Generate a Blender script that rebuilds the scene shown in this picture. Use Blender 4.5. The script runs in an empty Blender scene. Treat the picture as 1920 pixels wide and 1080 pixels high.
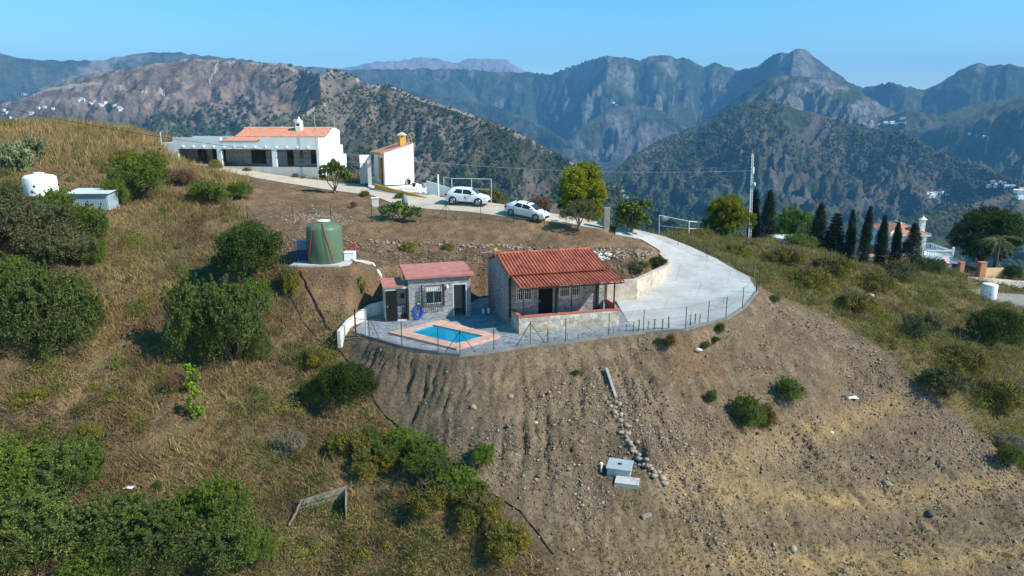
import bpy, bmesh, math, random
import numpy as np
from mathutils import Vector, Matrix
from mathutils.geometry import delaunay_2d_cdt
from math import sin, cos, tan, atan, atan2, sqrt, pi, radians as R_

scene = bpy.context.scene
col = scene.collection

# ------------------------------------------------------------------ camera
PITCH = R_(13.6)
F = 1280.0
cam_d = bpy.data.cameras.new("camera"); cam = bpy.data.objects.new("camera", cam_d); col.objects.link(cam)
cam.location = (0, 0, 0); cam.rotation_euler = (R_(90) - PITCH, 0, 0)
cam_d.sensor_width = 36; cam_d.lens = 24; cam_d.clip_start = .5; cam_d.clip_end = 60000
scene.camera = cam

# ------------------------------------------------------------------ light
SUN = Vector((.73, -.25, .66)).normalized()
EL = math.asin(SUN.z)
w = bpy.data.worlds.new("World"); scene.world = w; w.use_nodes = True
nt = w.node_tree; bg = nt.nodes['Background']
sky = nt.nodes.new('ShaderNodeTexSky'); sky.sky_type = 'NISHITA'; sky.sun_disc = False
sky.sun_elevation = EL; sky.sun_rotation = atan2(SUN.x, SUN.y)
sky.altitude = 300; sky.air_density = 1.0; sky.dust_density = 0.0; sky.ozone_density = 1.6
hsv = nt.nodes.new('ShaderNodeHueSaturation'); hsv.inputs['Hue'].default_value = .478; hsv.inputs['Saturation'].default_value = 1.5
nt.links.new(sky.outputs[0], hsv.inputs['Color']); nt.links.new(hsv.outputs[0], bg.inputs[0]); bg.inputs[1].default_value = .155
sl = bpy.data.lights.new("sun", 'SUN'); so = bpy.data.objects.new("sun", sl); col.objects.link(so)
sl.energy = 4.7; sl.angle = R_(.53); sl.color = (1, .95, .87)
so.rotation_euler = SUN.to_track_quat('Z', 'Y').to_euler(); so.location = (60, -30, 80)
scene.view_settings.view_transform = 'Standard'; scene.view_settings.look = 'None'
scene.view_settings.exposure = 0.47; scene.view_settings.gamma = 1
scene.cycles.max_bounces = 6; scene.cycles.diffuse_bounces = 2; scene.cycles.transparent_max_bounces = 12
scene.cycles.volume_bounces = 0; scene.cycles.glossy_bounces = 2; scene.cycles.transmission_bounces = 4

random.seed(7)
rng = np.random.default_rng(11)

# ------------------------------------------------------------------ viewing geometry: pixel of the 1920x1080 photo -> direction
def ray(px, py):
    t = (540 - py) / F
    return ((px - 960) / F, cos(PITCH) + t * sin(PITCH), -sin(PITCH) + t * cos(PITCH))
def PZ(px, py, z):
    r = ray(px, py); k = z / r[2]; return (r[0] * k, r[1] * k, z)
def PY(px, py, y):
    r = ray(px, py); k = y / r[1]; return (r[0] * k, y, r[2] * k)
def depth(p):  # distance along the optical axis
    return p[1] * cos(PITCH) - p[2] * sin(PITCH)

# ------------------------------------------------------------------ numpy noise
_perm = np.random.default_rng(3).permutation(256); _perm = np.concatenate([_perm, _perm, _perm])
_g = np.random.default_rng(4).uniform(-1, 1, 256)
_ga = np.random.default_rng(5).uniform(0, 2 * np.pi, 256); _gx = np.cos(_ga); _gy = np.sin(_ga)
def perlin(x, y):
    x = np.asarray(x, float); y = np.asarray(y, float)
    xi = np.floor(x).astype(int); yi = np.floor(y).astype(int); xf = x - xi; yf = y - yi
    xi &= 255; yi &= 255
    u = xf * xf * xf * (xf * (xf * 6 - 15) + 10); v = yf * yf * yf * (yf * (yf * 6 - 15) + 10)
    def g(a, b, dx, dy):
        h = _perm[_perm[a] + b]; return _gx[h] * dx + _gy[h] * dy
    n00 = g(xi, yi, xf, yf); n10 = g(xi + 1, yi, xf - 1, yf)
    n01 = g(xi, yi + 1, xf, yf - 1); n11 = g(xi + 1, yi + 1, xf - 1, yf - 1)
    return ((n00 * (1 - u) + n10 * u) * (1 - v) + (n01 * (1 - u) + n11 * u) * v) * 1.5
def fbm(x, y, o=4, gain=.5):
    s = 0; a = 1; t = 0
    for i in range(o):
        s = s + a * perlin(x * 2 ** i + 17.3 * i, y * 2 ** i + 5.1 * i); t += a; a *= gain
    return s / t
def ridged(x, y, o=4, gain=.5):
    s = 0; a = 1; t = 0
    for i in range(o):
        s = s + a * (1 - np.abs(perlin(x * 2 ** i + 9.3 * i, y * 2 ** i + 3.7 * i)) * 1.6); t += a; a *= gain
    return s / t
def smooth(a, b, x):
    t = np.clip((x - a) / (b - a), 0, 1); return t * t * (3 - 2 * t)

# ------------------------------------------------------------------ object helpers
def link(o, parent=None):
    col.objects.link(o)
    if parent is not None: o.parent = parent
    return o
def tag(o, label=None, cat=None, group=None, kind=None):
    if label: o['label'] = label
    if cat: o['category'] = cat
    if group: o['group'] = group
    if kind: o['kind'] = kind
    return o
def thing(name, label, cat, loc=(0, 0, 0), rz=0, group=None):
    o = bpy.data.objects.new(name, None); o.empty_display_size = .3
    o.location = loc; o.rotation_euler = (0, 0, rz); link(o); tag(o, label, cat, group); return o
def dup(root, loc, rz=0, s=1, label=None, group=None):
    r = root.copy(); col.objects.link(r); r.location = loc; r.rotation_euler = (0, 0, rz)
    r.scale = (s, s, s) if not hasattr(s, '__len__') else s
    if label: r['label'] = label
    if group: r['group'] = group
    for ch in list(root.children):
        c = ch.copy(); col.objects.link(c); c.parent = r
        for g in ch.children:
            d = g.copy(); col.objects.link(d); d.parent = c
    return r

class MB:
    """collects geometry for ONE mesh"""
    def __init__(s): s.v = []; s.f = []; s.m = []
    def add(s, vs, fs, m=0):
        o = len(s.v); s.v += [tuple(v) for v in vs]
        for f in fs: s.f.append(tuple(i + o for i in f)); s.m.append(m)
        return s
    def box(s, x0, x1, y0, y1, z0, z1, m=0, M=None):
        vs = [(x0, y0, z0), (x1, y0, z0), (x1, y1, z0), (x0, y1, z0), (x0, y0, z1), (x1, y0, z1), (x1, y1, z1), (x0, y1, z1)]
        if M is not None: vs = [M @ Vector(v) for v in vs]
        return s.add(vs, [(0, 3, 2, 1), (4, 5, 6, 7), (0, 1, 5, 4), (1, 2, 6, 5), (2, 3, 7, 6), (3, 0, 4, 7)], m)
    def tube(s, pts, r, n=6, m=0, cap=True):
        pts = [Vector(p) for p in pts]; rr = r if hasattr(r, '__len__') else [r] * len(pts)
        o = len(s.v); k = len(pts)
        for i, p in enumerate(pts):
            d = (pts[min(i + 1, k - 1)] - pts[max(i - 1, 0)]).normalized()
            a = d.orthogonal().normalized() if abs(d.z) < .9 else Vector((1, 0, 0)).cross(d).normalized()
            if abs(d.z) < .9: a = d.cross(Vector((0, 0, 1))).normalized()
            b = d.cross(a)
            for j in range(n):
                t = 2 * pi * j / n; s.v.append(tuple(p + (a * cos(t) + b * sin(t)) * rr[i]))
        for i in range(k - 1):
            for j in range(n):
                s.f.append((o + i * n + j, o + i * n + (j + 1) % n, o + (i + 1) * n + (j + 1) % n, o + (i + 1) * n + j)); s.m.append(m)
        if cap:
            s.f.append(tuple(o + j for j in range(n))[::-1]); s.m.append(m)
            s.f.append(tuple(o + (k - 1) * n + j for j in range(n))); s.m.append(m)
        return s
    def lathe(s, prof, c=(0, 0, 0), n=24, m=0):
        o = len(s.v)
        for (r, z) in prof:
            for j in range(n):
                t = 2 * pi * j / n; s.v.append((c[0] + r * cos(t), c[1] + r * sin(t), c[2] + z))
        for i in range(len(prof) - 1):
            for j in range(n):
                s.f.append((o + i * n + j, o + i * n + (j + 1) % n, o + (i + 1) * n + (j + 1) % n, o + (i + 1) * n + j)); s.m.append(m)
        s.f.append(tuple(o + j for j in range(n))[::-1]); s.m.append(m)
        s.f.append(tuple(o + (len(prof) - 1) * n + j for j in range(n))); s.m.append(m)
        return s
    def prism(s, poly, z0, z1, m=0):
        """poly list of (x,y); z0,z1 numbers"""
        n = len(poly); o = len(s.v)
        s.v += [(x, y, z0) for x, y in poly] + [(x, y, z1) for x, y in poly]
        s.f.append(tuple(o + i for i in range(n))[::-1]); s.m.append(m)
        s.f.append(tuple(o + n + i for i in range(n))); s.m.append(m)
        for i in range(n):
            j = (i + 1) % n; s.f.append((o + i, o + j, o + n + j, o + n + i)); s.m.append(m)
        return s
    def slab(s, q, t, m=0):
        """q: polygon of 3d points (ccw seen from outside), thickened by t against its normal"""
        q = [Vector(p) for p in q]; nn = (q[1] - q[0]).cross(q[2] - q[0]).normalized() * t; n = len(q); o = len(s.v)
        s.v += [tuple(p) for p in q] + [tuple(p - nn) for p in q]
        s.f.append(tuple(o + i for i in range(n))); s.m.append(m)
        s.f.append(tuple(o + n + i for i in range(n))[::-1]); s.m.append(m)
        for i in range(n):
            j = (i + 1) % n; s.f.append((o + i, o + n + i, o + n + j, o + j)); s.m.append(m)
        return s
    def build(s, name, mats, parent=None, smooth=False, bevel=0):
        me = bpy.data.meshes.new(name); me.from_pydata(s.v, [], s.f)
        mats = mats if isinstance(mats, (list, tuple)) else [mats]
        for m in mats: me.materials.append(m)
        if len(mats) > 1: me.polygons.foreach_set('material_index', s.m)
        if smooth: me.polygons.foreach_set('use_smooth', [True] * len(s.f))
        me.update()
        o = bpy.data.objects.new(name, me); link(o, parent)
        if bevel:
            b = o.modifiers.new('bevel', 'BEVEL'); b.width = bevel; b.segments = 2; b.limit_method = 'ANGLE'
        return o

def np_mesh(name, V, T, mat, parent=None, colr=None, smooth_=False):
    """V (n,3), T (m,k) all faces k-gons"""
    me = bpy.data.meshes.new(name); n = len(V); m, k = T.shape
    me.vertices.add(n); me.vertices.foreach_set('co', np.ascontiguousarray(V, dtype=np.float32).ravel())
    me.loops.add(m * k); me.loops.foreach_set('vertex_index', np.ascontiguousarray(T, dtype=np.int32).ravel())
    me.polygons.add(m); me.polygons.foreach_set('loop_start', np.arange(0, m * k, k, dtype=np.int32))
    if smooth_: me.polygons.foreach_set('use_smooth', np.ones(m, dtype=bool))
    me.update(calc_edges=True)
    if colr is not None:
        a = me.color_attributes.new('Col', 'FLOAT_COLOR', 'POINT')
        c = np.ones((n, 4), np.float32); c[:, :3] = colr; a.data.foreach_set('color', c.ravel())
    me.materials.append(mat)
    o = bpy.data.objects.new(name, me); link(o, parent); return o

# ------------------------------------------------------------------ materials
def _new(name):
    m = bpy.data.materials.new(name); m.use_nodes = True; nt = m.node_tree
    return m, nt, nt.nodes['Principled BSDF']
def N(nt, t, **k):
    n = nt.nodes.new(t)
    for a, b in k.items(): setattr(n, a, b)
    return n
def mat(name, c, rough=.8, var=.15, scale=3., bump=0., bscale=30., metal=0., spec=.3, c2=None, world=False, detail=6):
    m, nt, b = _new(name); L = nt.links.new
    b.inputs['Roughness'].default_value = rough; b.inputs['Metallic'].default_value = metal
    b.inputs['Specular IOR Level'].default_value = spec
    tc = N(nt, 'ShaderNodeTexCoord'); no = N(nt, 'ShaderNodeTexNoise'); no.inputs['Scale'].default_value = scale
    no.inputs['Detail'].default_value = detail; no.inputs['Roughness'].default_value = .65
    L(tc.outputs['Object'], no.inputs['Vector'])
    r = N(nt, 'ShaderNodeValToRGB'); e = r.color_ramp.elements
    e[0].position = .3; e[1].position = .7
    c2_ = c2 or [min(1, x * (1 + var)) for x in c]
    e[0].color = (*[x * (1 - var) for x in c], 1); e[1].color = (*c2_, 1)
    L(no.outputs['Fac'], r.inputs['Fac']); L(r.outputs['Color'], b.inputs['Base Color'])
    if bump:
        n2 = N(nt, 'ShaderNodeTexNoise'); n2.inputs['Scale'].default_value = bscale; n2.inputs['Detail'].default_value = 5
        L(tc.outputs['Object'], n2.inputs['Vector'])
        bp = N(nt, 'ShaderNodeBump'); bp.inputs['Strength'].default_value = bump; bp.inputs['Distance'].default_value = .05
        L(n2.outputs['Fac'], bp.inputs['Height']); L(bp.outputs['Normal'], b.inputs['Normal'])
    return m
def attr_mat(name, fine=12., amt=.35, rough=.95, bump=.4, bdist=.06, spots=None):
    """colour from the Col attribute, broken up by world-scale noise"""
    m, nt, b = _new(name); L = nt.links.new
    b.inputs['Roughness'].default_value = rough; b.inputs['Specular IOR Level'].default_value = .1
    at = N(nt, 'ShaderNodeAttribute'); at.attribute_name = 'Col'
    tc = N(nt, 'ShaderNodeTexCoord'); no = N(nt, 'ShaderNodeTexNoise'); no.inputs['Scale'].default_value = fine
    no.inputs['Detail'].default_value = 8; no.inputs['Roughness'].default_value = .7
    L(tc.outputs['Object'], no.inputs['Vector'])
    mr = N(nt, 'ShaderNodeMapRange'); mr.inputs[1].default_value = .3; mr.inputs[2].default_value = .7
    mr.inputs[3].default_value = 1 - amt; mr.inputs[4].default_value = 1 + amt
    L(no.outputs['Fac'], mr.inputs[0])
    mx = N(nt, 'ShaderNodeVectorMath', operation='SCALE'); L(at.outputs['Color'], mx.inputs[0]); L(mr.outputs[0], mx.inputs['Scale'])
    L(mx.outputs[0], b.inputs['Base Color'])
    bp = N(nt, 'ShaderNodeBump'); bp.inputs['Strength'].default_value = bump; bp.inputs['Distance'].default_value = bdist
    L(no.outputs['Fac'], bp.inputs['Height']); L(bp.outputs['Normal'], b.inputs['Normal'])
    return m
def leaf_mat(name, c, var=.45, c2=None, attr=False, trans=.25, patch=2.2):
    m, nt, b = _new(name); L = nt.links.new
    b.inputs['Roughness'].default_value = .7; b.inputs['Specular IOR Level'].default_value = .12
    g = N(nt, 'ShaderNodeNewGeometry')
    if attr:
        at = N(nt, 'ShaderNodeAttribute'); at.attribute_name = 'Col'
        mr = N(nt, 'ShaderNodeMapRange'); mr.inputs[3].default_value = 1 - var; mr.inputs[4].default_value = 1 + var
        L(g.outputs['Random Per Island'], mr.inputs[0])
        mx = N(nt, 'ShaderNodeVectorMath', operation='SCALE'); L(at.outputs['Color'], mx.inputs[0]); L(mr.outputs[0], mx.inputs['Scale'])
        out = mx.outputs[0]
    else:
        r = N(nt, 'ShaderNodeValToRGB'); e = r.color_ramp.elements; c2 = c2 or [min(1, x * (1 + var)) for x in c]
        e[0].color = (*[x * (1 - var) for x in c], 1); e[1].color = (*c2, 1)
        L(g.outputs['Random Per Island'], r.inputs['Fac'])
        oi = N(nt, 'ShaderNodeObjectInfo'); hs = N(nt, 'ShaderNodeHueSaturation')
        mr = N(nt, 'ShaderNodeMapRange'); mr.inputs[3].default_value = .8; mr.inputs[4].default_value = 1.2
        L(oi.outputs['Random'], mr.inputs[0]); L(mr.outputs[0], hs.inputs['Value']); L(r.outputs['Color'], hs.inputs['Color'])
        out = hs.outputs[0]
    tc = N(nt, 'ShaderNodeTexCoord'); no = N(nt, 'ShaderNodeTexNoise'); no.inputs['Scale'].default_value = patch; no.inputs['Detail'].default_value = 3; L(tc.outputs['Object'], no.inputs['Vector'])
    m2 = N(nt, 'ShaderNodeMapRange'); m2.inputs[1].default_value = .38; m2.inputs[2].default_value = .66; L(no.outputs['Fac'], m2.inputs[0])
    mu = N(nt, 'ShaderNodeMixRGB', blend_type='MULTIPLY'); mu.inputs[2].default_value = (1.2, 1.14, .95, 1) if attr else (1.7, 1.35, .95, 1); L(m2.outputs[0], mu.inputs[0]); L(out, mu.inputs[1]); out = mu.outputs[0]
    L(out, b.inputs['Base Color'])
    if trans:
        tr = N(nt, 'ShaderNodeBsdfTranslucent'); L(out, tr.inputs['Color']); mi = N(nt, 'ShaderNodeMixShader'); mi.inputs[0].default_value = trans
        L(b.outputs[0], mi.inputs[1]); L(tr.outputs[0], mi.inputs[2]); L(mi.outputs[0], nt.nodes['Material Output'].inputs['Surface'])
    return m
def masonry(name, cols, scale=3.5, mortar=(.3, .29, .27), msize=.06, bump=.5, stretch=(1, 1, 1), metric='F1', rough=.85):
    """irregular flat stones with joints: voronoi cells"""
    m, nt, b = _new(name); L = nt.links.new
    b.inputs['Roughness'].default_value = rough; b.inputs['Specular IOR Level'].default_value = .2
    tc = N(nt, 'ShaderNodeTexCoord'); mp = N(nt, 'ShaderNodeMapping'); mp.inputs['Scale'].default_value = stretch
    L(tc.outputs['Object'], mp.inputs['Vector'])
    no = N(nt, 'ShaderNodeTexNoise'); no.inputs['Scale'].default_value = 3; L(mp.outputs[0], no.inputs['Vector'])
    ad = N(nt, 'ShaderNodeMixRGB'); ad.inputs[0].default_value = .06; L(mp.outputs[0], ad.inputs[1]); L(no.outputs['Color'], ad.inputs[2])
    v = N(nt, 'ShaderNodeTexVoronoi', feature='F1'); v.inputs['Scale'].default_value = scale; L(ad.outputs[0], v.inputs['Vector'])
    ve = N(nt, 'ShaderNodeTexVoronoi', feature='DISTANCE_TO_EDGE'); ve.inputs['Scale'].default_value = scale; L(ad.outputs[0], ve.inputs['Vector'])
    sep = N(nt, 'ShaderNodeSeparateColor'); L(v.outputs['Color'], sep.inputs[0])
    r = N(nt, 'ShaderNodeValToRGB'); r.color_ramp.interpolation = 'LINEAR'; e = r.color_ramp.elements
    n = len(cols); e[0].color = (*cols[0], 1); e[1].color = (*cols[-1], 1)
    for i in range(1, n - 1):
        q = e.new(i / (n - 1)); q.color = (*cols[i], 1)
    L(sep.outputs[0], r.inputs['Fac'])
    st = N(nt, 'ShaderNodeMapRange'); st.inputs[1].default_value = msize * .6; st.inputs[2].default_value = msize; L(ve.outputs['Distance'], st.inputs[0])
    mx = N(nt, 'ShaderNodeMixRGB'); mx.inputs[1].default_value = (*mortar, 1); L(st.outputs[0], mx.inputs[0]); L(r.outputs['Color'], mx.inputs[2])
    n3 = N(nt, 'ShaderNodeTexNoise'); n3.inputs['Scale'].default_value = 1.3; n3.inputs['Detail'].default_value = 5; L(tc.outputs['Object'], n3.inputs['Vector'])
    mr = N(nt, 'ShaderNodeMapRange'); mr.inputs[1].default_value = .3; mr.inputs[2].default_value = .7; mr.inputs[3].default_value = .8; mr.inputs[4].default_value = 1.15; L(n3.outputs['Fac'], mr.inputs[0])
    sc = N(nt, 'ShaderNodeVectorMath', operation='SCALE'); L(mx.outputs[0], sc.inputs[0]); L(mr.outputs[0], sc.inputs['Scale']); L(sc.outputs[0], b.inputs['Base Color'])
    bp = N(nt, 'ShaderNodeBump'); bp.inputs['Strength'].default_value = bump; bp.inputs['Distance'].default_value = .03
    L(st.outputs[0], bp.inputs['Height']); L(bp.outputs['Normal'], b.inputs['Normal'])
    return m
def glass_mat(name, c=(.02, .025, .03), rough=.08):
    m, nt, b = _new(name); b.inputs['Base Color'].default_value = (*c, 1); b.inputs['Roughness'].default_value = rough
    b.inputs['Specular IOR Level'].default_value = .6; return m
# ------------------------------------------------------------------ near hillside: thin-plate spline through surveyed points
_cp = [ # px, py, Y (metres ahead)
 # left hill
 (0,240,74),(150,246,77),(290,258,81),(100,300,65),(300,300,72),(0,300,61),(-150,300,58),(-150,240,74),
 (0,370,55),(100,375,57),(200,385,58),(300,370,63),(400,350,69),(380,400,62),(460,420,60),(200,450,52),(0,450,47),(-150,450,46),(350,450,56),
 (100,520,47),(250,540,47),(400,540,48.5),(540,500,49.5),(0,600,41),(-200,600,40),(300,600,44),(480,640,42.5),(560,600,45.5),(600,640,44.2),(100,650,40),
 (0,800,34),(250,800,34.5),(500,800,36),(-200,800,33.5),(0,950,30),(300,950,30.5),(600,900,33),(0,1080,26.8),(300,1080,27.3),(600,1080,27.8),(-300,1080,26),
 (650,700,41.5),(740,800,37.3),
 (320,299,82),(345,304,81.5),(400,319,79.6),(330,318,74.5),(303,284,80),(365,330,73.5),(280,262,80.5),(305,262,88),
 # bare slope
 (700,690,40.2),(860,690,38.9),(860,800,35.4),(860,900,32.6),(1000,800,36.1),(1000,690,40),(1160,680,41.6),(1160,885,33.6),(960,1080,28.0),(1160,780,37),
 (1300,660,43.7),(1400,700,43.8),(1400,790,39.8),(1300,780,38.8),(1300,880,34.6),(1450,850,38.8),(1400,830,38.3),(1600,745,45.5),(1550,700,46),(1500,780,41.8),
 (1200,1080,28.8),(1500,1080,31.2),(1500,950,34.5),(1700,900,39.3),(1900,1080,32.8),(1900,900,40.5),(1700,1000,35),(2100,1080,33),(1480,600,51),
 (1420,575,51.5),(1700,650,50),(1750,750,45.5),(1870,860,42.2),(1600,620,51.5),
 # right scrub
 (1500,520,62),(1430,500,63.5),(1500,475,73),(1700,520,75),(1800,520,80),(1900,530,82),(1700,600,60),(1900,600,66),(1900,700,53),(1900,800,46),(2100,600,68),(2100,800,47),
 (1550,560,57.5),(1435,450,81),(1360,450,79),(1300,430,79),(1600,490,81),(1700,500,86),
 # terraces above the house
 (620,500,49.4),(700,500,51),(800,495,53),(760,470,56.5),(900,470,57.5),(1000,470,58.3),(1160,470,59.5),(800,440,60.5),(950,440,61.5),(1100,445,62.3),(1190,455,61.8),
 (600,440,57.5),(520,440,57.8),(560,400,63.5),(680,400,64.5),(740,405,65.2),(860,405,65.7),(960,412,65.2),(1090,428,64.4),
 (640,370,71),(560,355,74),(480,345,75.5),(660,540,47.8),(620,560,47.3),(590,540,47.8),
]
_cw = [ # world points behind the crest and outside the frame
 (-40,95,-3.5),(-70,95,-3),(-100,80,-1),(-100,50,-5),(-60,45,-9),(-60,25,-19),(-30,15,-27),(0,12,-31),(30,12,-33),(60,30,-27),(70,50,-22),
 (-20,95,-8.5),(0,90,-15),(0,80,-12.5),(15,80,-14),(-15,85,-7.4),(-25,90,-6.3),(-35,92,-4.5),
 (-40,140,-28),(0,140,-45),(40,140,-48),(-90,140,-24),(90,140,-48),(20,110,-30),(0,110,-26),(40,110,-28),(70,110,-28),(55,97,-20.5),(65,95,-20.6),(100,90,-26),(100,60,-23),(40,92,-18),(-15,110,-20),(-40,112,-12),(-80,115,-12),(85,125,-38),
 (5,72,-10.2),(-5,74,-9.2),(25,72,-13.2),(12,72,-11.8),
]
CP = np.array([PY(*c) for c in _cp] + _cw, float)
def _phi(r2): return .5 * r2 * np.log(np.maximum(r2, 1e-9))
def tps_fit(P, lam=0.0):
    n = len(P); d2 = (P[:, None, 0] - P[None, :, 0]) ** 2 + (P[:, None, 1] - P[None, :, 1]) ** 2
    A = np.zeros((n + 3, n + 3)); A[:n, :n] = _phi(d2) + lam * np.eye(n); A[:n, n] = 1; A[:n, n + 1:] = P[:, :2]
    A[n, :n] = 1; A[n + 1:, :n] = P[:, :2].T
    b = np.zeros(n + 3); b[:n] = P[:, 2]; return np.linalg.solve(A, b), P
def tps_eval(fit, x, y):
    wts, P = fit; n = len(P); x = np.asarray(x, float); y = np.asarray(y, float); s = wts[n] + wts[n + 1] * x + wts[n + 2] * y
    for i in range(n): s = s + wts[i] * _phi((x - P[i, 0]) ** 2 + (y - P[i, 1]) ** 2)
    return s
BASE = tps_fit(CP, 4.0)

def sdist(poly, x, y):
    """signed distance to polygon, negative inside"""
    x = np.asarray(x, float); y = np.asarray(y, float)
    d = np.full(x.shape, 1e9); ins = np.zeros(x.shape, bool); n = len(poly)
    for i in range(n):
        x0, y0 = poly[i][:2]; x1, y1 = poly[(i + 1) % n][:2]; ex, ey = x1 - x0, y1 - y0
        t = np.clip(((x - x0) * ex + (y - y0) * ey) / (ex * ex + ey * ey + 1e-12), 0, 1)
        d = np.minimum(d, (x - x0 - t * ex) ** 2 + (y - y0 - t * ey) ** 2)
        if y0 != y1:
            c = ((y0 > y) != (y1 > y)) & (x < (x1 - x0) * (y - y0) / (y1 - y0) + x0); ins ^= c
    d = np.sqrt(d); return np.where(ins, -d, d)

ZP = -13.8   # patio level
patio = [(-10.9, 44.7), (-9.6, 43.4), (-7, 41.35), (-4.56, 40.1), (-3.18, 39.7), (-1.13, 40.4), (1.16, 41.55), (3.47, 42.2), (6.44, 43.5), (9.04, 44.4),
         (8.3, 46.5), (8.2, 53.2), (4, 55.4), (-2.6, 53.6), (-3.6, 51.6), (-9.2, 50.0), (-10.3, 48.6)]
drive = [(9.04, 44.4, -13.78), (11.8, 44.5, -13.6), (13.7, 45.6, -13.5), (15.1, 46.2, -13.3), (17.2, 48.7, -13.15), (19.5, 52.7, -12.95), (20.1, 56.5, -12.66), (18.6, 61, -12.02),
         (16.9, 63.5, -11.32), (14.8, 65.5, -10.8), (12.3, 66.3, -10.25), (10.2, 66.6, -9.95), (9.8, 64.2, -9.86), (12.2, 63.9, -10.5), (13.6, 62.2, -11.45), (13.9, 58.9, -12.6), (12.1, 55.4, -13.2), (9.9, 53.2, -13.5), (8.2, 53.2, -13.72), (8.3, 46.5, -13.79)]
_ru = [(300,291,87),(350,297,86),(420,311,83.2),(520,328,81.5),(600,339,80.3),(690,347,78),(760,357,74.6),(830,369,71.8),(930,381,69.8),(1035,399,67.8),(1130,417,66.8)]
_rl = [(1140,431,64.3),(1040,416,64.8),(950,406,65.2),(880,396,66.2),(800,392,67.3),(740,384,69),(700,366,72.4),(620,356,74.8),(560,346,76.8),(470,331,79.3),(400,318,81.3),(310,297,85)]
road = [PY(*c) for c in _ru + _rl]
tankpad = [(-16.2, 48.9), (-11.9, 48.9), (-11.6, 50.2), (-12.2, 52), (-15.8, 52.2)]
def plane_fit(P, deg=3):
    return tps_fit(np.array(P, float), 30.0)
DF = plane_fit(drive); RF = plane_fit(road)
def driveZ(x, y): return tps_eval(DF, x, y)
def roadZ(x, y): return tps_eval(RF, x, y)
ZONES = [(road, roadZ, 2.5, .06), (drive, driveZ, 1.6, .10), (patio, lambda x, y: np.full(np.shape(x), ZP), 1.3, .12), (tankpad, lambda x, y: np.full(np.shape(x), -10.15), 1.2, .05)]
villa_zone = [(44, 91), (64, 89), (66, 104), (46, 106)]
SBX, SBY = PY(1160, 892, 33.7)[:2]; SBZ = float(tps_eval(BASE, np.array([SBX]), np.array([SBY - .4]))[0])
box_zone = [(SBX - 1.1, SBY - .9), (SBX + 1.3, SBY - .9), (SBX + 1.2, SBY + 1.4), (SBX - 1.0, SBY + 1.4)]
ZONES.append((box_zone, lambda x, y: np.full(np.shape(x), SBZ), .9, 0))
ZONES.append((villa_zone, lambda x, y: np.full(np.shape(x), -20.3), 6, 0))

lane = [PY(*q) for q in ((1797, 519, 85.8), (1838, 518, 85.8), (1920, 528, 85), (2000, 532, 84), (2000, 548, 79.5), (1900, 541, 80), (1850, 536, 81), (1815, 528, 82.6))]
LF = tps_fit(np.array(lane), 40)
ZONES.append((lane, lambda x, y: tps_eval(LF, x, y), 1.5, .06))
yard = [PY(*q) for q in ((1868, 548, 77.5), (2000, 556, 76), (2000, 600, 70), (1900, 585, 71.5), (1850, 575, 73), (1820, 560, 75.5), (1800, 545, 79), (1840, 542, 79))]
YF = tps_fit(np.array(yard), 60)
ZONES.append((yard, lambda x, y: tps_eval(YF, x, y), 2, .04))

def rawT(x, y):
    z = tps_eval(BASE, x, y)
    for poly, f, fall, low in ZONES:
        d = sdist(poly, x, y); k = 1 - smooth(0, fall, np.maximum(d, 0)); z = z * (1 - k) + (f(x, y) - low) * k
    return z
def zone_free(x, y):
    m = np.ones(np.shape(x))
    for poly, f, fall, low in ZONES:
        if poly is not box_zone: m = m * smooth(.0, .7, sdist(poly, x, y))
    return m
_YS = np.linspace(20, 150, 2600)
def G0(px, py, zf=rawT):
    r = ray(px, py); k = _YS / r[1]; X = r[0] * k; Z = r[2] * k; t = zf(X, _YS)
    i = np.nonzero(Z < t)[0]
    if len(i) == 0: i = [len(_YS) - 1]
    i = i[0]; return (float(X[i]), float(_YS[i]), float(t[i]))
_dirt_px = [(648,640),(668,700),(705,752),(745,790),(800,838),(870,890),(940,940),(1000,1010),(1060,1080),(1120,1180),(1500,1250),(2000,1250),(2060,1020),(1925,905),(1870,850),(1800,790),(1740,745),(1690,700),(1640,650),(1590,622),(1530,590),(1470,565),(1425,540)]
DIRT = [G0(*c)[:2] for c in _dirt_px] + [(20, 55), (13.5, 47), (6.44, 44.2), (1, 42), (-3.2, 40.4), (-9, 43.6)]
UPPER = [G0(*c)[:2] for c in [(545,500),(480,420),(430,360),(480,335),(620,357),(760,385),(950,410),(1140,430),(1235,460),(1262,500),(1235,530),(1150,545)]] + [(4,53),(-5,50.5),(-12,46.5),(-14,47)]
LEDGE = [G0(*c)[:2] for c in [(1230,890),(1330,860),(1450,815),(1560,765),(1680,735),(1700,765),(1600,800),(1480,845),(1380,890),(1260,925)]]

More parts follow.
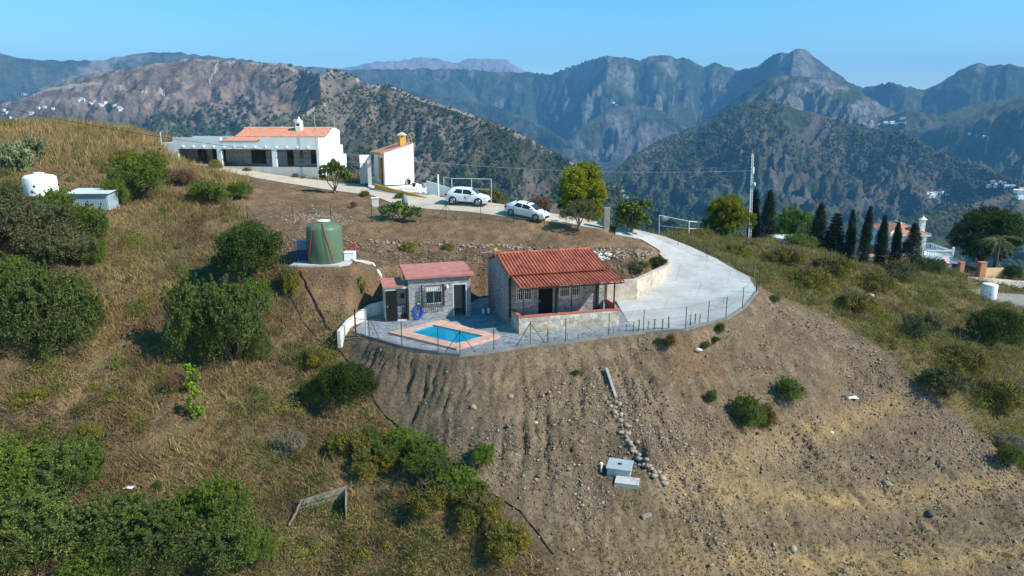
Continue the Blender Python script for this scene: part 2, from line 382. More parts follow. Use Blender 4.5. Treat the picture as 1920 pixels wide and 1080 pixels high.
def T(x, y):
    x = np.asarray(x, float); y = np.asarray(y, float)
    z = rawT(x, y); fr = zone_free(x, y)
    sd = sdist(DIRT, x, y); dirt = 1 - smooth(-.3, 1.0, sd)
    # erosion rills running down the fill from the terrace edge
    cx, cy = x - 1.5, y - 62.0; ang = np.arctan2(cx, -cy) * 40.0; rr = np.sqrt(cx * cx + cy * cy)
    wob = fbm(x * .35, y * .35, 3) * .9 + .25 * fbm(x * 1.4, y * 1.4, 2)
    rill = ridged(ang * 1.0 + wob, rr * .12, 4, .6)
    top = smooth(-1, 3, -(sd)) * dirt
    amp = .30 + .26 * smooth(-.2, .5, fbm(x * .13 + 4, y * .13, 2)) + .34 * smooth(1, -7, x)
    z = z + (rill - .62) * amp * 1.2 * top * smooth(0, 1.2, fr * 1.2)
    z = z + fr * (dirt * (.10 * fbm(x * 1.6, y * 1.6, 4) + .05 * fbm(x * 4.5, y * 4.5, 3) + .16 * fbm(x * .35, y * .35, 3)) + (1 - dirt) * (.30 * fbm(x * .33, y * .33, 3) + .12 * fbm(x * 1.3, y * 1.3, 3)))
    bank = np.exp(-((y - 54.8) / 3.4) ** 2) * smooth(-16, -13, x) * smooth(14, 11, x) * smooth(-10.9, -11.2, -z * 0 - 11.1) * (z < -10.2)
    z = z + fr * bank * (.55 * (ridged(x * .55, y * .55, 4, .6) - .7) + .1 * fbm(x * 3, y * 3, 2))
    return z

def G(px, py): return G0(px, py, T)

# fan-shaped grid
NU, NV = 760, 560
_u = np.linspace(-1.25, 1.25, NU); _vv = np.linspace(0, 1, NV)
_Y = 16 + (150 - 16) * (_vv ** 1.75)
_W = lambda Y: Y + 8
def build_ground():
    X = _u[None, :] * _W(_Y)[:, None]; Yg = np.repeat(_Y[:, None], NU, 1)
    Z = T(X, Yg)
    return X, Yg, Z
GX, GY, GZ = build_ground()
def TG(x, y):
    """height of the finished ground mesh (bilinear)"""
    x = np.asarray(x, float); y = np.asarray(y, float)
    v = ((np.clip(y, 16, 149.9) - 16) / 134) ** (1 / 1.75) * (NV - 1); u = (x / _W(y) + 1.25) / 2.5 * (NU - 1)
    u = np.clip(u, 0, NU - 1.001); v = np.clip(v, 0, NV - 1.001); i = u.astype(int); j = v.astype(int); a = u - i
    y0 = _Y[j]; y1 = _Y[j + 1]; b = np.clip((y - y0) / (y1 - y0), 0, 1)
    return (GZ[j, i] * (1 - a) + GZ[j, i + 1] * a) * (1 - b) + (GZ[j + 1, i] * (1 - a) + GZ[j + 1, i + 1] * a) * b
def tz(x, y): return float(TG(np.array([x]), np.array([y]))[0])

def lerp3(a, b, k): return a * (1 - k[:, None]) + b * k[:, None]
C_ = lambda *a: np.array(a, float)[None, :]
def ground_colour(x, y):
    dirt = 1 - smooth(-.5, .9, sdist(DIRT, x, y) + 1.3 * fbm(x * .5, y * .5, 3))
    up = 1 - smooth(-.5, .9, sdist(UPPER, x, y) + 1.0 * fbm(x * .4, y * .4, 3))
    led = 1 - smooth(-.6, .9, sdist(LEDGE, x, y) + .9 * fbm(x * .6, y * .6, 3))
    low = smooth(0, 10, 36.5 - y + .12 * x) * dirt
    n1 = smooth(-.35, .35, fbm(x * .22, y * .22, 4)); n2 = smooth(-.3, .35, fbm(x * .9 + 7, y * .9, 4)); n3 = smooth(-.1, .4, fbm(x * .15 + 30, y * .15, 3))
    c = lerp3(C_(.13, .094, .055), C_(.22, .155, .082), n1)                 # dry grass litter
    c = lerp3(c, C_(.075, .055, .035), n2 * .55)
    c = lerp3(c, C_(.10, .095, .035), n3 * .35)
    right = smooth(16, 24, x) * (1 - dirt); c = lerp3(c, C_(.13, .12, .045), right * .6)
    d = lerp3(C_(.175, .13, .082), C_(.235, .175, .108), n1); d = lerp3(d, C_(.13, .095, .062), n2 * .5)
    d = lerp3(d, C_(.135, .105, .08), (1 - smooth(-9, 0, x + .25 * (y - 40))) * .7)
    red = .45 * np.exp(-(((x - 12.0) / 2.0) ** 2 + ((y - 42.3) / 1.5) ** 2)) ; d = lerp3(d, C_(.30, .15, .07), np.clip(red * n2 * 1.6, 0, 1))
    d = lerp3(d, C_(.205, .155, .09), low * (.3 + .3 * n3)); n5 = smooth(.0, .35, fbm(x * .5 + 40, y * .5, 4)); d = lerp3(d, C_(.135, .105, .085), n5 * .6); n6 = smooth(.05, .3, fbm(x * 2.2, y * 1.1, 3)); d = lerp3(d, C_(.11, .085, .06), n6 * .5); n7 = smooth(.1, .4, fbm(x * 1.4 + 90, y * 1.0, 4)); d = lerp3(d, C_(.29, .225, .15), n7 * .5); d = lerp3(d, C_(.36, .25, .12), led * (.35 + .4 * n2))
    b2 = np.exp(-((y - 34.2 - .30 * (x - 12)) / .9) ** 2) * smooth(7, 11, x) + np.exp(-((y - 30.0 - .22 * (x - 8)) / .8) ** 2) * smooth(6, 10, x); d = lerp3(d, C_(.37, .26, .12), np.clip(b2 * (.3 + .6 * n2), 0, 1))
    c = lerp3(c, d * (1 + .12 * fbm(x * .6, y * .6, 3))[:, None], dirt)
    uu = lerp3(C_(.22, .14, .082), C_(.30, .195, .115), n1); uu = lerp3(uu, C_(.13, .09, .058), n2 * .6); bk = np.exp(-((y - 54.5) / 2.6) ** 2) * smooth(14, 11, x); uu = lerp3(uu, C_(.105, .075, .05), np.clip(bk * (.35 + .6 * n2), 0, 1))
    c = lerp3(c, uu, up); k_ = .96 * dirt + 1.02 * (1 - dirt); k_ = k_ * (1 - up) + .85 * up; return c * k_[:, None] * np.array([[1., .965, .92]])
M_ground = attr_mat('ground', fine=6., amt=.5, bump=.9, bdist=.18)
idx = np.arange(NU * NV).reshape(NV, NU)
q = np.stack([idx[:-1, :-1], idx[:-1, 1:], idx[1:, 1:], idx[1:, :-1]], -1).reshape(-1, 4)
ground = np_mesh('ground', np.stack([GX, GY, GZ], -1).reshape(-1, 3), q, M_ground, colr=ground_colour(GX.ravel(), GY.ravel()), smooth_=True)
tag(ground, kind='structure')

def sheet(name, poly, zf, m, up=.0, thick=.25, step=.8, kind='structure', parent=None):
    """a slab following zf over a polygon, with skirts"""
    B = []
    n = len(poly)
    for i in range(n):
        a = poly[i][:2]; b = poly[(i + 1) % n][:2]; L = math.hypot(b[0] - a[0], b[1] - a[1]); k = max(1, int(L / step))
        for j in range(k): B.append((a[0] + (b[0] - a[0]) * j / k, a[1] + (b[1] - a[1]) * j / k))
    xs = [p[0] for p in B]; ys = [p[1] for p in B]
    gx, gy = np.meshgrid(np.arange(min(xs), max(xs), step), np.arange(min(ys), max(ys), step)); gx = gx.ravel(); gy = gy.ravel()
    k = sdist(poly, gx, gy) < -.35 * step; pts = [Vector(p) for p in B] + [Vector((a, b)) for a, b in zip(gx[k], gy[k])]
    e = [(i, (i + 1) % len(B)) for i in range(len(B))]
    r = delaunay_2d_cdt(pts, e, [tuple(range(len(B)))], 1, 1e-5)
    V = np.array([(p.x, p.y) for p in r[0]]); Zs = zf(V[:, 0], V[:, 1]) + up
    mb = MB(); mb.v = [(a, b, c) for (a, b), c in zip(V, Zs)]
    mb.f = [tuple(f) for f in r[2]]; mb.m = [0] * len(mb.f)
    cnt = {}
    for f in mb.f:
        for i in range(len(f)):
            a, b = f[i], f[(i + 1) % len(f)]; cnt[(a, b)] = 1
    n0 = len(mb.v)
    for (a, b) in list(cnt):
        if (b, a) not in cnt:
            o = len(mb.v); va, vb = mb.v[a], mb.v[b]
            mb.v += [(va[0], va[1], va[2] - thick), (vb[0], vb[1], vb[2] - thick)]; mb.f.append((b, a, o, o + 1)); mb.m.append(0)
    ob = mb.build(name, m, parent)
    if kind: tag(ob, kind=kind)
    return ob
# ------------------------------------------------------------------ distant hills: one height field made of ridges
RID = {
 'A': dict(p=[(430,300,900),(560,215,1000),(640,175,1080),(690,158,1100),(725,156,1080),(770,178,1050),(850,205,1000),(950,238,930),(1050,292,860),(1150,345,800),(1230,392,750),(1300,440,700),(1400,520,650)], s1=.62, s2=.34, L=260, g=85, amp=30),
 'B': dict(p=[(-300,230,2300),(-100,205,2200),(20,190,2100),(60,178,2050),(130,150,2000),(200,132,1950),(270,122,1900),(350,108,1850),(400,111,1800),(470,116,1750),(530,118,1700),(560,126,1650),(600,142,1500),(625,128,1600),(650,136,1550),(690,156,1500),(760,230,1500),(860,330,1500)], s1=.45, s2=.16, L=500, g=170, amp=55),
 'C': dict(p=[(-400,110,5200),(0,97,5000),(60,110,5000),(130,112,5000),(200,112,5000),(240,102,5000),(290,97,5000),(340,98,5000),(400,107,5000),(470,111,5000),(520,122,5000),(580,124,5000),(640,129,5000),(720,131,5000),(860,150,5000)], s1=.5, s2=.2, L=900, g=500, amp=170),
 'D': dict(p=[(520,150,9500),(600,132,9500),(670,122,9500),(700,116,9500),(740,114,9500),(790,106,9500),(820,109,9500),(850,117,9500),(880,109,9500),(930,110,9500),(950,112,9500),(980,130,9500),(1080,170,9500)], s1=.55, s2=.3, L=1500, g=700, amp=260),
 'E': dict(p=[(500,170,5200),(580,134,5200),(700,130,5200),(780,127,5200),(860,128,5200),(930,134,5200),(1000,136,5200),(1030,139,5100),(1060,126,5000),(1100,112,4900),(1140,102,4800),(1175,106,4800),(1200,112,4900),(1215,105,4900),(1245,103,4900),(1270,107,4900),(1290,108,4900),(1320,124,5000),(1340,114,5000),(1360,121,5000),(1380,130,5000),(1420,124,4900),(1445,105,4800),(1462,98,4700),(1478,100,4650),(1488,93,4600),(1500,89,4600),(1515,94,4600),(1530,106,4600),(1560,128,4600),(1590,150,4600),(1620,163,4700),(1650,155,4700),(1672,153,4600),(1700,160,4600),(1733,168,4700),(1770,150,4700),(1800,130,4700),(1830,115,4700),(1850,121,4700),(1880,121,4700),(1892,117,4700),(1930,128,4700),(2000,110,4700),(2300,120,4700)], s1=.75, s2=.24, L=900, g=330, amp=200),
 'H': dict(p=[(900,330,3600),(1050,260,3600),(1180,290,3500),(1300,240,3300),(1400,170,3200),(1440,141,3200),(1480,140,3200),(1560,146,3200),(1620,175,3200),(1700,222,3200),(1780,275,3200),(1900,330,3200)], s1=.5, s2=.22, L=500, g=220, amp=120),
 'I': dict(p=[(1560,320,3000),(1660,270,3000),(1750,240,2900),(1830,215,2900),(1920,180,2900),(2050,150,2900),(2300,160,2900)], s1=.4, s2=.18, L=500, g=220, amp=110),
 'F': dict(p=[(1020,470,1500),(1120,350,1700),(1180,298,1800),(1240,262,1900),(1310,232,2000),(1380,200,2050),(1440,184,2100),(1500,205,2100),(1570,222,2080),(1640,240,2050),(1700,252,2000),(1760,285,1950),(1840,312,1900),(1920,345,1800),(2050,390,1700),(2200,420,1600)], s1=.42, s2=.24, L=420, g=150, amp=58),
 'K': dict(p=[(1560,520,900),(1650,430,1000),(1750,398,1080),(1830,378,1150),(1920,352,1200),(2100,330,1300)], s1=.3, s2=.15, L=300, g=110, amp=25),
 'L': dict(p=[(560,190,4300),(640,158,4200),(760,166,4100),(860,186,3950),(930,198,3800),(1000,226,3600),(1060,262,3400),(1120,300,3200),(1180,345,3000)], s1=.55, s2=.25, L=600, g=260, amp=110),
 'N': dict(p=[(960,360,3500),(1040,285,3600),(1090,235,3700),(1140,205,3800),(1185,192,3850),(1240,205,3800),(1290,240,3700),(1340,285,3600),(1400,350,3500)], s1=.6, s2=.28, L=500, g=210, amp=110),
 'O': dict(p=[(1500,320,2900),(1580,262,3000),(1640,228,3050),(1700,205,3100),(1760,214,3150),(1820,196,3300),(1880,186,3400),(1960,170,3500),(2200,160,3500)], s1=.5, s2=.25, L=450, g=200, amp=95),
}
for k_, r in RID.items():
    a = []
    for px, py, RR in r['p']:
        d = ray(px, py); h = math.hypot(d[0], d[1]); a.append((atan2(d[0], d[1]), RR, RR * d[2] / h))
    r['a'] = np.array(a)
def farZ(x, y, ids=False):
    az = np.arctan2(x, y); rr = np.sqrt(x * x + y * y)
    z = np.interp(rr, [100, 200, 350, 600, 1000, 1500, 3000, 13000], [-70, -95, -125, -165, -200, -200, -190, -150])
    z = z + 40 * fbm(x / 300., y / 300., 3)
    best = np.zeros(az.shape, int); dd = np.full(az.shape, 400.)
    for n_, (k_, r) in enumerate(RID.items()):
        A = r['a']; RR = np.interp(az, A[:, 0], A[:, 1]); H = np.interp(az, A[:, 0], A[:, 2])
        H = np.where(az < A[0, 0], H - (A[0, 0] - az) * RR * .9, H); H = np.where(az > A[-1, 0], H - (az - A[-1, 0]) * RR * .9, H)
        g = r['g']; wx = x + g * .5 * fbm(x / g / 1.7, y / g / 1.7 + n_ * 9, 3); wy = y + g * .5 * fbm(x / g / 1.7 + 50, y / g / 1.7, 3)
        RR = RR + .03 * RR * fbm(az * 7 + n_ * 5, az * 0 + 2.3, 2)
        d = RR - rr; df = np.maximum(d, 0); db = np.maximum(-d, 0)
        drop = r['s2'] * df + (r['s1'] - r['s2']) * r['L'] * (1 - np.exp(-df / r['L'])) + .7 * db
        # gullies that run down towards the viewer
        azm = az * np.mean(A[:, 1]); n1 = ridged(azm / (g * 1.5) + .8 * fbm(wx / g / 3, wy / g / 3, 2), rr / (g * 2.2) + n_ * 3, 3, .55); n5 = ridged(wx / (g * 2.6) + 3, wy / (g * 2.6) + n_, 3, .5)
        n2 = ridged(wx / g, wy / g, 4, .5)
        ramp = 1 - np.exp(-df / (g * .8))
        n4 = ridged(wx / (g * .28) + 7, wy / (g * .28), 3, .5)
        zz = H - drop + ramp * r['amp'] * ((n1 - .75) * .6 + (n2 - .75) * 1.1 + (n4 - .75) * .7 + (n5 - .75) * 1.5)
        zz = zz + r['amp'] * .05 * fbm(azm / (g * .12), rr / (g * .2), 3) * np.exp(-df / g)
        up = zz > z; best = np.where(up, n_ + 1, best); dd = np.where(up, d, dd); z = np.maximum(z, zz)
    return (z, best, dd) if ids else z
NA, NR = 950, 1050
_az = np.linspace(R_(-44), R_(44), NA)
_r = 125 * (13000 / 125) ** (np.linspace(0, 1, NR) ** .92)
FR, FA = np.meshgrid(_r, _az, indexing='ij'); FX = FR * np.sin(FA); FY = FR * np.cos(FA)
FZ, FB, FD = farZ(FX, FY, True)
def far_colour(x, y, z, b, d):
    s = x.shape; x = x.ravel(); y = y.ravel(); z = z.ravel(); b = b.ravel(); d = d.ravel()
    gz0, gz1 = np.gradient(z.reshape(s)); step = np.gradient(FR, axis=0); sl = np.abs(gz0 / step).ravel()
    rr = np.sqrt(x * x + y * y); k = 1 / (rr * .055)
    n1 = fbm(x / 260., y / 260., 5, .6); n2 = fbm(x / 120., y / 120., 3, .55); n3 = fbm(x / 700. + 9, y / 700., 4)
    names = list(RID)
    out = np.zeros((len(x), 3)) + np.array([.055, .06, .035])
    spec = {'A': ((.19, .148, .118), (.085, .08, .05), -.05), 'B': ((.235, .175, .135), (.16, .125, .095), .1), 'C': ((.05, .065, .04), (.10, .10, .07), .1),
            'D': ((.33, .25, .20), (.2, .17, .14), .1), 'E': ((.04, .058, .028), (.08, .082, .045), .1), 'H': ((.05, .068, .03), (.09, .085, .05), .15), 'I': ((.06, .075, .035), (.1, .09, .06), .1),
            'F': ((.105, .09, .07), (.055, .07, .033), .05), 'K': ((.06, .07, .035), (.13, .11, .085), .15), 'L': ((.05, .068, .034), (.095, .092, .065), .1), 'N': ((.055, .07, .036), (.14, .132, .115), .0), 'O': ((.055, .07, .03), (.10, .09, .06), .05)}
    for i, kk in enumerate(names):
        m = b == i + 1; a, c, th = spec[kk]; f = smooth(th - .22, th + .22, n1 + .5 * n2)
        cc = np.array(a)[None] * (1 - f[:, None]) + np.array(c)[None] * f[:, None]
        if kk == 'E':
            rock = smooth(-.2, .5, n2 * 1.1 + .7 * n1 + (z - 470) / 420. + .4 * (sl - .5)); cc = cc * (1 - .85 * rock[:, None]) + np.array([.205, .195, .18]) * .85 * rock[:, None]
        if kk == 'C':
            rock = smooth(.05, .4, n3 + n2 * .5 + (z - 420) / 900.); cc = cc * (1 - rock[:, None]) + np.array([.22, .19, .155]) * rock[:, None]
        if kk == 'H':
            rock = smooth(.15, .5, n1 + n2 + (sl - .6)); cc = cc * (1 - rock[:, None]) + np.array([.2, .18, .16]) * rock[:, None]
        if kk == 'B':
            wood = smooth(0, 60, 40 - z + 70 * n3) ; cc = cc * (1 - .6 * wood[:, None]) + np.array([.05, .065, .03]) * .6 * wood[:, None]
        out[m] = cc[m]
    # bare tracks along two crests
    for kk, w0 in (('A', 7), ('B', 9)):
        i = names.index(kk) + 1; az = np.arctan2(x, y)
        m = (b == i) & (np.abs(d) < w0) & (fbm(az * 60, az * 0, 2) > .0); out[m] = (.36, .29, .22)
    patch = (b == 1) & (((x - FA0[0]) / 9) ** 2 + ((y - FA0[1]) / 55) ** 2 < 1); out[patch] = (.36, .25, .18)
    return np.clip(out, .01, 1)
def GF(px, py):
    r = ray(px, py); h = math.hypot(r[0], r[1]); d = 150 * (12000 / 150) ** np.linspace(0, 1, 3000)
    x = r[0] / h * d; y = r[1] / h * d; zz = r[2] / h * d; t = farZ(x, y); i = np.nonzero(zz < t)[0]
    i = i[0] if len(i) else -1; return float(x[i]), float(y[i]), float(t[i])
FA0 = GF(1012, 262)
M_far = attr_mat('hill', fine=.035, amt=.6, bump=.6, bdist=6., rough=1)
idx = np.arange(NA * NR).reshape(NR, NA); q = np.stack([idx[:-1, :-1], idx[:-1, 1:], idx[1:, 1:], idx[1:, :-1]], -1).reshape(-1, 4)
hills = np_mesh('hills', np.stack([FX, FY, FZ], -1).reshape(-1, 3), q, M_far, colr=far_colour(FX, FY, FZ, FB, FD), smooth_=True)
tag(hills, kind='structure')
_h = M_far.node_tree; _q = N(_h, 'ShaderNodeTexNoise'); _q.inputs['Scale'].default_value = .009; _q.inputs['Detail'].default_value = 9; _q.inputs['Roughness'].default_value = .62; _qt = N(_h, 'ShaderNodeTexCoord'); _h.links.new(_qt.outputs['Object'], _q.inputs['Vector'])
_qb = N(_h, 'ShaderNodeBump'); _qb.inputs['Strength'].default_value = .75; _qb.inputs['Distance'].default_value = 45; _h.links.new(_q.outputs['Fac'], _qb.inputs['Height'])
_ob = [n for n in _h.nodes if n.bl_idname == 'ShaderNodeBump' and n != _qb][0]; _h.links.new(_qb.outputs['Normal'], _ob.inputs['Normal'])

# woodland and scrub scattered over the hills, nobody could count it
def far_scatter(name, n, rmin, rmax, azr, keep, size, cl, seed):
    g = np.random.default_rng(seed); az = g.uniform(R_(azr[0]), R_(azr[1]), n); rr = rmin * (rmax / rmin) ** g.uniform(0, 1, n)
    x = rr * np.sin(az); y = rr * np.cos(az); z, b, d = farZ(x, y, True); k = keep(x, y, z, b, d, g); x, y, z, rr = x[k], y[k], z[k], rr[k]; m = len(x)
    s = g.uniform(.5, 1.0, m) * size(rr); 
    oc = np.array([(1, 0, 0), (.3, .95, 0), (-.8, .6, 0), (-.8, -.6, 0), (.3, -.95, 0), (0, 0, 1.1), (.6, .2, .8), (-.5, .1, .8)], float)
    fc = np.array([(0, 1, 6), (1, 5, 6), (1, 2, 5), (2, 7, 5), (2, 3, 7), (3, 4, 7), (4, 5, 7), (4, 0, 6), (4, 6, 5)])
    a = g.uniform(0, 6.28, m); ca, sa = np.cos(a), np.sin(a)
    jit = g.uniform(.75, 1.25, (m, 8, 1)); P = oc[None] * jit; Px = P[..., 0] * ca[:, None] - P[..., 1] * sa[:, None]; Py = P[..., 0] * sa[:, None] + P[..., 1] * ca[:, None]
    V = np.stack([Px * s[:, None] + x[:, None], Py * s[:, None] + y[:, None], (P[..., 2]) * s[:, None] + z[:, None] - .15 * s[:, None]], -1)
    Tt = fc[None] + (np.arange(m) * 8)[:, None, None]
    cc = np.array(cl[0])[None] * (1 - (f := g.uniform(0, 1, m))[:, None]) + np.array(cl[1])[None] * f[:, None]
    o = np_mesh(name, V.reshape(-1, 3), Tt.reshape(-1, 3), M_farleaf, colr=np.repeat(cc, 8, 0)); tag(o, kind='stuff'); return o
M_farleaf = attr_mat('far_leaf', fine=.5, amt=.2, bump=0)
def kA(x, y, z, b, d, g): 
    f = fbm(x / 70., y / 70., 3) + .8 * fbm(x / 260. + 3, y / 260., 2); gy = fbm(np.arctan2(x, y) * 14, np.sqrt(x * x + y * y) / 400, 3)
    return (b == 1) & (g.uniform(0, 1, len(x)) < smooth(-.75, .2, f - .35 * gy)) & (((x - FA0[0]) / 10) ** 2 + ((y - FA0[1]) / 60) ** 2 > 1)
o = far_scatter('ridge_scrub', 60000, 380, 1150, (-24, 22), kA, lambda r: 2.9 + 0 * r, ((.028, .045, .018), (.06, .072, .032)), 1)
tag(o, 'dark green pines and scrub dotting the brown ridge', 'scrub')
def kF(x, y, z, b, d, g):
    f = fbm(x / 150., y / 150., 3) + .8 * fbm(x / 500. + 3, y / 500., 2)
    return ((b == 8) | (b == 9) | (b == 0)) & (g.uniform(0, 1, len(x)) < smooth(-.45, .3, f - .12 * (np.arctan2(x, y) < .42)))
o = far_scatter('valley_woodland', 160000, 500, 2150, (4, 44), kF, lambda r: 2.6 + r / 1000., ((.028, .042, .02), (.058, .07, .032)), 2)
tag(o, 'green woodland covering the valley slopes right of centre', 'woodland')
def kB(x, y, z, b, d, g):
    f = fbm(x / 180., y / 180., 3); return ((b == 2) | (b == 0)) & (g.uniform(0, 1, len(x)) < smooth(30, -30, z - 70 * f - 10) + .10)
o = far_scatter('left_woodland', 42000, 600, 1700, (-44, -12), kB, lambda r: 2.6 + r / 600., ((.026, .045, .02), (.055, .075, .03)), 3)
o.name = 'hillside_woodland'; tag(o, 'dark woodland on the lower slopes behind the white house', 'woodland')

M_track = mat('pale_track', (.34, .27, .2), 1, .1, .02)
def track(name, label, pts, w_):
    P = []
    for (a, b_) in zip(pts[:-1], pts[1:]):
        for k in range(6): P.append(GF(a[0] + (b_[0] - a[0]) * k / 6, a[1] + (b_[1] - a[1]) * k / 6))
    mb = MB(); V = []
    for i, p in enumerate(P):
        r_ = math.hypot(p[0], p[1]); ux, uy = p[0] / r_, p[1] / r_
        for s_ in (-1, 1): x = p[0] + ux * s_ * w_; y = p[1] + uy * s_ * w_; V.append((x, y, float(farZ(np.array([x]), np.array([y]))[0]) + 1.2))
    mb.v = V
    for i in range(len(P) - 1):
        if abs(math.hypot(*P[i][:2]) - math.hypot(*P[i + 1][:2])) < 160: mb.f.append((2 * i, 2 * i + 1, 2 * i + 3, 2 * i + 2)); mb.m.append(0)
    tag(mb.build(name, M_track), label, None, kind='structure')
track('dirt_track', 'pale track', [(40, 178), (100, 168), (150, 161), (200, 157)], 7)
track('dirt_track', 'pale track', [(212, 166), (250, 171), (290, 173), (322, 176)], 7)
track('dirt_track', 'pale track', [(392, 158), (400, 140), (412, 120)], 6)
track('dirt_track', 'pale track', [(528, 122), (545, 130), (568, 144)], 12)
track('dirt_track', 'pale track', [(732, 163), (750, 171), (790, 190), (845, 206), (900, 226)], 3)
track('dirt_track', 'pale track', [(1630, 235), (1670, 233), (1710, 229)], 6)
track('dirt_track', 'pale track', [(1145, 196), (1160, 200)], 14)
# ------------------------------------------------------------------ foliage
def leaves(centres, radii, per, size, seed, flat=1.0, upb=.25, aspect=.45):
    """leaf-sized quads gathered in clumps -> V, T"""
    g = np.random.default_rng(seed); c = np.repeat(np.asarray(centres, float), per, 0); r = np.repeat(np.asarray(radii, float), per)
    n = len(c); d = g.normal(size=(n, 3)); d /= np.linalg.norm(d, axis=1)[:, None]
    p = c + d * (r * g.uniform(.25, 1.08, n) ** .6)[:, None] * np.array([1, 1, flat])
    nn = g.normal(size=(n, 3)) * .9 + d * .9 + np.array([0, 0, upb]); nn /= np.linalg.norm(nn, axis=1)[:, None]
    a = np.cross(nn, g.normal(size=(n, 3))); a /= np.linalg.norm(a, axis=1)[:, None]; b = np.cross(nn, a)
    s = (size * g.uniform(.6, 1.25, n))[:, None]; A = a * s; B = b * s * aspect
    V = np.stack([p - A, p + B * .9 - A * .1, p + A, p - B * .9 - A * .1], 1).reshape(-1, 3)
    return V, np.arange(4 * n).reshape(-1, 4)
def crown_clumps(lobes, n, cr, seed, lo=.55):
    """clump centres over the surface of several lobes (cx,cy,cz,rx,ry,rz)"""
    g = np.random.default_rng(seed); L = np.array(lobes, float); wt = (L[:, 3] * L[:, 5]); wt /= wt.sum(); k = g.choice(len(L), n, p=wt)
    d = g.normal(size=(n, 3)); d /= np.linalg.norm(d, axis=1)[:, None]; d[:, 2] = np.where(d[:, 2] < -.5, -d[:, 2], d[:, 2])
    rr = g.uniform(lo, 1.0, n) ** .5; p = L[k, :3] + d * L[k, 3:6] * rr[:, None]; return p, g.uniform(.55, 1.3, n) * cr
def stem_mb(H, R, n=5, base=.12, seed=0, spread=.6, split=.25):
    g = random.Random(seed); mb = MB()
    mb.tube([(0, 0, -.25), (0, 0, H * split * .5), (.02, 0, H * split)], [base * 1.15, base, base * .85], 7)
    if R == .9:   # bare twigs standing out of the leaves
        for i in range(16):
            a = g.uniform(0, 6.28); q = g.uniform(.5, .85); p0 = Vector((q * cos(a) * .6, q * sin(a) * .6, H * .5)); p1 = Vector((q * cos(a) * 1.15, q * sin(a) * 1.15, H * g.uniform(.6, 1.05))); mb.tube([p0, p1], [.012, .004], 3)
    for i in range(n):
        a = 2 * pi * i / n + g.uniform(-.4, .4); rr = R * spread * g.uniform(.5, 1)
        p0 = Vector((0, 0, H * split * g.uniform(.7, 1))); p2 = Vector((rr * cos(a), rr * sin(a), H * g.uniform(.6, .85)))
        p1 = p0.lerp(p2, .5) + Vector((g.uniform(-.1, .1), g.uniform(-.1, .1), -.05 * H)) * 1
        mb.tube([p0, p1, p2], [base * .6, base * .42, base * .18], 5)
        for j in range(2):
            q = p1.lerp(p2, .4) + Vector((g.uniform(-.4, .4) * R, g.uniform(-.4, .4) * R, H * .2)); mb.tube([p1, q], [base * .3, base * .1], 4)
    return mb
M_bark = mat('bark', (.10, .075, .055), .9, .3, 8, .5, 40)
M_bark_pale = mat('bark_pale', (.21, .175, .14), .9, .3, 8, .5, 40)
LM = dict(
 olive=leaf_mat('olive_leaf', (.075, .09, .042), .4, (.175, .195, .095)), dark=leaf_mat('dark_leaf', (.018, .042, .009), .4, (.055, .10, .016)),
 green=leaf_mat('green_leaf', (.058, .112, .02), .45, (.16, .245, .042)), mid=leaf_mat('mid_leaf', (.05, .088, .024), .5, (.14, .20, .055)),
 bright=leaf_mat('bright_leaf', (.10, .19, .018), .35, (.17, .30, .025)), yellow=leaf_mat('yellow_leaf', (.17, .18, .03), .35, (.25, .25, .045)),
 pine=leaf_mat('pine_needle', (.11, .15, .010), .4, (.26, .31, .02), trans=.35), cyp=leaf_mat('cypress_leaf', (.016, .03, .012), .4, (.03, .05, .018), trans=.1),
 grey=leaf_mat('grey_leaf', (.13, .135, .10), .3, (.2, .2, .15)), brown=leaf_mat('brown_twig', (.13, .09, .06), .4, (.2, .14, .085)),
 fig=leaf_mat('fig_leaf', (.06, .10, .025), .4, (.13, .19, .05)), willow=leaf_mat('willow_leaf', (.055, .12, .02), .4, (.10, .19, .03)),
 olive_green=leaf_mat('scrub_leaf', (.10, .105, .022), .4, (.22, .215, .045)), red=leaf_mat('red_petal', (.45, .03, .06), .3, (.6, .06, .1)), cactus=leaf_mat('cactus', (.09, .14, .07), .35, (.18, .23, .13), trans=0))
def plant(name, label, cat, lobes, nclump, cr, per, leaf, lm, H, R, seed, trunk='trunk', base=.12, nb=6, split=.25, bark=None, group=None, flat=1., aspect=.45, crown='crown', spread=.6, shoots=0):
    t = thing(name, label, cat, group=group); c, r = crown_clumps(lobes, nclump, cr, seed)
    if shoots:
        g = np.random.default_rng(seed + 7); k = g.choice(np.nonzero(c[:, 2] > np.median(c[:, 2]))[0], shoots); o = g.normal(0, .07, (shoots, 3)); o[:, 2] = np.abs(o[:, 2]) + .035
        for j in range(1, 4): c = np.concatenate([c, c[k] + o * j]); r = np.concatenate([r, np.full(shoots, cr * (.55 - .12 * j))])
    V, Q = leaves(c, r, per, leaf, seed + 1, flat, aspect=aspect); np_mesh(crown, V, Q, LM[lm], t)
    if trunk: stem_mb(H, R, nb, base, seed, spread, split).build(trunk, bark or M_bark, t, smooth=True)
    return t
PR = {}
def proto(key, *a, **k):
    PR[key] = plant(*a, **k); return PR[key]
_used = set()
def place(key, loc, rz, s, label, group=None, name=None, cat=None):
    r = PR[key]
    if key not in _used:
        _used.add(key); r.location = loc; r.rotation_euler = (0, 0, rz); r.scale = s if hasattr(s, '__len__') else (s, s, s)
        r['label'] = label
        if group: r['group'] = group
    else: r = dup(r, loc, rz, s, label, group)
    if name: r.name = name
    if cat: r['category'] = cat
    return r
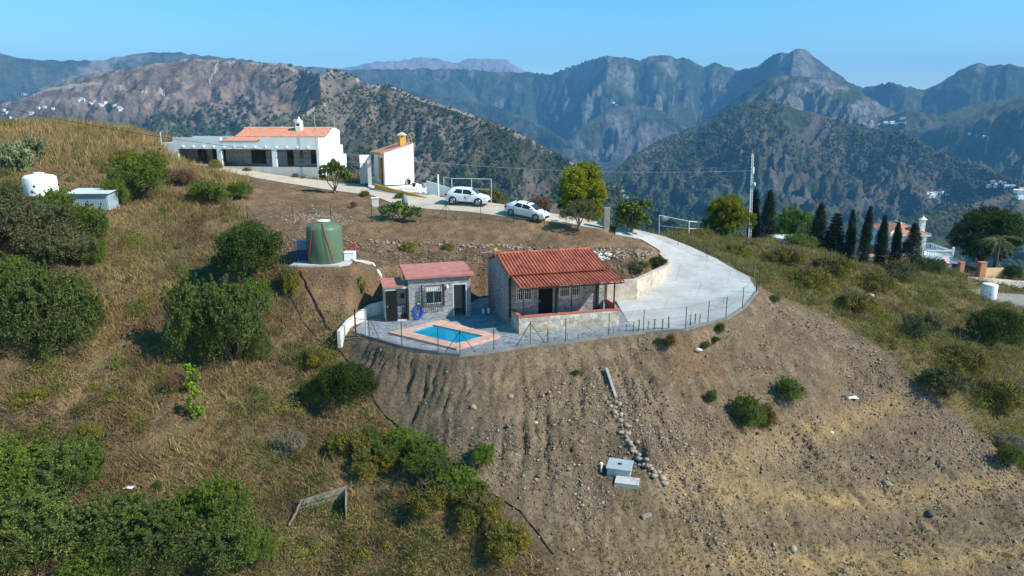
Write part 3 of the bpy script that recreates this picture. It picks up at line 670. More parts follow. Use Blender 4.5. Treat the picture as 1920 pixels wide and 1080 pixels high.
def mlobes(seed, n, R, H, zlo=.35, fill=.55):
    g = random.Random(seed); L = [(0, 0, H * .55, R * .62, R * .62, H * .42)]
    for i in range(n):
        a = 2 * pi * i / n + g.uniform(-.4, .4); q = g.uniform(.4, .62) * R
        L.append((q * cos(a), q * sin(a), H * g.uniform(zlo, .68), R * g.uniform(.32, fill - .08), R * g.uniform(.32, fill - .08), H * g.uniform(.22, .34)))
    return L
# unit prototypes: radius 1, height about 1.6
S_ = lambda k: dict(H=1.5, R=.9, seed=k, trunk='stem', base=.05, nb=7, split=.08, crown='foliage')
B1 = dict(nclump=290, cr=.145, per=60, leaf=.031, flat=1.5, aspect=.34, shoots=110)
proto('mid1', 'bush', 'x', 'bush', mlobes(1, 7, 1, 1.6), lm='mid', **B1, **S_(11))
proto('mid2', 'bush', 'x', 'bush', mlobes(2, 5, 1, 1.6, .3), lm='mid', **B1, **S_(12))
proto('green1', 'bush', 'x', 'bush', mlobes(3, 6, 1, 1.6), lm='green', **B1, **S_(13))
proto('green2', 'bush', 'x', 'bush', mlobes(4, 8, 1, 1.5, .25), lm='green', **B1, **S_(14))
proto('olive1', 'bush', 'x', 'bush', mlobes(5, 7, 1, 1.6), lm='olive', **B1, **S_(15))
proto('dark1', 'bush', 'x', 'bush', [(0, 0, .8, .85, .85, .72)] + mlobes(6, 6, 1, 1.6, .4), nclump=420, cr=.13, per=56, leaf=.028, lm='dark', **S_(16))
proto('yel1', 'shrub', 'x', 'shrub', [(0, 0, .45, .8, .8, .5)], nclump=90, cr=.2, per=60, leaf=.06, lm='yellow', aspect=.25, **S_(17))
proto('sage1', 'shrub', 'x', 'shrub', mlobes(8, 7, 1, 1.0, .25), nclump=170, cr=.17, per=60, leaf=.045, lm='olive_green', aspect=.3, **S_(18))
proto('grey1', 'shrub', 'x', 'shrub', mlobes(9, 5, 1, 1.1, .3), nclump=90, cr=.22, per=60, leaf=.06, lm='grey', aspect=.2, **S_(19))
proto('brown1', 'shrub', 'x', 'shrub', mlobes(10, 5, 1, 1.1, .3), nclump=90, cr=.22, per=60, leaf=.06, lm='brown', aspect=.2, **S_(20))
proto('bright1', 'sapling', 'x', 'sapling', [(0, 0, 1.2, .5, .5, .5), (.25, 0, .6, .35, .3, .4), (-.3, .1, .45, .3, .3, .3)], nclump=26, cr=.2, per=26, leaf=.10, lm='bright', aspect=.6, H=1.7, R=.5, seed=21, trunk='stem', base=.04, nb=4, split=.3, crown='foliage')
def bush(key, px, pyb, wpx, hpx, label, group=None, rz=None, name=None, cat=None, pret=(1.0, 1.6)):
    """a plant whose lowest visible edge is at the given picture row, sized in metres from its distance"""
    gx, gy, gz = G(px, pyb); d = depth((gx, gy, gz)); Rm = wpx * d / F / 2; k = Rm * .62 / math.hypot(gx, gy)
    x, y = gx * (1 + k), gy * (1 + k); z = tz(x, y); Hm = max(hpx * d / F / cos(PITCH) - Rm * .35, Rm * .7)
    hz = {'yel1': 1.0, 'sage1': 1.0, 'grey1': 1.1, 'brown1': 1.1, 'bright1': 1.75}.get(key, 1.6)
    a = random.uniform(0, 6.28) if rz is None else rz
    return place(key, (x, y, z - .12 * Hm), a, (Rm * 1.05, Rm * 1.05, Hm / hz * 1.12), label, group, name, cat)
GS = 'green shrubs on the left hillside'
for a in [
 ('olive1', 60, 522, 175, 118, 'large grey-green olive shrub below the collapsed wooden frame at the left edge'),
 ('green2', 165, 478, 105, 85, 'leafy green shrub on the right side of the grey-green olive shrub, below the metal shed'),
 ('olive1', 128, 520, 110, 80, 'grey-green shrub in front of the leafy one below the metal shed'),
 ('olive1', 20, 470, 130, 90, 'grey-green shrub cut by the left edge, below the collapsed wooden frame'),
 ('green2', 178, 505, 60, 55, 'low leafy shrub at the lower right end of the grey-green shrub mass'),
 ('green1', 20, 575, 110, 80, 'yellowish green bush at the left edge just under the grey-green shrub mass'),
 ('green1', 170, 620, 60, 60, 'light green bush on the right shoulder of the tall feathery bush'),
 ('green2', 400, 640, 80, 90, 'light green bush in the back row of the clump below the round dark tree'),
 ('mid2', 486, 690, 60, 80, 'narrow dark bush at the right end of the big bush clump'),
 ('green1', 160, 935, 90, 75, 'light green bush at the back of the bottom left thicket, left of the white rag'),
 ('green2', 392, 985, 80, 70, 'pale green bush at the back right of the bottom left thicket'),
 ('green1', 480, 1085, 90, 80, 'green bush at the right foot of the bottom left thicket'),
 ('mid1', 25, 672, 150, 150, 'large green bush at the left edge, halfway down the photo'),
 ('mid2', 118, 690, 165, 165, 'tall feathery green bush right beside the large one on the left edge'),
 ('green1', 60, 600, 130, 85, 'light green bush top behind the two large bushes at the left edge'),
 ('mid1', 160, 655, 80, 70, 'small round bush at the right foot of the tall feathery bush'),
 ('mid2', 365, 688, 120, 140, 'left half of the big bush clump in the middle of the left hillside'),
 ('mid1', 440, 706, 140, 160, 'tallest bush of the clump in the middle of the left hillside'),
 ('green1', 478, 630, 80, 95, 'light green bush at the back of the clump, below the round dark tree'),
 ('dark1', 474, 548, 138, 132, 'round dense dark green bush left of the green water tank'),
 ('dark1', 655, 790, 118, 100, 'round dark green bush at the left edge of the bare slope'),
 ('mid2', 592, 772, 56, 55, 'small dark bush touching the round one at the edge of the bare slope'),
 ('green1', 40, 985, 170, 130, 'green bush at the left edge near the bottom of the photo'),
 ('mid1', 130, 960, 150, 110, 'green bush behind the front thicket near the bottom left'),
 ('mid2', 90, 1090, 190, 150, 'feathery green bush at the bottom left corner'),
 ('mid1', 225, 1070, 170, 118, 'dark centred green bush in the bottom left thicket'),
 ('green2', 335, 1050, 130, 105, 'light green bush standing right of the white rag'),
 ('mid2', 330, 1120, 180, 130, 'green bush at the bottom edge in the middle of the thicket'),
 ('green1', 420, 1030, 110, 115, 'upright green bush at the right end of the bottom left thicket'),
 ('mid1', 440, 1105, 150, 120, 'low green bush at the bottom edge left of the wooden boards'),
 ('mid2', 0, 1120, 160, 120, 'green bush cut by the bottom left corner'),
 ('green2', 200, 1130, 150, 90, 'pale green bush at the bottom edge near the left corner'),
 ('green1', 262, 388, 120, 92, 'bright leafy green bush hiding the right end of the metal shed'),
 ('green2', 222, 390, 60, 55, 'dark leafy bush directly at the right end of the metal shed'),
 ('green2', 395, 391, 90, 52, 'low green bush on the hillside right of the leafy bush by the shed'),
 ('green1', 450, 378, 50, 36, 'small round green bush at the edge of the bare upper terrace'),
 ('green1', 108, 412, 66, 55, 'round yellow-green bush in front of the metal shed'),
 ('mid2', 20, 392, 62, 48, 'dark green bush left of the white water tank'),
 ('sage1', 238, 318, 62, 38, 'yellow-green shrub at the upper edge of the leafy bush by the shed'),
 ('sage1', 288, 317, 50, 34, 'yellow-green shrub below the left end of the white house'),
 ('yel1', 405, 318, 30, 20, 'small yellow-green shrub by the plinth of the white house'),
 ('yel1', 165, 842, 62, 42, 'round lime-yellow broom shrub above the bottom left thicket'),
 ('yel1', 62, 762, 62, 34, 'flat yellowish shrub below the large bushes at the left edge'),
 ('grey1', 545, 868, 80, 52, 'pale silvery shrub in dry grass above the wooden boards'),
 ('bright1', 362, 745, 56, 62, 'lime-green sapling below the big bush clump'),
 ('bright1', 372, 800, 46, 70, 'lime-green leafy shoot just below the lime-green sapling'),
 ('bright1', 220, 700, 22, 34, 'tiny lime-green sapling between the two big bush groups'),
 ('green2', 735, 880, 80, 50, 'green shrub at the upper end of the green strip beside the bare slope'),
 ('green1', 800, 905, 90, 56, 'green shrub in the middle of the strip along the bare slope'),
 ('green2', 858, 950, 90, 60, 'darker green shrub lower in the strip along the bare slope'),
 ('green1', 765, 862, 76, 50, 'leafy green shrub between the two uppermost shrubs beside the bare slope'),
 ('mid1', 826, 918, 70, 46, 'small dark green shrub filling the middle of the strip beside the bare slope'),
 ('green1', 890, 962, 60, 44, 'light green shrub at the lower end of the green strip, next to the dark pipe'),
 ('sage1', 700, 905, 100, 60, 'wide olive shrub just left of the green strip beside the bare slope'),
 ('sage1', 820, 985, 120, 60, 'yellow-green scrub below the green strip beside the bare slope'),
 ('mid1', 695, 845, 50, 40, 'small green shrub at the very top of the green strip'),
 ('sage1', 660, 870, 90, 60, 'yellow-green scrub left of the green strip'),
 ('sage1', 900, 1010, 100, 70, 'olive scrub at the lower end of the green strip'),
 ('sage1', 950, 1070, 110, 70, 'olive scrub at the bottom edge left of the bare ground'),
 ('sage1', 590, 700, 70, 50, 'yellowish scrub left of the dark streaked slope'),
 ('sage1', 545, 560, 46, 56, 'ochre scrub right below the round dense dark bush'),
 ('brown1', 330, 745, 60, 40, 'dry brown scrub beneath the left half of the bush clump'),
 ('brown1', 345, 355, 60, 40, 'reddish brown scrub above the low green bush on the left hill'),
 ('brown1', 300, 350, 60, 34, 'brown scrub between the leafy bush by the shed and the white house path'),
]:
    if a[0] == 'bright1': bush(*a, group='lime-green saplings on the left hillside', cat='sapling')
    else: bush(*a, group=GS, cat='shrub' if a[0] in ('sage1', 'yel1', 'grey1', 'brown1') else 'bush')
GB = 'bushes on the bare slope'
for a in [
 ('green2', 1400, 818, 74, 66, 'largest green bush on the bare slope, left of the dry grass ledge'), ('sage1', 1432, 812, 40, 50, 'olive-yellow shrub on the right side of the largest slope bush'),
 ('green1', 1480, 765, 56, 46, 'green bush above the dry grass ledge, right of the largest slope bush'), ('green2', 1333, 765, 28, 26, 'small green bush left above the largest slope bush'),
 ('green2', 905, 888, 58, 44, 'green bush near the bottom of the slope left of the concrete box'), ('mid1', 810, 845, 34, 20, 'small dark shrub at the lower left edge of the bare slope'),
 ('green1', 1888, 885, 48, 44, 'bright green bush at the right edge below the scrub'), ('mid2', 1080, 708, 18, 12, 'tiny weed above the leaning plank'),
 ('olive1', 1322, 668, 22, 16, 'small grey-green weed beside the boulder under the fence'), ('mid1', 1340, 655, 18, 13, 'tiny dark shrub right of the boulder under the fence'),
 ('mid2', 1234, 655, 18, 12, 'tiny dark weed at the slope top below the fence'), ('sage1', 1256, 658, 26, 26, 'olive tuft at the slope top below the fence'),
 ('mid1', 1350, 632, 20, 18, 'small weed high on the slope below the fence corner'), ('green1', 1452, 570, 24, 16, 'small green shrub outside the fence corner')]:
    bush(*a, group=GB, cat='bush')
GR = 'shrubs right of the driveway'
for a in [
 ('dark1', 1858, 655, 100, 92, 'large dark green bush on the right edge below the white tank'), ('mid1', 1905, 650, 50, 60, 'dark bush cut by the right edge below the white tank'),
 ('dark1', 1893, 524, 42, 36, 'round dark bush at the end of the orange wall'), ('sage1', 1520, 545, 90, 50, 'olive scrub on the bank right of the fence corner'),
 ('sage1', 1470, 500, 90, 36, 'yellow-green scrub above the driveway fence'), ('sage1', 1560, 520, 100, 44, 'yellow-green scrub below the row of cypresses'),
 ('sage1', 1640, 550, 90, 46, 'yellowish scrub below the villa cypresses'), ('olive1', 1690, 530, 70, 44, 'grey-green scrub under the widest cypress'),
 ('sage1', 1600, 590, 80, 46, 'olive scrub on the right bank near the pale boulder'), ('olive1', 1720, 640, 80, 56, 'grey-green shrub at the upper edge of the right gully'),
 ('sage1', 1800, 700, 110, 60, 'olive scrub in the middle of the right gully'), ('olive1', 1770, 760, 90, 60, 'grey-green scrub along the right rim of the bare slope'),
 ('sage1', 1870, 780, 110, 70, 'yellow-green scrub at the right edge of the gully'), ('grey1', 1890, 850, 70, 36, 'greyish dead scrub above the bright bush at the right edge'),
 ('green2', 1500, 462, 70, 18, 'green hedge clump in front of the bright green tree'), ('green1', 1560, 478, 60, 16, 'green hedge clump at the foot of the dark fir'),
 ('mid1', 1745, 512, 70, 22, 'dark hedge clump in front of the villa'), ('sage1', 1380, 480, 60, 22, 'olive scrub below the pine by the radio mast')]:
    bush(*a, group=GR, cat='bush')
GT = 'bushes on the terraces above the house'
for a in [('dark1', 1230, 512, 44, 24, 'dark green bush on top of the curved stone wall'), ('olive1', 1195, 524, 46, 24, 'grey-green bush on the stone wall behind the red roof'),
 ('yel1', 768, 474, 40, 22, 'yellow-green shrub on the bank above the pool cabin'), ('yel1', 842, 472, 28, 16, 'small yellow-green shrub on the bank right above the cabin'),
 ('brown1', 663, 392, 16, 14, 'dry brown tuft on the upper terrace by the fig tree'), ('sage1', 684, 370, 24, 14, 'green tuft at the roadside below the railing'),
 ('brown1', 1012, 398, 62, 36, 'brown leafless shrub behind the parked hatchback'), ('green2', 750, 374, 26, 14, 'round green shrub beside the yellow kerb by the outbuilding'),
 ('olive1', 662, 314, 34, 34, 'green shrub behind the railing left of the outbuilding'), ('olive1', 1190, 388, 30, 20, 'grey-green bush beyond the driveway gate')]:
    bush(*a, group=GT, cat='shrub')
bush('bright1', 680, 572, 22, 38, 'small bright green lemon sapling on the bank beside the cabin', name='sapling', cat='sapling')

# ------------------------------------------------------------------ trees
def tree_at(t, px, pyb, rz=0, s=1, y=None):
    p = G(px, pyb) if y is None else None
    if y is not None:
        r = ray(px, pyb); x = r[0] / r[1] * y; p = (x, y, tz(x, y))
    t.location = (p[0], p[1], tz(p[0], p[1]) - .05); t.rotation_euler = (0, 0, rz); t.scale = (s, s, s); return p
def lobes3(seed, n, R, z0, z1, fr=.4):
    g = random.Random(seed); L = [(0, 0, (z0 + z1) / 2, R * .65, R * .65, (z1 - z0) * .42)]
    for i in range(n):
        a = g.uniform(0, 6.28); q = R * g.uniform(.35, .68); z = g.uniform(z0 + .2 * (z1 - z0), z1 - .22 * (z1 - z0)); L.append((q * cos(a), q * sin(a), z, R * fr * g.uniform(.7, 1.1), R * fr * g.uniform(.7, 1.1), (z1 - z0) * .22))
    return L
t = plant('pine_tree', 'tall rounded yellow-green pine beyond the olive tree and the parked cars', 'tree', lobes3(3, 18, 2.8, .1, 7.2, .44), 520, .38, 90, .11, 'pine', 4.2, 2.2, 31, base=.2, aspect=.42, crown='crown', group='pines near the driveway', split=.4)
tree_at(t, 1083, 402, y=73)
t = plant('pine_tree', 'rounded yellow-green pine left of the radio mast', 'tree', lobes3(5, 16, 3.1, .0, 5.1, .44), 480, .36, 90, .11, 'pine', 3.6, 2.4, 33, base=.2, aspect=.42, group='pines near the driveway', split=.4)
tree_at(t, 1360, 462, y=80)
t = plant('carob_tree', 'round olive-green tree behind the white off-roader and metal frame', 'tree', lobes3(8, 11, 1.95, .1, 3.3, .44), 260, .28, 70, .08, 'olive_green', 2.4, 1.4, 35, base=.12, split=.3)
tree_at(t, 921, 378, y=75)
t = plant('olive_tree', 'grey-green olive tree with forked trunk between driveway and terrace', 'tree', lobes3(9, 11, 1.85, .8, 3.0, .42), 240, .24, 60, .07, 'olive', 2.3, 1.5, 37, base=.13, nb=4, bark=M_bark_pale, split=.25, aspect=.25)
tree_at(t, 1085, 433)
t = plant('fig_tree', 'leafy fig tree by the gate pillars at the top of the driveway', 'tree', lobes3(12, 10, 1.75, .5, 3.2, .45), 130, .33, 26, .15, 'fig', 2.6, 1.6, 39, base=.12, nb=6, bark=M_bark_pale, aspect=.8, split=.12)
tree_at(t, 1184, 438)
t = plant('fig_tree', 'fig tree with bare forked limbs in front of the white house', 'tree', [(-.8, 0, 2.4, .7, .7, .6), (.6, 0, 2.2, .8, .7, .7), (0, .2, 2.8, .7, .6, .5), (1.2, 0, 1.7, .45, .5, .5), (-1.1, 0, 1.6, .3, .4, .4)], 70, .3, 20, .16, 'fig', 2.9, 1.5, 41, base=.12, nb=5, bark=M_bark_pale, aspect=.8, split=.1, spread=.8)
tree_at(t, 628, 362)
t = plant('fig_tree', 'low spreading fig tree on the terrace below the road', 'tree', [(-1.2, 0, 1.0, .9, .8, .45), (1.1, 0, .9, 1.0, .7, .45), (0, .2, 1.3, .9, .7, .4)], 60, .32, 20, .15, 'fig', 1.5, 1.8, 43, base=.12, nb=6, bark=M_bark_pale, aspect=.8, split=.15, spread=.85)
tree_at(t, 752, 416)
t = plant('acacia_tree', 'bright green feathery tree between the cypresses and the pine', 'tree', lobes3(14, 15, 3.4, .3, 6.0, .44), 380, .38, 70, .11, 'willow', 3.4, 2.2, 45, base=.15, aspect=.35, split=.25)
tree_at(t, 1487, 455, y=88)
t = plant('shade_tree', 'large dark green tree right of the villa', 'tree', lobes3(16, 22, 5.2, .6, 9.0, .42), 700, .5, 80, .13, 'dark', 6.0, 4.0, 47, base=.3, aspect=.5, split=.25)
tree_at(t, 1838, 500, y=96)
def cypress(seed, H, R):
    g = np.random.default_rng(seed); n = 300; z = g.uniform(.0, 1, n) ** .85; prof = np.sin(np.clip(z * 1.02, 0, 1) ** .55 * pi) ** .6 * .9 + .12 * (1 - z); prof = np.where(z > .93, .18, prof)
    a = g.uniform(0, 6.28, n); q = prof * R * g.uniform(.35, .85, n); c = np.stack([q * np.cos(a), q * np.sin(a), z * H], -1); r = .16 * R + .24 * R * prof
    return leaves(c, r, 60, .075, seed + 1, 2.2, .5, .4)
GC = 'slender dark cypresses'
for i, (px, pyb, top, wpx, y, lab) in enumerate([
 (1411, 452, 360, 20, 84, 'dark cypress standing behind the white radio mast'), (1435, 458, 362, 28, 83, 'dark cypress just right of the radio mast'),
 (1531, 470, 385, 28, 82, 'pointed cypress immediately left of the dark fir'), (1591, 486, 396, 16, 80, 'thin cypress between the dark fir and the tallest cypress'),
 (1617, 493, 388, 20, 79, 'tallest cypress, standing left of the red-tiled villa'), (1648, 497, 408, 22, 80, 'cypress in front of the left end of the red-tiled villa roof'),
 (1675, 499, 419, 19, 80, 'shortest cypress, in front of the villa wall'), (1707, 503, 425, 34, 79, 'broadest cypress, in front of the villa right of the others')]):
    r = ray(px, pyb); x = r[0] / r[1] * y; z = tz(x, y); top_z = PY(px, top, y)[2]; H = top_z - z; d = depth((x, y, z)); Rr = wpx * d / F / 2
    t = thing('cypress_tree', lab, 'cypress', (x, y, z), 0, GC); V, Q = cypress(60 + i, H, Rr * 1.25); np_mesh('crown', V, Q, LM['cyp'], t)
    MB().tube([(0, 0, -.2), (0, 0, H * .5), (0, 0, H * .9)], [.12, .08, .03], 6).build('trunk', M_bark, t); t.rotation_euler = (random.uniform(-.035, .035), random.uniform(-.035, .035), i)
x, y = PY(1562, 478, 81)[:2]; t = thing('fir_tree', 'bushy dark fir with tiered branches between two cypresses', 'fir', (x, y, tz(x, y)))
cc = []; g = np.random.default_rng(5)
for k in range(13):
    zz = .25 + k * .4; rr = 2.0 * (1 - k / 13.6)
    for j in range(int(8 + rr * 22)):
        a = g.uniform(0, 6.28); q = rr * g.uniform(.3, 1); cc.append((q * cos(a), q * sin(a), zz - q * .12))
V, Q = leaves(cc, [.32] * len(cc), 44, .10, 6, .6, .3, .35); np_mesh('crown', V, Q, LM['cyp'], t); MB().tube([(0, 0, -.2), (0, 0, 5.2)], [.14, .03], 6).build('trunk', M_bark, t)
# palm
x, y = PY(1866, 492, 90)[:2]; t = thing('palm_tree', 'palm with arching grey-green fronds in front of the large dark tree', 'palm', (x, y, tz(x, y)))
Hp = PY(1866, 452, 90)[2] - tz(x, y); MB().tube([(0, 0, -.2), (.05, 0, Hp * .5), (0, 0, Hp)], [.32, .26, .24], 9).build('trunk', M_bark, t)
g = random.Random(4); M_frond = leaf_mat('frond', (.10, .13, .06), .35, (.2, .23, .11))
for i in range(30):
    a = 6.28 * i / 30 + g.uniform(-.1, .1); e = g.uniform(-.1, 1.2); L = g.uniform(2.4, 3.1); mb = MB(); pts = []
    for k in range(9):
        s = k / 8; pts.append(Vector((cos(a) * L * s * cos(e * (1 - s * .6)), sin(a) * L * s * cos(e * (1 - s * .6)), Hp + L * (s * sin(e) - .75 * s * s))))
    mb.tube(pts, [.03] * 5 + [.015] * 4, 4)
    for k in range(1, 8):
        for q in range(2):
            p = pts[k].lerp(pts[k + 1], q * .5); d = (pts[k + 1] - pts[k]).normalized()
            sd = d.cross(Vector((0, 0, 1))).normalized()
            for sg in (-1, 1):
                e2 = p + (sd * sg * .8 + d * .6 + Vector((0, 0, -.25))).normalized() * (.55 * (1 - abs(k / 8 - .45)))
                mb.add([p - d * .04, p + d * .04, e2], [(0, 1, 2)])
    mb.build('frond', M_frond, t)
# prickly pears and agave on the left
def prickly(label, px, pyb, s, seed):
    g = random.Random(seed); p = G(px, pyb); t = thing('prickly_pear', label, 'cactus', (p[0], p[1], p[2] - .1), 0, 'prickly pears on the left hill'); mb = MB()
    def pad(c, ax, up, r):
        n = 9; nn = ax.cross(up).normalized() * .035
        v = [c + up * r * (1 + sin(2 * pi * k / n)) * .95 + ax * r * .62 * cos(2 * pi * k / n) for k in range(n)]
        mb.add([q + nn for q in v] + [q - nn for q in v], [tuple(range(n)), tuple(range(n, 2 * n))[::-1]] + [(k, k + n, (k + 1) % n + n, (k + 1) % n) for k in range(n)])
        return c + up * r * 1.9
    for i in range(60):
        a = g.uniform(0, 6.28); c = Vector((g.uniform(-.8, .8) * s, g.uniform(-.5, .5) * s, 0)); up = Vector((g.uniform(-.4, .4), g.uniform(-.4, .4), 1)).normalized()
        for k in range(g.randint(4, 9)):
            ax = Vector((cos(a), sin(a), 0)); ax = (ax - up * ax.dot(up)).normalized(); r = g.uniform(.09, .16) * s
            c = pad(c, ax, up, r); a += g.uniform(.5, 1.8); up = (up + Vector((g.uniform(-.7, .7), g.uniform(-.7, .7), .1))).normalized()
    mb.build('pads', LM['cactus'], t); return t
prickly('prickly pear clump beside the white pole at the left edge', 14, 300, .9, 1)
prickly('tall dark prickly pear clump below the grassy hilltop at the left', 34, 318, 1.25, 2)
prickly('grey-green prickly pear clump on the right of the other two', 62, 290, 1.0, 3)
x, y = G(1770, 506)[:2]; t = plant('bougainvillea', 'red bougainvillea in front of the villa awning', 'flowering shrub', [(0, 0, .5, 1.0, .6, .5), (.7, 0, .4, .5, .4, .35)], 50, .25, 30, .12, 'red', 1, .8, 71, trunk='stem', base=.05, crown='blossom')
t.location = (x, y, tz(x, y))
t['category'] = 'bougainvillea'

# ------------------------------------------------------------------ dry grass, scrub and rubble (uncountable)
def scatter_xy(n, y0, y1, g, um=.96):
    v = g.uniform(0, 1, n); y = y0 + (y1 - y0) * v ** 1.25; x = g.uniform(-um, um, n) * (y + 5); return x, y
def vegmask(x, y):
    fr = zone_free(x, y) * (sdist(DIRT, x, y) > .5); up = sdist(UPPER, x, y) > .4; return fr, up
g = np.random.default_rng(21)
x, y = scatter_xy(690000, 22, 100, g); fr, up = vegmask(x, y); dens = smooth(-.45, .25, fbm(x * .25, y * .25, 3)) * .75 + .25
k = (fr > .8) & up & (g.uniform(0, 1, len(x)) < dens); x, y = x[k], y[k]; n = len(x); z = TG(x, y)
h = g.uniform(.14, .5, n) * (.7 + .7 * smooth(-.3, .4, fbm(x * .4 + 9, y * .4, 3))); wd = g.uniform(.009, .022, n) * (1 + y / 50); a = g.uniform(0, 6.28, n); b = g.uniform(0, 6.28, n); ln = g.uniform(.2, 1.5, n) * h
f = np.clip(.5 + .9 * fbm(x * .2, y * .2, 3) + g.normal(0, .16, n), 0, 1); gr = smooth(.0, .45, fbm(x * .12 + 20, y * .12, 3) + g.normal(0, .12, n) + .35 * smooth(14, 22, x))
c = lerp3(C_(.10, .07, .042), C_(.33, .24, .125), f); c = lerp3(c, C_(.15, .155, .05), gr * .75); br = smooth(.1, .5, fbm(x * .33 + 70, y * .33, 3) + g.normal(0, .1, n)); c = lerp3(c, C_(.085, .06, .045), br * .7); tp = smooth(60, 68, y) * smooth(-14, -20, x); c = lerp3(c, C_(.30, .225, .12), tp * .65); h = h * (1 + .8 * tp)
V = np.stack([np.stack([x - wd * np.cos(a), y - wd * np.sin(a), z - .03], -1), np.stack([x + wd * np.cos(a), y + wd * np.sin(a), z - .03], -1), np.stack([x + ln * np.cos(b), y + ln * np.sin(b), z + h], -1)], 1)
c = c * np.array([[1.26, 1.2, 1.02]])
M_grass = leaf_mat('dry_grass', (.2, .2, .1), .3, attr=True, trans=.3)
o = np_mesh('dry_grass', V.reshape(-1, 3), np.arange(3 * n).reshape(-1, 3), M_grass, colr=np.repeat(c, 3, 0)); tag(o, 'dry straw-coloured grass covering the hillside left and right of the bare slope', 'grass', kind='stuff')
def scrub_mass(name, label, cat, n, y0, y1, keep, rad, per, leaf, cols, seed, flat=.6):
    g = np.random.default_rng(seed); x, y = scatter_xy(n, y0, y1, g); k = keep(x, y, g); x, y = x[k], y[k]; z = TG(x, y); m = len(x); r = g.uniform(rad[0], rad[1], m)
    V, Q = leaves(np.stack([x, y, z + r * .3], -1), r, per, leaf, seed, flat, .3, .28); f = g.uniform(0, 1, m); hh = g.uniform(0, 1, m) < smooth(-.3, .4, fbm(x * .15 + 3, y * .15, 3) + .4 * (x > 16))
    c = lerp3(np.array([cols[0]]), np.array([cols[1]]), f); c2 = lerp3(np.array([cols[2]]), np.array([cols[3]]), f); c = np.where(hh[:, None], c2, c)
    o = np_mesh(name, V, Q, M_grass, colr=np.repeat(np.repeat(c, per, 0), 4, 0)); tag(o, label, cat, kind='stuff'); return o
def keepL(x, y, g):
    fr, up = vegmask(x, y); return (fr > .8) & up & (g.uniform(0, 1, len(x)) < smooth(-.35, .35, fbm(x * .3 + 5, y * .3, 3)) * .8 + .1)
scrub_mass('dry_scrub', 'low brown and olive scrub between the dry grasses on both hillsides', 'scrub', 17000, 23, 98, keepL, (.16, .62), 52, .06, ((.085, .062, .042), (.20, .145, .085), (.075, .08, .024), (.18, .17, .05)), 31)
def keepG(x, y, g):
    fr, up = vegmask(x, y); return (fr > .8) & up & (g.uniform(0, 1, len(x)) < smooth(-.1, .4, fbm(x * .16 + 45, y * .16, 3) + .22 * (x > 16) + .1))
scrub_mass('green_scrub', 'knee-high green and yellowish scrub in patches over both hillsides', 'scrub', 5200, 23, 98, keepG, (.3, .95), 300, .075, ((.04, .07, .016), (.11, .15, .03), (.11, .125, .022), (.25, .235, .05)), 37, .95)
def keepB(x, y, g):
    fr, up = vegmask(x, y); return (fr > .8) & up & (g.uniform(0, 1, len(x)) < smooth(-.05, .4, fbm(x * .2 + 85, y * .2, 3)))
scrub_mass('dead_scrub', 'brown dead scrub in patches over both hillsides', 'scrub', 3600, 23, 98, keepB, (.25, .75), 170, .075, ((.07, .048, .034), (.15, .10, .065), (.12, .085, .05), (.30, .21, .11)), 38, .8)
def keepD(x, y, g): return (sdist(DIRT, x, y) < -.5) & (g.uniform(0, 1, len(x)) < smooth(-.1, .4, fbm(x * .3 + 15, y * .3, 3) - .25 + .5 * smooth(40, 30, y - .15 * x))) & (zone_free(x, y) > .5)
scrub_mass('stubble', 'thin dry stubble on the lower part of the bare slope', 'stubble', 26000, 23, 52, keepD, (.06, .22), 24, .05, ((.20, .15, .08), (.34, .25, .13), (.12, .12, .05), (.18, .17, .07)), 33)
def keepU(x, y, g): return (sdist(UPPER, x, y) < -.3) & (g.uniform(0, 1, len(x)) < .5) & (zone_free(x, y) > .5)
scrub_mass('terrace_stubble', 'dry tufts on the reddish terraces above the house', 'stubble', 2600, 45, 80, keepU, (.07, .22), 16, .06, ((.22, .145, .085), (.36, .25, .14), (.10, .09, .05), (.2, .18, .08)), 35)

ico_v = np.array([(0, 0, 1), (.89, 0, .45), (.28, .85, .45), (-.72, .53, .45), (-.72, -.53, .45), (.28, -.85, .45), (.72, .53, -.45), (-.28, .85, -.45), (-.89, 0, -.45), (-.28, -.85, -.45), (.72, -.53, -.45), (0, 0, -1)])
ico_f = np.array([(0, 1, 2), (0, 2, 3), (0, 3, 4), (0, 4, 5), (0, 5, 1), (1, 6, 2), (2, 7, 3), (3, 8, 4), (4, 9, 5), (5, 10, 1), (6, 7, 2), (7, 8, 3), (8, 9, 4), (9, 10, 5), (10, 6, 1), (11, 7, 6), (11, 8, 7), (11, 9, 8), (11, 10, 9), (11, 6, 10)])
M_stone = attr_mat('stone', fine=6, amt=.3, bump=.4, bdist=.03)
def stones(name, x, y, s, cols, seed, parent=None, z=None):
    g = np.random.default_rng(seed); m = len(x); z = TG(x, y) if z is None else z; J = ico_v[None] * g.uniform(.65, 1.25, (m, 12, 1)) * np.stack([g.uniform(.8, 1.3, m), g.uniform(.6, 1.1, m), g.uniform(.4, .8, m)], -1)[:, None, :]
    a = g.uniform(0, 6.28, m); ca, sa = np.cos(a)[:, None], np.sin(a)[:, None]; P = np.stack([J[..., 0] * ca - J[..., 1] * sa, J[..., 0] * sa + J[..., 1] * ca, J[..., 2]], -1) * s[:, None, None]
    V = P + np.stack([x, y, z + .2 * s], -1)[:, None, :]; Tt = ico_f[None] + (np.arange(m) * 12)[:, None, None]; f = g.uniform(0, 1, m)
    c = lerp3(np.array([cols[0]]), np.array([cols[1]]), f); return np_mesh(name, V.reshape(-1, 3), Tt.reshape(-1, 3), M_stone, parent, colr=np.repeat(c, 12, 0))
g = np.random.default_rng(41); x, y = scatter_xy(330000, 23, 56, g); sd = sdist(DIRT, x, y)
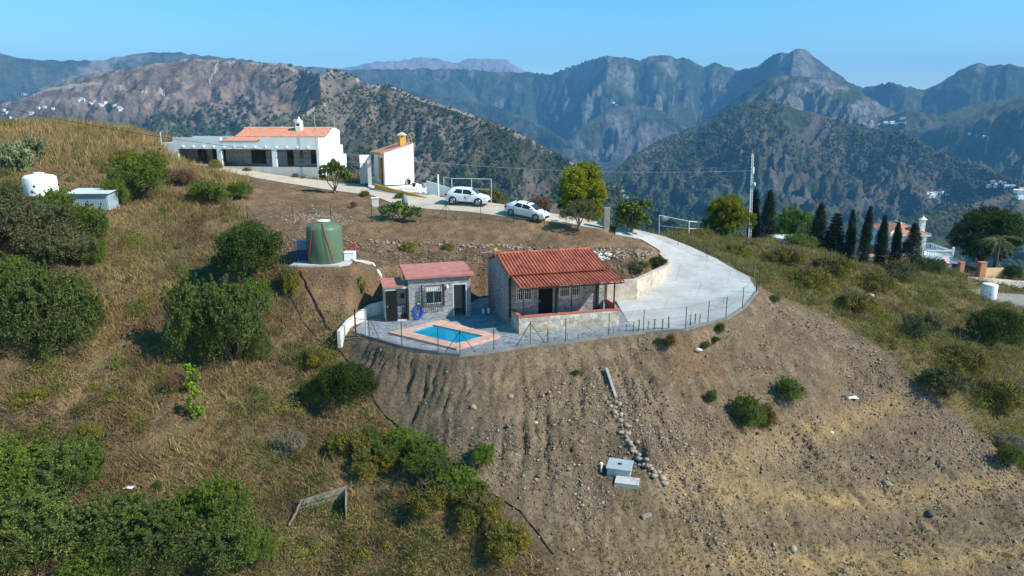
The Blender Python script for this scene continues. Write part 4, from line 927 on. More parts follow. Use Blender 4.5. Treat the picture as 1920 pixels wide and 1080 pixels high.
band = np.exp(-((x - 8.5 - .55 * (37 - y)) / 2.2) ** 2) * (y < 41) + smooth(.1, .45, fbm(x * .3 + 60, y * .3, 3)) * 1.1 + .8 * np.exp(-((sd + 1.5) / 1.4) ** 2) * (x > 12) + .7 * np.exp(-((y - 34.5 - .25 * (x)) / 1.6) ** 2)
k = (sd < .6) & (g.uniform(0, 1, len(x)) < np.clip(.035 + .62 * band, 0, 1) * (1 - .8 * smooth(0, -8, x))) & (zone_free(x, y) > .9); x, y = x[k], y[k]
s = .022 + .06 * g.uniform(0, 1, len(x)) ** 3.5 + .07 * (g.uniform(0, 1, len(x)) > .985)
o = stones('rubble', x, y, s * 1.15, ((.09, .068, .05), (.36, .28, .21)), 42); tag(o, 'loose rubble strewn over the bare slope', 'rubble', kind='stuff'); print('rubble', len(x))
g = np.random.default_rng(47); x, y = scatter_xy(60000, 24, 52, g); sd = sdist(DIRT, x, y)
cl = smooth(.12, .4, fbm(x * .35 + 33, y * .35, 4)) + .9 * np.exp(-((sd + 1.2) / 1.2) ** 2) * (x > 10) + .9 * np.exp(-((x - 7.5 - .55 * (36.5 - y)) / 1.4) ** 2) * (y < 38.5) + 1.0 * np.exp(-((y - 32.6 - .3 * x) / .9) ** 2) * (x < 6) * (x > -3)
k = (sd < -.2) & (g.uniform(0, 1, len(x)) < .16 * cl) & (zone_free(x, y) > .9) & (x > -4); x, y = x[k], y[k]
o = stones('coarse_rubble', x, y, .055 + .10 * g.uniform(0, 1, len(x)) ** 3, ((.10, .075, .058), (.32, .255, .195)), 48); tag(o, 'coarser broken rock in bands on the bare slope', 'rubble', kind='stuff'); print('coarse', len(x))
g = np.random.default_rng(43); x, y = scatter_xy(110000, 45, 82, g); k = (sdist(UPPER, x, y) < .3) & (zone_free(x, y) > .7); x, y = x[k], y[k]
bank = smooth(-.1, .4, fbm(x * .4, y * .4, 3)) * .5 + .4 * np.exp(-((y - 55) / 3.2) ** 2); k = g.uniform(0, 1, len(x)) < .12 + .45 * bank; x, y = x[k], y[k]
o = stones('terrace_gravel', x, y, g.uniform(.03, .085, len(x)) * (1 + .9 * np.exp(-((y - 55) / 3.2) ** 2)), ((.12, .08, .05), (.28, .19, .125)), 44); tag(o, 'gravel and clods on the terraces above the house', 'gravel', kind='stuff')
# ------------------------------------------------------------------ materials for built things
M_conc = mat('concrete', (.42, .405, .375), .9, .14, .45, .25, 25, c2=(.60, .575, .535), detail=10)
_n = M_conc.node_tree; _b = _n.nodes['Principled BSDF']; _lk = _b.inputs['Base Color'].links[0].from_socket
_br = N(_n, 'ShaderNodeTexBrick'); _br.inputs['Scale'].default_value = 1; _br.inputs['Brick Width'].default_value = 4.2; _br.inputs['Row Height'].default_value = 3.6; _br.inputs['Mortar Size'].default_value = .02; _br.inputs['Color1'].default_value = (1, 1, 1, 1); _br.inputs['Color2'].default_value = (.93, .925, .91, 1); _br.inputs['Mortar'].default_value = (.6, .57, .52, 1)
_tc = N(_n, 'ShaderNodeTexCoord'); _mp = N(_n, 'ShaderNodeMapping'); _mp.inputs['Rotation'].default_value = (0, 0, .35); _n.links.new(_tc.outputs['Object'], _mp.inputs[0]); _n.links.new(_mp.outputs[0], _br.inputs['Vector'])
_sn = N(_n, 'ShaderNodeTexNoise'); _sn.inputs['Scale'].default_value = .9; _sn.inputs['Detail'].default_value = 7; _n.links.new(_tc.outputs['Object'], _sn.inputs['Vector'])
_sr = N(_n, 'ShaderNodeMapRange'); _sr.inputs[1].default_value = .56; _sr.inputs[2].default_value = .72; _sr.inputs[3].default_value = 0; _sr.inputs[4].default_value = .5; _n.links.new(_sn.outputs['Fac'], _sr.inputs[0])
_mx = N(_n, 'ShaderNodeMixRGB', blend_type='MULTIPLY'); _mx.inputs[0].default_value = 1; _n.links.new(_lk, _mx.inputs[1]); _n.links.new(_br.outputs['Color'], _mx.inputs[2])
_m2 = N(_n, 'ShaderNodeMixRGB'); _m2.inputs[2].default_value = (.30, .25, .19, 1); _n.links.new(_sr.outputs[0], _m2.inputs[0]); _n.links.new(_mx.outputs[0], _m2.inputs[1]); _n.links.new(_m2.outputs[0], _b.inputs['Base Color'])
M_concw = mat('pale_concrete', (.5, .48, .44), .9, .15, 1.2, .2, 25)
M_path = mat('beige_path', (.50, .42, .32), .9, .14, .8, .2, 20)
M_white = mat('white_render', (.84, .84, .82), .85, .07, 1.5, .1, 30)
M_whited = mat('weathered_render', (.60, .57, .51), .9, .15, 1.2, .2, 20)
M_shell = masonry('slate_cladding', [(.13, .13, .14), (.34, .33, .325), (.22, .215, .22), (.46, .44, .42)], 5.0, (.29, .285, .28), .05, .4, (1, 1, 2.6))
M_slate = masonry('slate_paving', [(.13, .15, .175), (.24, .26, .285), (.18, .195, .22), (.31, .325, .34)], 3.4, (.33, .335, .34), .06, .3)
M_wall = masonry('parapet_stone', [(.30, .25, .19), (.56, .50, .42), (.40, .27, .16), (.64, .60, .54), (.33, .31, .29)], 3.0, (.40, .38, .34), .07, .4)
M_rwall = masonry('bank_stone', [(.44, .35, .26), (.6, .5, .39), (.5, .42, .33)], 2.6, (.5, .43, .34), .05, .5)
M_redtile = mat('red_roof_sheet', (.36, .08, .045), .75, .35, 1.4, .15, 30, c2=(.52, .15, .08), detail=9)
M_salmon = mat('painted_roof', (.43, .17, .135), .85, .2, 1.5, .1, 25)
M_cop = mat('red_coping', (.46, .13, .09), .7, .12, 3)
M_pink = masonry('terracotta_paving', [(.56, .30, .22), (.66, .38, .29), (.6, .34, .25)], 3.6, (.6, .42, .34), .03, .1)
M_dark = mat('dark_metal', (.018, .018, .018), .55, .2, 4)
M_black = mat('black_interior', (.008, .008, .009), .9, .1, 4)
M_green = mat('green_metal', (.022, .06, .038), .5, .15, 4)
M_wframe = mat('white_frame', (.75, .75, .75), .5, .05, 4)
M_brown = mat('brown_wood', (.10, .05, .03), .7, .2, 6)
M_grey = mat('grey_metal', (.38, .39, .40), .5, .1, 4)
M_glass = glass_mat('window_glass')
M_shut = mat('shutter', (.62, .62, .6), .6, .05, 5)
M_tile = mat('clay_tile', (.50, .19, .11), .8, .22, 3, .2, 20, c2=(.66, .30, .19))
M_must = mat('mustard_render', (.62, .33, .06), .8, .1, 2, .1, 20)
M_timber = mat('grey_timber', (.25, .21, .165), .9, .25, 5, .4, 30)
M_pipe = mat('black_hose', (.015, .015, .015), .5, .1, 4)

# ------------------------------------------------------------------ setting surfaces
sheet('driveway', drive, driveZ, M_conc, up=.0, thick=.3)
sheet('road', road, roadZ, M_path, up=.0, thick=.3, step=1.2)
pat = [p for p in patio]
pool_c = [PZ(728, 623, -13.68), PZ(856, 654, -13.68), PZ(939, 630, -13.68), PZ(828, 600, -13.68)]   # ccw seen from above: left, near, right, far
water_c = [PZ(767, 622, -13.68), PZ(856, 644, -13.68), PZ(907, 630, -13.68), PZ(812, 609, -13.68)]
sheet('patio', patio, lambda x, y: np.full(np.shape(x), ZP + .004), M_slate, thick=.3)

# pool
C0 = Vector(pool_c[0]) * .25 + Vector(pool_c[1]) * .25 + Vector(pool_c[2]) * .25 + Vector(pool_c[3]) * .25
po = thing('swimming_pool', 'small rectangular pool with turquoise water and terracotta surround on the patio', 'pool', (C0.x, C0.y, ZP))
O = [Vector((p[0] - C0.x, p[1] - C0.y, 0)) for p in pool_c]
mid = lambda a, b, k: a.lerp(b, k)
I = [Vector((p[0] - C0.x, p[1] - C0.y, 0)) for p in water_c]
mb = MB(); hz = .14
for i in range(4):
    j = (i + 1) % 4; a, b, c, d = O[i], O[j], I[j], I[i]
    up = Vector((0, 0, hz)); n0 = len(mb.v)
    mb.add([a, b, c, d, a + up, b + up, c + up, d + up], [(4, 5, 6, 7), (0, 1, 5, 4), (2, 3, 7, 6)])
mb.build('coping', M_pink, po)
M_basin = mat('pool_tile', (.45, .82, .86), .4, .06, 12)
mb = MB(); dn = Vector((0, 0, -1.4)); u2 = Vector((0, 0, hz - .012))
dz = [-.25, -.4, -1.2, -1.0]
B_ = [I[k] + Vector((0, 0, dz[k])) for k in range(4)]
for i in range(4):
    j = (i + 1) % 4; mb.add([I[i] + u2, I[j] + u2, B_[j], B_[i]], [(0, 1, 2, 3)])
mb.add(B_, [(0, 1, 2, 3)])
mb.build('basin', M_basin, po)
m, nt_, b = _new('pool_water'); nt_.nodes.remove(b)
tr = N(nt_, 'ShaderNodeBsdfTransparent'); tr.inputs[0].default_value = (.35, .9, 1, 1); gl = N(nt_, 'ShaderNodeBsdfGlossy'); gl.inputs['Roughness'].default_value = .03
df = N(nt_, 'ShaderNodeBsdfDiffuse'); df.inputs[0].default_value = (.0, .58, .92, 1); m1 = N(nt_, 'ShaderNodeMixShader'); m1.inputs[0].default_value = .45
fr_ = N(nt_, 'ShaderNodeFresnel'); fr_.inputs[0].default_value = 1.33; m2 = N(nt_, 'ShaderNodeMixShader')
wn = N(nt_, 'ShaderNodeTexNoise'); wn.inputs['Scale'].default_value = 2.5; wb = N(nt_, 'ShaderNodeBump'); wb.inputs['Strength'].default_value = .08
nt_.links.new(wn.outputs[0], wb.inputs['Height']); nt_.links.new(wb.outputs[0], gl.inputs['Normal']); nt_.links.new(tr.outputs[0], m1.inputs[1]); nt_.links.new(df.outputs[0], m1.inputs[2])
nt_.links.new(fr_.outputs[0], m2.inputs[0]); nt_.links.new(m1.outputs[0], m2.inputs[1]); nt_.links.new(gl.outputs[0], m2.inputs[2]); nt_.links.new(m2.outputs[0], nt_.nodes['Material Output'].inputs['Surface'])
wz = .04; wat = [p + Vector((0, 0, wz)) for p in I]
MB().add(wat, [(0, 1, 2, 3)]).build('water', m, po)

# ------------------------------------------------------------------ helpers for walls with openings
def wall_x(mb, x0, x1, y0, y1, z0, z1, holes, m=0):
    """wall in the xz plane between y0,y1 with rectangular holes (hx0,hx1,hz0,hz1)"""
    xs = sorted(set([x0, x1] + [h[0] for h in holes] + [h[1] for h in holes]))
    for a, b in zip(xs[:-1], xs[1:]):
        hs = sorted([(h[2], h[3]) for h in holes if h[0] <= a + 1e-6 and h[1] >= b - 1e-6]); z = z0
        for (c, d) in hs:
            if c > z + 1e-6: mb.box(a, b, y0, y1, z, c, m)
            z = max(z, d)
        if z1 > z + 1e-6: mb.box(a, b, y0, y1, z, z1, m)
def barrel_roof(x0, x1, pts, pitch=.25, amp=.065, thick=.05, nper=6, flatk=1.):
    """ribbed sheet: profile pts (y,z) extruded along x with ribs running down the slope"""
    mb = MB(); n = int((x1 - x0) / pitch * nper); xs = [x0 + (x1 - x0) * i / n for i in range(n + 1)]
    k = len(pts)
    for side in (0, 1):
        for (y, z) in pts:
            for x in xs:
                ph = ((x - x0) / pitch) % 1.0; b = abs(sin(pi * ph)) ** .7
                mb.v.append((x, y, z + amp * (b - .3) * 1.6 - side * thick))
    W = n + 1
    for r in range(k - 1):
        for i in range(n):
            a = r * W + i; mb.f.append((a, a + 1, a + W + 1, a + W)); mb.m.append(0)
            c = k * W + a; mb.f.append((c, c + W, c + W + 1, c + 1)); mb.m.append(0)
    for r in (0, k - 1):
        for i in range(n):
            a = r * W + i; c = a + k * W; mb.f.append((a, c, c + 1, a + 1) if r == 0 else (a, a + 1, c + 1, c)); mb.m.append(0)
    for i in (0, n):
        for r in range(k - 1):
            a = r * W + i; c = a + k * W; mb.f.append((a, a + W, c + W, c)); mb.m.append(0)
    return mb
def bars_x(mb, x0, x1, y, z0, z1, n, r=.012, rails=(0, 1)):
    for i in range(n): x = x0 + (x1 - x0) * i / (n - 1); mb.box(x - r, x + r, y - r, y + r, z0, z1)
    for k in rails: z = z0 + (z1 - z0) * k; mb.box(x0, x1, y - r * .9, y + r * .9, z - r, z + r)
def window_x(parent, x0, x1, y, z0, z1, panes=2, shutter=.35, grille=True, gy=-.14, frame=M_wframe, gm=M_dark, gn=11, belly=False):
    """window in a wall hole whose outer face is at y; interior is towards +y"""
    fr = MB(); t = .06
    fr.box(x0, x1, y + .06, y + .12, z0, z0 + t).box(x0, x1, y + .06, y + .12, z1 - t, z1)
    for i in range(panes + 1):
        x = x0 + (x1 - x0 - t) * i / panes; fr.box(x, x + t, y + .063, y + .117, z0 + t, z1 - t)
    w_ = fr.build('window', frame, parent)
    MB().box(x0 + .02, x1 - .02, y + .085, y + .095, z0 + .02, z1 - .02).build('pane', M_glass, w_)
    if shutter: MB().box(x0 + .03, x1 - .03, y + .03, y + .055, z1 - (z1 - z0) * shutter, z1 - .01).build('shutter', M_shut, w_)
    if grille:
        g_ = MB(); e = .06; bars_x(g_, x0 - e, x1 + e, y + gy, z0 - e, z1 + e, gn, .013, (0, .5, 1))
        for x in (x0 - e, x1 + e):
            for z in (z0 - e, z1 + e): g_.box(x - .012, x + .012, y + gy, y, z - .012, z + .012)
        g_.build('grille', gm, w_)
    return w_

# ------------------------------------------------------------------ the stone house
YAW = R_(16)
h = thing('stone_house', 'stone cottage with ribbed red roof and front porch beside the driveway', 'house', (.47, 43.9, ZP), YAW)
FL = .6
mb = MB(); wall_x(mb, -.2, 7.0, 2.0, 2.25, 0, 3.62, [(.43, 1.53, 1.75, 2.95), (2.02, 3.08, FL, 2.75), (3.6, 5.2, 1.8, 2.98)])
mb.box(-.2, .05, 2.25, 7.45, 0, 3.0); mb.box(6.75, 7.0, 2.25, 7.45, 0, 3.0); mb.box(-.2, 7.0, 7.45, 7.7, 0, 3.6)
for x0, x1 in ((-.2, .05), (6.75, 7.0)):   # gables
    P = [(2.25, 3.0), (7.45, 3.0), (7.45, 3.66), (5.0, 4.42), (2.25, 3.66)]
    n = len(P); mb.add([(x0, y, z) for y, z in P] + [(x1, y, z) for y, z in P], [tuple(range(n)), tuple(range(n, 2 * n))[::-1]] + [(i, i + n, (i + 1) % n + n, (i + 1) % n) for i in range(n)])
mb.build('wall', M_shell, h)
MB().box(.05, 6.75, 2.3, 7.4, FL - .1, FL).build('floor', M_cop, h)
MB().box(.05, 6.75, 4.4, 4.5, FL, 3.6).build('partition', M_whited, h)
MB().box(.02, 7.08, .2, 1.998, 0, FL).build('porch_floor', M_cop, h)
rf = barrel_roof(-.28, 7.1, [(1.66, 3.70), (3.4, 4.16), (5.0, 4.60)], .25).build('roof', M_redtile, h)
barrel_roof(-.28, 7.1, [(5.0, 4.60), (6.5, 4.12), (7.95, 3.66)], .25).build('back_slope', M_redtile, rf)
MB().tube([(-.3, 5.0, 4.60), (7.12, 5.0, 4.60)], .10, 8).build('ridge_cap', M_redtile, rf)
pr = barrel_roof(-.05, 7.5, [(-.22, 3.22), (.9, 3.39), (1.97, 3.55)], .25).build('porch_roof', M_redtile, h)
MB().box(-.05, 7.5, -.2, -.13, 3.06, 3.14).box(.0, 7.4, 1.9, 1.97, 3.34, 3.42).build('beam', M_dark, pr)
mb = MB()
for i in range(9): x = .1 + i * .9; mb.slab([(x, -.15, 3.12), (x + .07, -.15, 3.12), (x + .07, 1.9, 3.44), (x, 1.9, 3.44)], .07)
mb.build('rafters', M_dark, pr)
for x, r in ((.32, .035), (2.7, .035), (3.75, .035), (6.9, .04)): MB().box(x - r, x + r, .07 - r, .07 + r, 1.22, 3.16).build('porch_post', M_dark, h)
MB().box(6.35, 6.53, 1.85, 1.997, FL, 3.45).build('pillar', M_dark, h)
MB().box(3.28, 3.4, 1.88, 1.997, FL, 3.4).box(-.14, -.02, 1.9, 1.997, .6, 3.4).build('downpipe', M_dark, h)
window_x(h, .43, 1.53, 2.0, 1.75, 2.95, gn=9, gm=M_wframe, gy=-.08); window_x(h, 3.6, 5.2, 2.0, 1.8, 2.98, gn=13, gm=M_wframe, gy=-.08)
d_ = MB().box(2.06, 3.04, 2.08, 2.13, FL, 2.7).build('door', M_black, h); MB().box(2.12, 2.16, 2.04, 2.08, 1.55, 1.7).build('handle', M_grey, d_)
mb = MB().box(0, 7.3, 0, .2, 0, 1.14).box(0, .2, .2, 1.99, 0, 1.14).box(7.1, 7.3, .2, 1.1, 0, 1.14); pw = mb.build('parapet', M_wall, h)
MB().box(-.04, 7.34, -.04, .24, 1.143, 1.21).box(-.04, .24, .24, 1.98, 1.143, 1.21).box(7.06, 7.34, .24, 1.12, 1.143, 1.21).build('coping', M_cop, pw)
MB().box(7.03, 7.1, .35, 1.9, .6, 1.5).build('side_panel', M_cop, h)
mb = MB(); 
mb.tube([(-.35, 4.8, 4.2), (-.35, 4.8, 5.0)], .02); mb.tube([(-1.5, 4.7, 4.75), (.1, 4.9, 4.85)], .015)
for k in range(8): x = -1.4 + k * .2; mb.tube([(x, 4.55, 4.76), (x, 4.95, 4.78)], .01)
an = thing('tv_antenna', 'white television antenna on the left gable of the stone cottage', 'antenna', (.47, 43.9, ZP), YAW); mb.build('rods', M_grey, an)
MB().box(-.45, -.25, 4.7, 4.9, 4.85, 5.02).build('clamp', mat('orange_plastic', (.8, .4, .02), .5), an)

# ------------------------------------------------------------------ pool cabin
c = thing('pool_cabin', 'small slate-clad cabin with flat salmon roof behind the pool', 'cabin', (-7.35, 47.07, ZP), YAW)
mb = MB(); wall_x(mb, 0, 4.52, 0, .2, 0, 3.05, [(1.2, 2.42, 1.12, 2.42), (3.25, 4.15, .04, 2.4)]); mb.box(0, .2, .2, 2.7, 0, 3.1); mb.box(4.32, 4.52, .2, 2.7, 0, 3.1); mb.box(0, 4.52, 2.7, 2.9, 0, 3.15)
mb.build('wall', M_shell, c); MB().box(.2, 4.32, 2.3, 2.36, .02, 3).box(2.9, 2.95, .2, 2.3, .02, 3).build('partition', M_whited, c)
MB().slab([(-.22, -.28, 3.24), (4.72, -.28, 3.24), (4.72, 3.15, 3.5), (-.22, 3.15, 3.5)], .16).build('roof', M_salmon, c)
wd_ = window_x(c, 1.2, 2.42, 0, 1.12, 2.42, shutter=.32, grille=False)
mb = MB(); x0, x1, z0, z1 = .93, 2.5, .98, 2.55; bars_x(mb, x0, x1, -.32, z0, z1, 12, .014, (0, .5, 1))
for z in (z0, z1):
    for x in (x0, x1): mb.box(x - .014, x + .014, -.32, 0, z - .014, z + .014)
for i in range(4):
    for x in (x0, x1): y = -.26 + i * .08; mb.box(x - .012, x + .012, y - .012, y + .012, z0, z1)
mb.build('grille', M_dark, wd_)
dr = MB().box(4.08, 4.14, .06, .9, .06, 2.36).build('door', mat('dark_blue_door', (.03, .04, .07), .5), c); MB().box(4.05, 4.08, .75, .82, 1.1, 1.14).build('handle', M_grey, dr)
MB().box(3.2, 3.25, -.012, .1, .04, 2.45).box(4.15, 4.2, -.012, .1, .04, 2.45).box(3.2, 4.2, -.012, .1, 2.45, 2.5).build('door_frame', M_wframe, c)
lampb = MB().box(2.72, 2.86, -.14, 0, 2.25, 2.45).build('wall_lamp', M_wframe, c)
a_ = thing('toilet_annex', 'low lean-to toilet with open dark door on the left side of the cabin', 'outbuilding', (-7.35, 47.07, ZP), YAW)
mb = MB(); wall_x(mb, -1.65, -.003, .12, .26, 0, 2.5, [(-.82, -.05, .06, 2.3)]); mb.box(-1.65, -1.5, .26, 1.8, 0, 2.5); mb.box(-1.65, -.003, 1.8, 1.95, 0, 2.55)
mb.build('wall', M_whited, a_); MB().box(-1.5, -.01, .26, 1.8, .0, .06).build('floor', M_cop, a_)
MB().slab([(-1.8, .0, 2.62), (-.32, .0, 2.62), (-.32, 2.05, 2.78), (-1.8, 2.05, 2.78)], .12).build('roof', M_salmon, a_)
df_ = MB().box(-1.62, -.84, .03, .08, .06, 2.28).build('door', M_black, a_); MB().box(-1.55, -1.5, -.0, .03, 1.1, 1.2).build('handle', M_grey, df_)
MB().box(-.86, -.82, .09, .13, .06, 2.34).box(-.05, -.01, .09, .12, .06, 2.34).box(-.86, -.01, .09, .118, 2.3, 2.36).build('door_frame', M_dark, a_)
M_cer = mat('ceramic', (.85, .85, .85), .2, .02)
to = thing('toilet', 'white toilet inside the open lean-to doorway', 'toilet', (-7.35, 47.07, ZP), YAW)
MB().lathe([(.12, .0), (.1, .2), (.2, .38), (.21, .42), (.15, .43)], (-.62, .75, .06), 14).build('bowl', M_cer, to, smooth=True); MB().box(-.82, -.42, .95, 1.12, .42, .85).build('cistern', M_cer, to, bevel=.02)
MB().lathe([(.2, .43), (.21, .46), (.02, .47)], (-.62, .75, .06), 14).build('lid', M_cer, to)
wb_ = thing('washbasin', 'white washbasin inside the lean-to right of the toilet', 'washbasin', (-7.35, 47.07, ZP), YAW)
MB().lathe([(.05, .0), (.05, .6), (.22, .75), (.24, .8), (.18, .78)], (-.28, 1.3, .06), 14).build('basin', M_cer, wb_, smooth=True); MB().box(-.42, -.12, 1.7, 1.78, 1.25, 1.6).build('mirror', M_glass, wb_)
# hose on the wall
hs = thing('garden_hose', 'blue garden hose coiled on the cabin wall left of the window', 'hose', (-7.35, 47.07, ZP), YAW)
mb = MB()
for k in range(7):
    rx, rz_ = .2 + .025 * k, .34 + .03 * k; pts = [(.62 + rx * cos(a * .3927) + .02 * sin(k), -.06 - .022 * (k % 3), .72 + rz_ * sin(a * .3927) - .02 * k) for a in range(17)]
    mb.tube(pts, .018, 5)
mb.build('coil', mat('blue_hose', (.03, .10, .55), .4), hs); MB().lathe([(.09, -.05), (.11, 0), (.09, .08)], (.66, -.08, 1.22), 10).build('holder', mat('lime_plastic', (.35, .6, .05), .4), hs)
fl = thing('flower_pot', 'small white pots standing in the shade between cabin and cottage', 'pot', (-7.35 + 5.2, 47.07 + 1.9, ZP), YAW)
MB().lathe([(.08, 0), (.11, .35), (.09, .36)], (0, 0, 0), 10).build('pot', M_white, fl)
fl2 = dup(fl, (-1.75, 49.1, ZP), 0, 1, 'second white pot, right of its twin in the shade between cabin and cottage'); fl['label'] = 'white pot left of its twin in the shade between cabin and cottage'

# low edge kerb carrying the fence, and walls around the patio
FP = [(-10.9, 44.7), (-9.6, 43.4), (-7, 41.35), (-4.56, 40.1), (-3.18, 39.7), (-1.13, 40.4), (1.16, 41.55), (3.47, 42.2), (6.44, 43.5), (9.04, 44.4), (11.8, 44.5), (13.7, 45.6), (15.1, 46.2), (17.2, 48.7), (19.5, 52.7)]
def strip_wall(name, label, cat, pts, w_, m_, parent=None, lean=0):
    """pts: (x,y,zb,zt) centre line"""
    mb = MB(); n = len(pts); L = []
    for i, p in enumerate(pts):
        a = Vector(pts[max(i - 1, 0)][:2]); b = Vector(pts[min(i + 1, n - 1)][:2]); d = (b - a).normalized(); q = Vector((-d.y, d.x)) * w_ / 2
        L.append([(p[0] - q.x, p[1] - q.y, p[2]), (p[0] + q.x, p[1] + q.y, p[2]), (p[0] + q.x, p[1] + q.y, p[3]), (p[0] - q.x, p[1] - q.y, p[3])])
    for l in L: mb.v += l
    for i in range(n - 1):
        for k in range(4): mb.f.append((i * 4 + k, i * 4 + (k + 1) % 4, (i + 1) * 4 + (k + 1) % 4, (i + 1) * 4 + k)[::-1]); mb.m.append(0)
    mb.f.append((0, 1, 2, 3)); mb.f.append(tuple((n - 1) * 4 + k for k in (3, 2, 1, 0))); mb.m += [0, 0]
    o = mb.build(name, m_, parent)
    if label: tag(o, label, cat)
    return o
def fz(i, x, y): return ZP if i < 10 else float(driveZ(np.array([x]), np.array([y]))[0])
strip_wall('kerb', 'low concrete kerb under the front fence, along patio and driveway', 'kerb', [(x, y, fz(i, x, y) - .5, fz(i, x, y) + .05) for i, (x, y) in enumerate(FP[1:], 1)], .16, mat('dark_kerb', (.2, .19, .18), .9, .35, 1.5, .3, 20))  # kerb concrete in an overall darker grey, mottled by noise
g1 = PZ(652, 633, -14.3); g2 = PZ(668, 604, -13.5)
strip_wall('garden_wall', 'short whitish wall left of the metal garden gate', 'wall', [(-11.5, 43.3, -14.6, -13.4), (-11.3, 45.3, -14.6, -13.2), (-10.4, 48.2, -14.4, -12.9), (-9.4, 49.0, -14.4, -12.8)], .22, M_whited)
rw = [PZ(1137, 560, -13.5)[:2], PZ(1190, 558, -13.5)[:2], (12.1, 55.6), (13.2, 57.3), (13.75, 59.2), (13.55, 61.2)]
strip_wall('retaining_wall', 'curved tan stone retaining wall holding the bank beside the driveway', 'wall', [(x, y, z0 - .4, z1) for (x, y), z0, z1 in zip(rw, (-13.6, -13.5, -13.3, -13, -12.7, -12.2), (-12.05, -12.0, -11.85, -11.85, -11.75, -11.5))], .4, M_rwall)

# ------------------------------------------------------------------ fences
m, nt_, b = _new('chain_link'); tr = N(nt_, 'ShaderNodeBsdfTransparent'); mi = N(nt_, 'ShaderNodeMixShader'); mi.inputs[0].default_value = .10
b.inputs['Base Color'].default_value = (.05, .12, .09, 1); nt_.links.new(tr.outputs[0], mi.inputs[1]); nt_.links.new(b.outputs[0], mi.inputs[2]); nt_.links.new(mi.outputs[0], nt_.nodes['Material Output'].inputs['Surface']); M_mesh = m
def fence(name, label, pts, H, braces=(), r=.028, thick=(), wires=3, mesh=True, pm=M_green):
    """pts (x,y,z) of the post feet"""
    t = thing(name, label, 'fence', pts[0]); o = Vector(pts[0]); P = [Vector(p) - o for p in pts]
    for i, p in enumerate(P):
        rr = r * (1.8 if i in thick else 1)
        q = MB().tube([p + Vector((0, 0, -.3)), p + Vector((0, 0, H))], rr, 6).build('post', pm, t)
        if i in braces:
            mb = MB()
            for j in (i - 1, i + 1):
                if 0 <= j < len(P): e = p.lerp(P[j], min(1, 1.0 / (P[j] - p).length)); mb.tube([p + Vector((0, 0, H * .92)), e + Vector((0, 0, -.05))], r * .8, 5)
            mb.build('brace', pm, t)
    mb = MB()
    for k in range(wires):
        for a, b_ in zip(P[:-1], P[1:]):
            u = Vector((0, 0, .06 + (H - .1) * k / (wires - 1))); mb.tube([a + u, b_ + u], .007, 3, cap=False)
    mb.build('wire', pm, t)
    if mesh:
        mb = MB()
        for a, b_ in zip(P[:-1], P[1:]): mb.add([a, b_, b_ + Vector((0, 0, H - .05)), a + Vector((0, 0, H - .05))], [(0, 1, 2, 3)])
        mb.build('netting', M_mesh, t)
    return t
def on_kerb(px, py):
    p = PZ(px, py, ZP + .05); best = None
    for a, b_ in zip(FP[:-1], FP[1:]):
        A = Vector(a); B = Vector(b_); t_ = max(0, min(1, (Vector(p[:2]) - A).dot(B - A) / (B - A).length_squared)); q = A.lerp(B, t_); d = (q - Vector(p[:2])).length
        if best is None or d < best[0]: best = (d, q)
    return best[1]
pp = []
for i, px in enumerate([693.5, 753, 822, 862, 926, 994, 1059, 1140.6, 1207.7, 1285, 1327, 1360, 1392, 1418]):
    # point on the kerb line with this bearing
    best = None
    for j in range(len(FP) - 1):
        for k in range(21):
            x, y = Vector(FP[j]).lerp(Vector(FP[j + 1]), k / 20); z = fz(j + (k > 10), x, y); e = abs(960 + F * x / depth((x, y, z)) - px)
            if best is None or e < best[0]: best = (e, x, y, z)
    pp.append((best[1], best[2], best[3] + .08))
fence('front_fence', 'green chain-link fence along the edge of patio and driveway above the bare slope', pp, 1.5, braces=(0, 3, 5), thick=(13,))
gr = []
for px, py in [(1420, 538), (1409, 520), (1367, 505), (1322, 488), (1268, 465), (1216, 443)]:
    x, y, z = G(px, py - 2); gr.append((x + .2, y + .2, z))
fence('side_fence', 'thin wire fence along the right edge of the rising driveway', gr, 1.4, r=.025, thick=(0,), pm=M_green)
up = [G(px, py) for px, py in [(465, 417), (549.6, 414), (621, 413), (697.6, 417), (771, 414), (836.5, 411), (901.6, 412), (963, 417), (1020.6, 421)]]
fence('terrace_fence', 'dark wire fence with braced posts across the terrace below the road', [(p[0], p[1], p[2] - .05) for p in up], 1.55, braces=(0, 5), r=.028, pm=M_dark)
# garden gate
ga = Vector(PZ(667, 626, ZP)); gb = Vector(PZ(687, 629, ZP)); t = thing('garden_gate', 'open metal frame gate at the left corner of the patio fence', 'gate', ga); d = (gb - ga)
mb = MB(); Hh = 1.75
mb.tube([(0, 0, -.2), (0, 0, Hh)], .05, 6); mb.build('post', M_dark, t); MB().tube([d + Vector((0, 0, -.2)), d + Vector((0, 0, Hh))], .05, 6).build('post', M_grey, t)
mb = MB()
for z in (.08, Hh * .62, Hh - .05): mb.tube([Vector((0, 0, z)), d + Vector((0, 0, z))], .02, 5)
mb.build('leaf', M_grey, t)
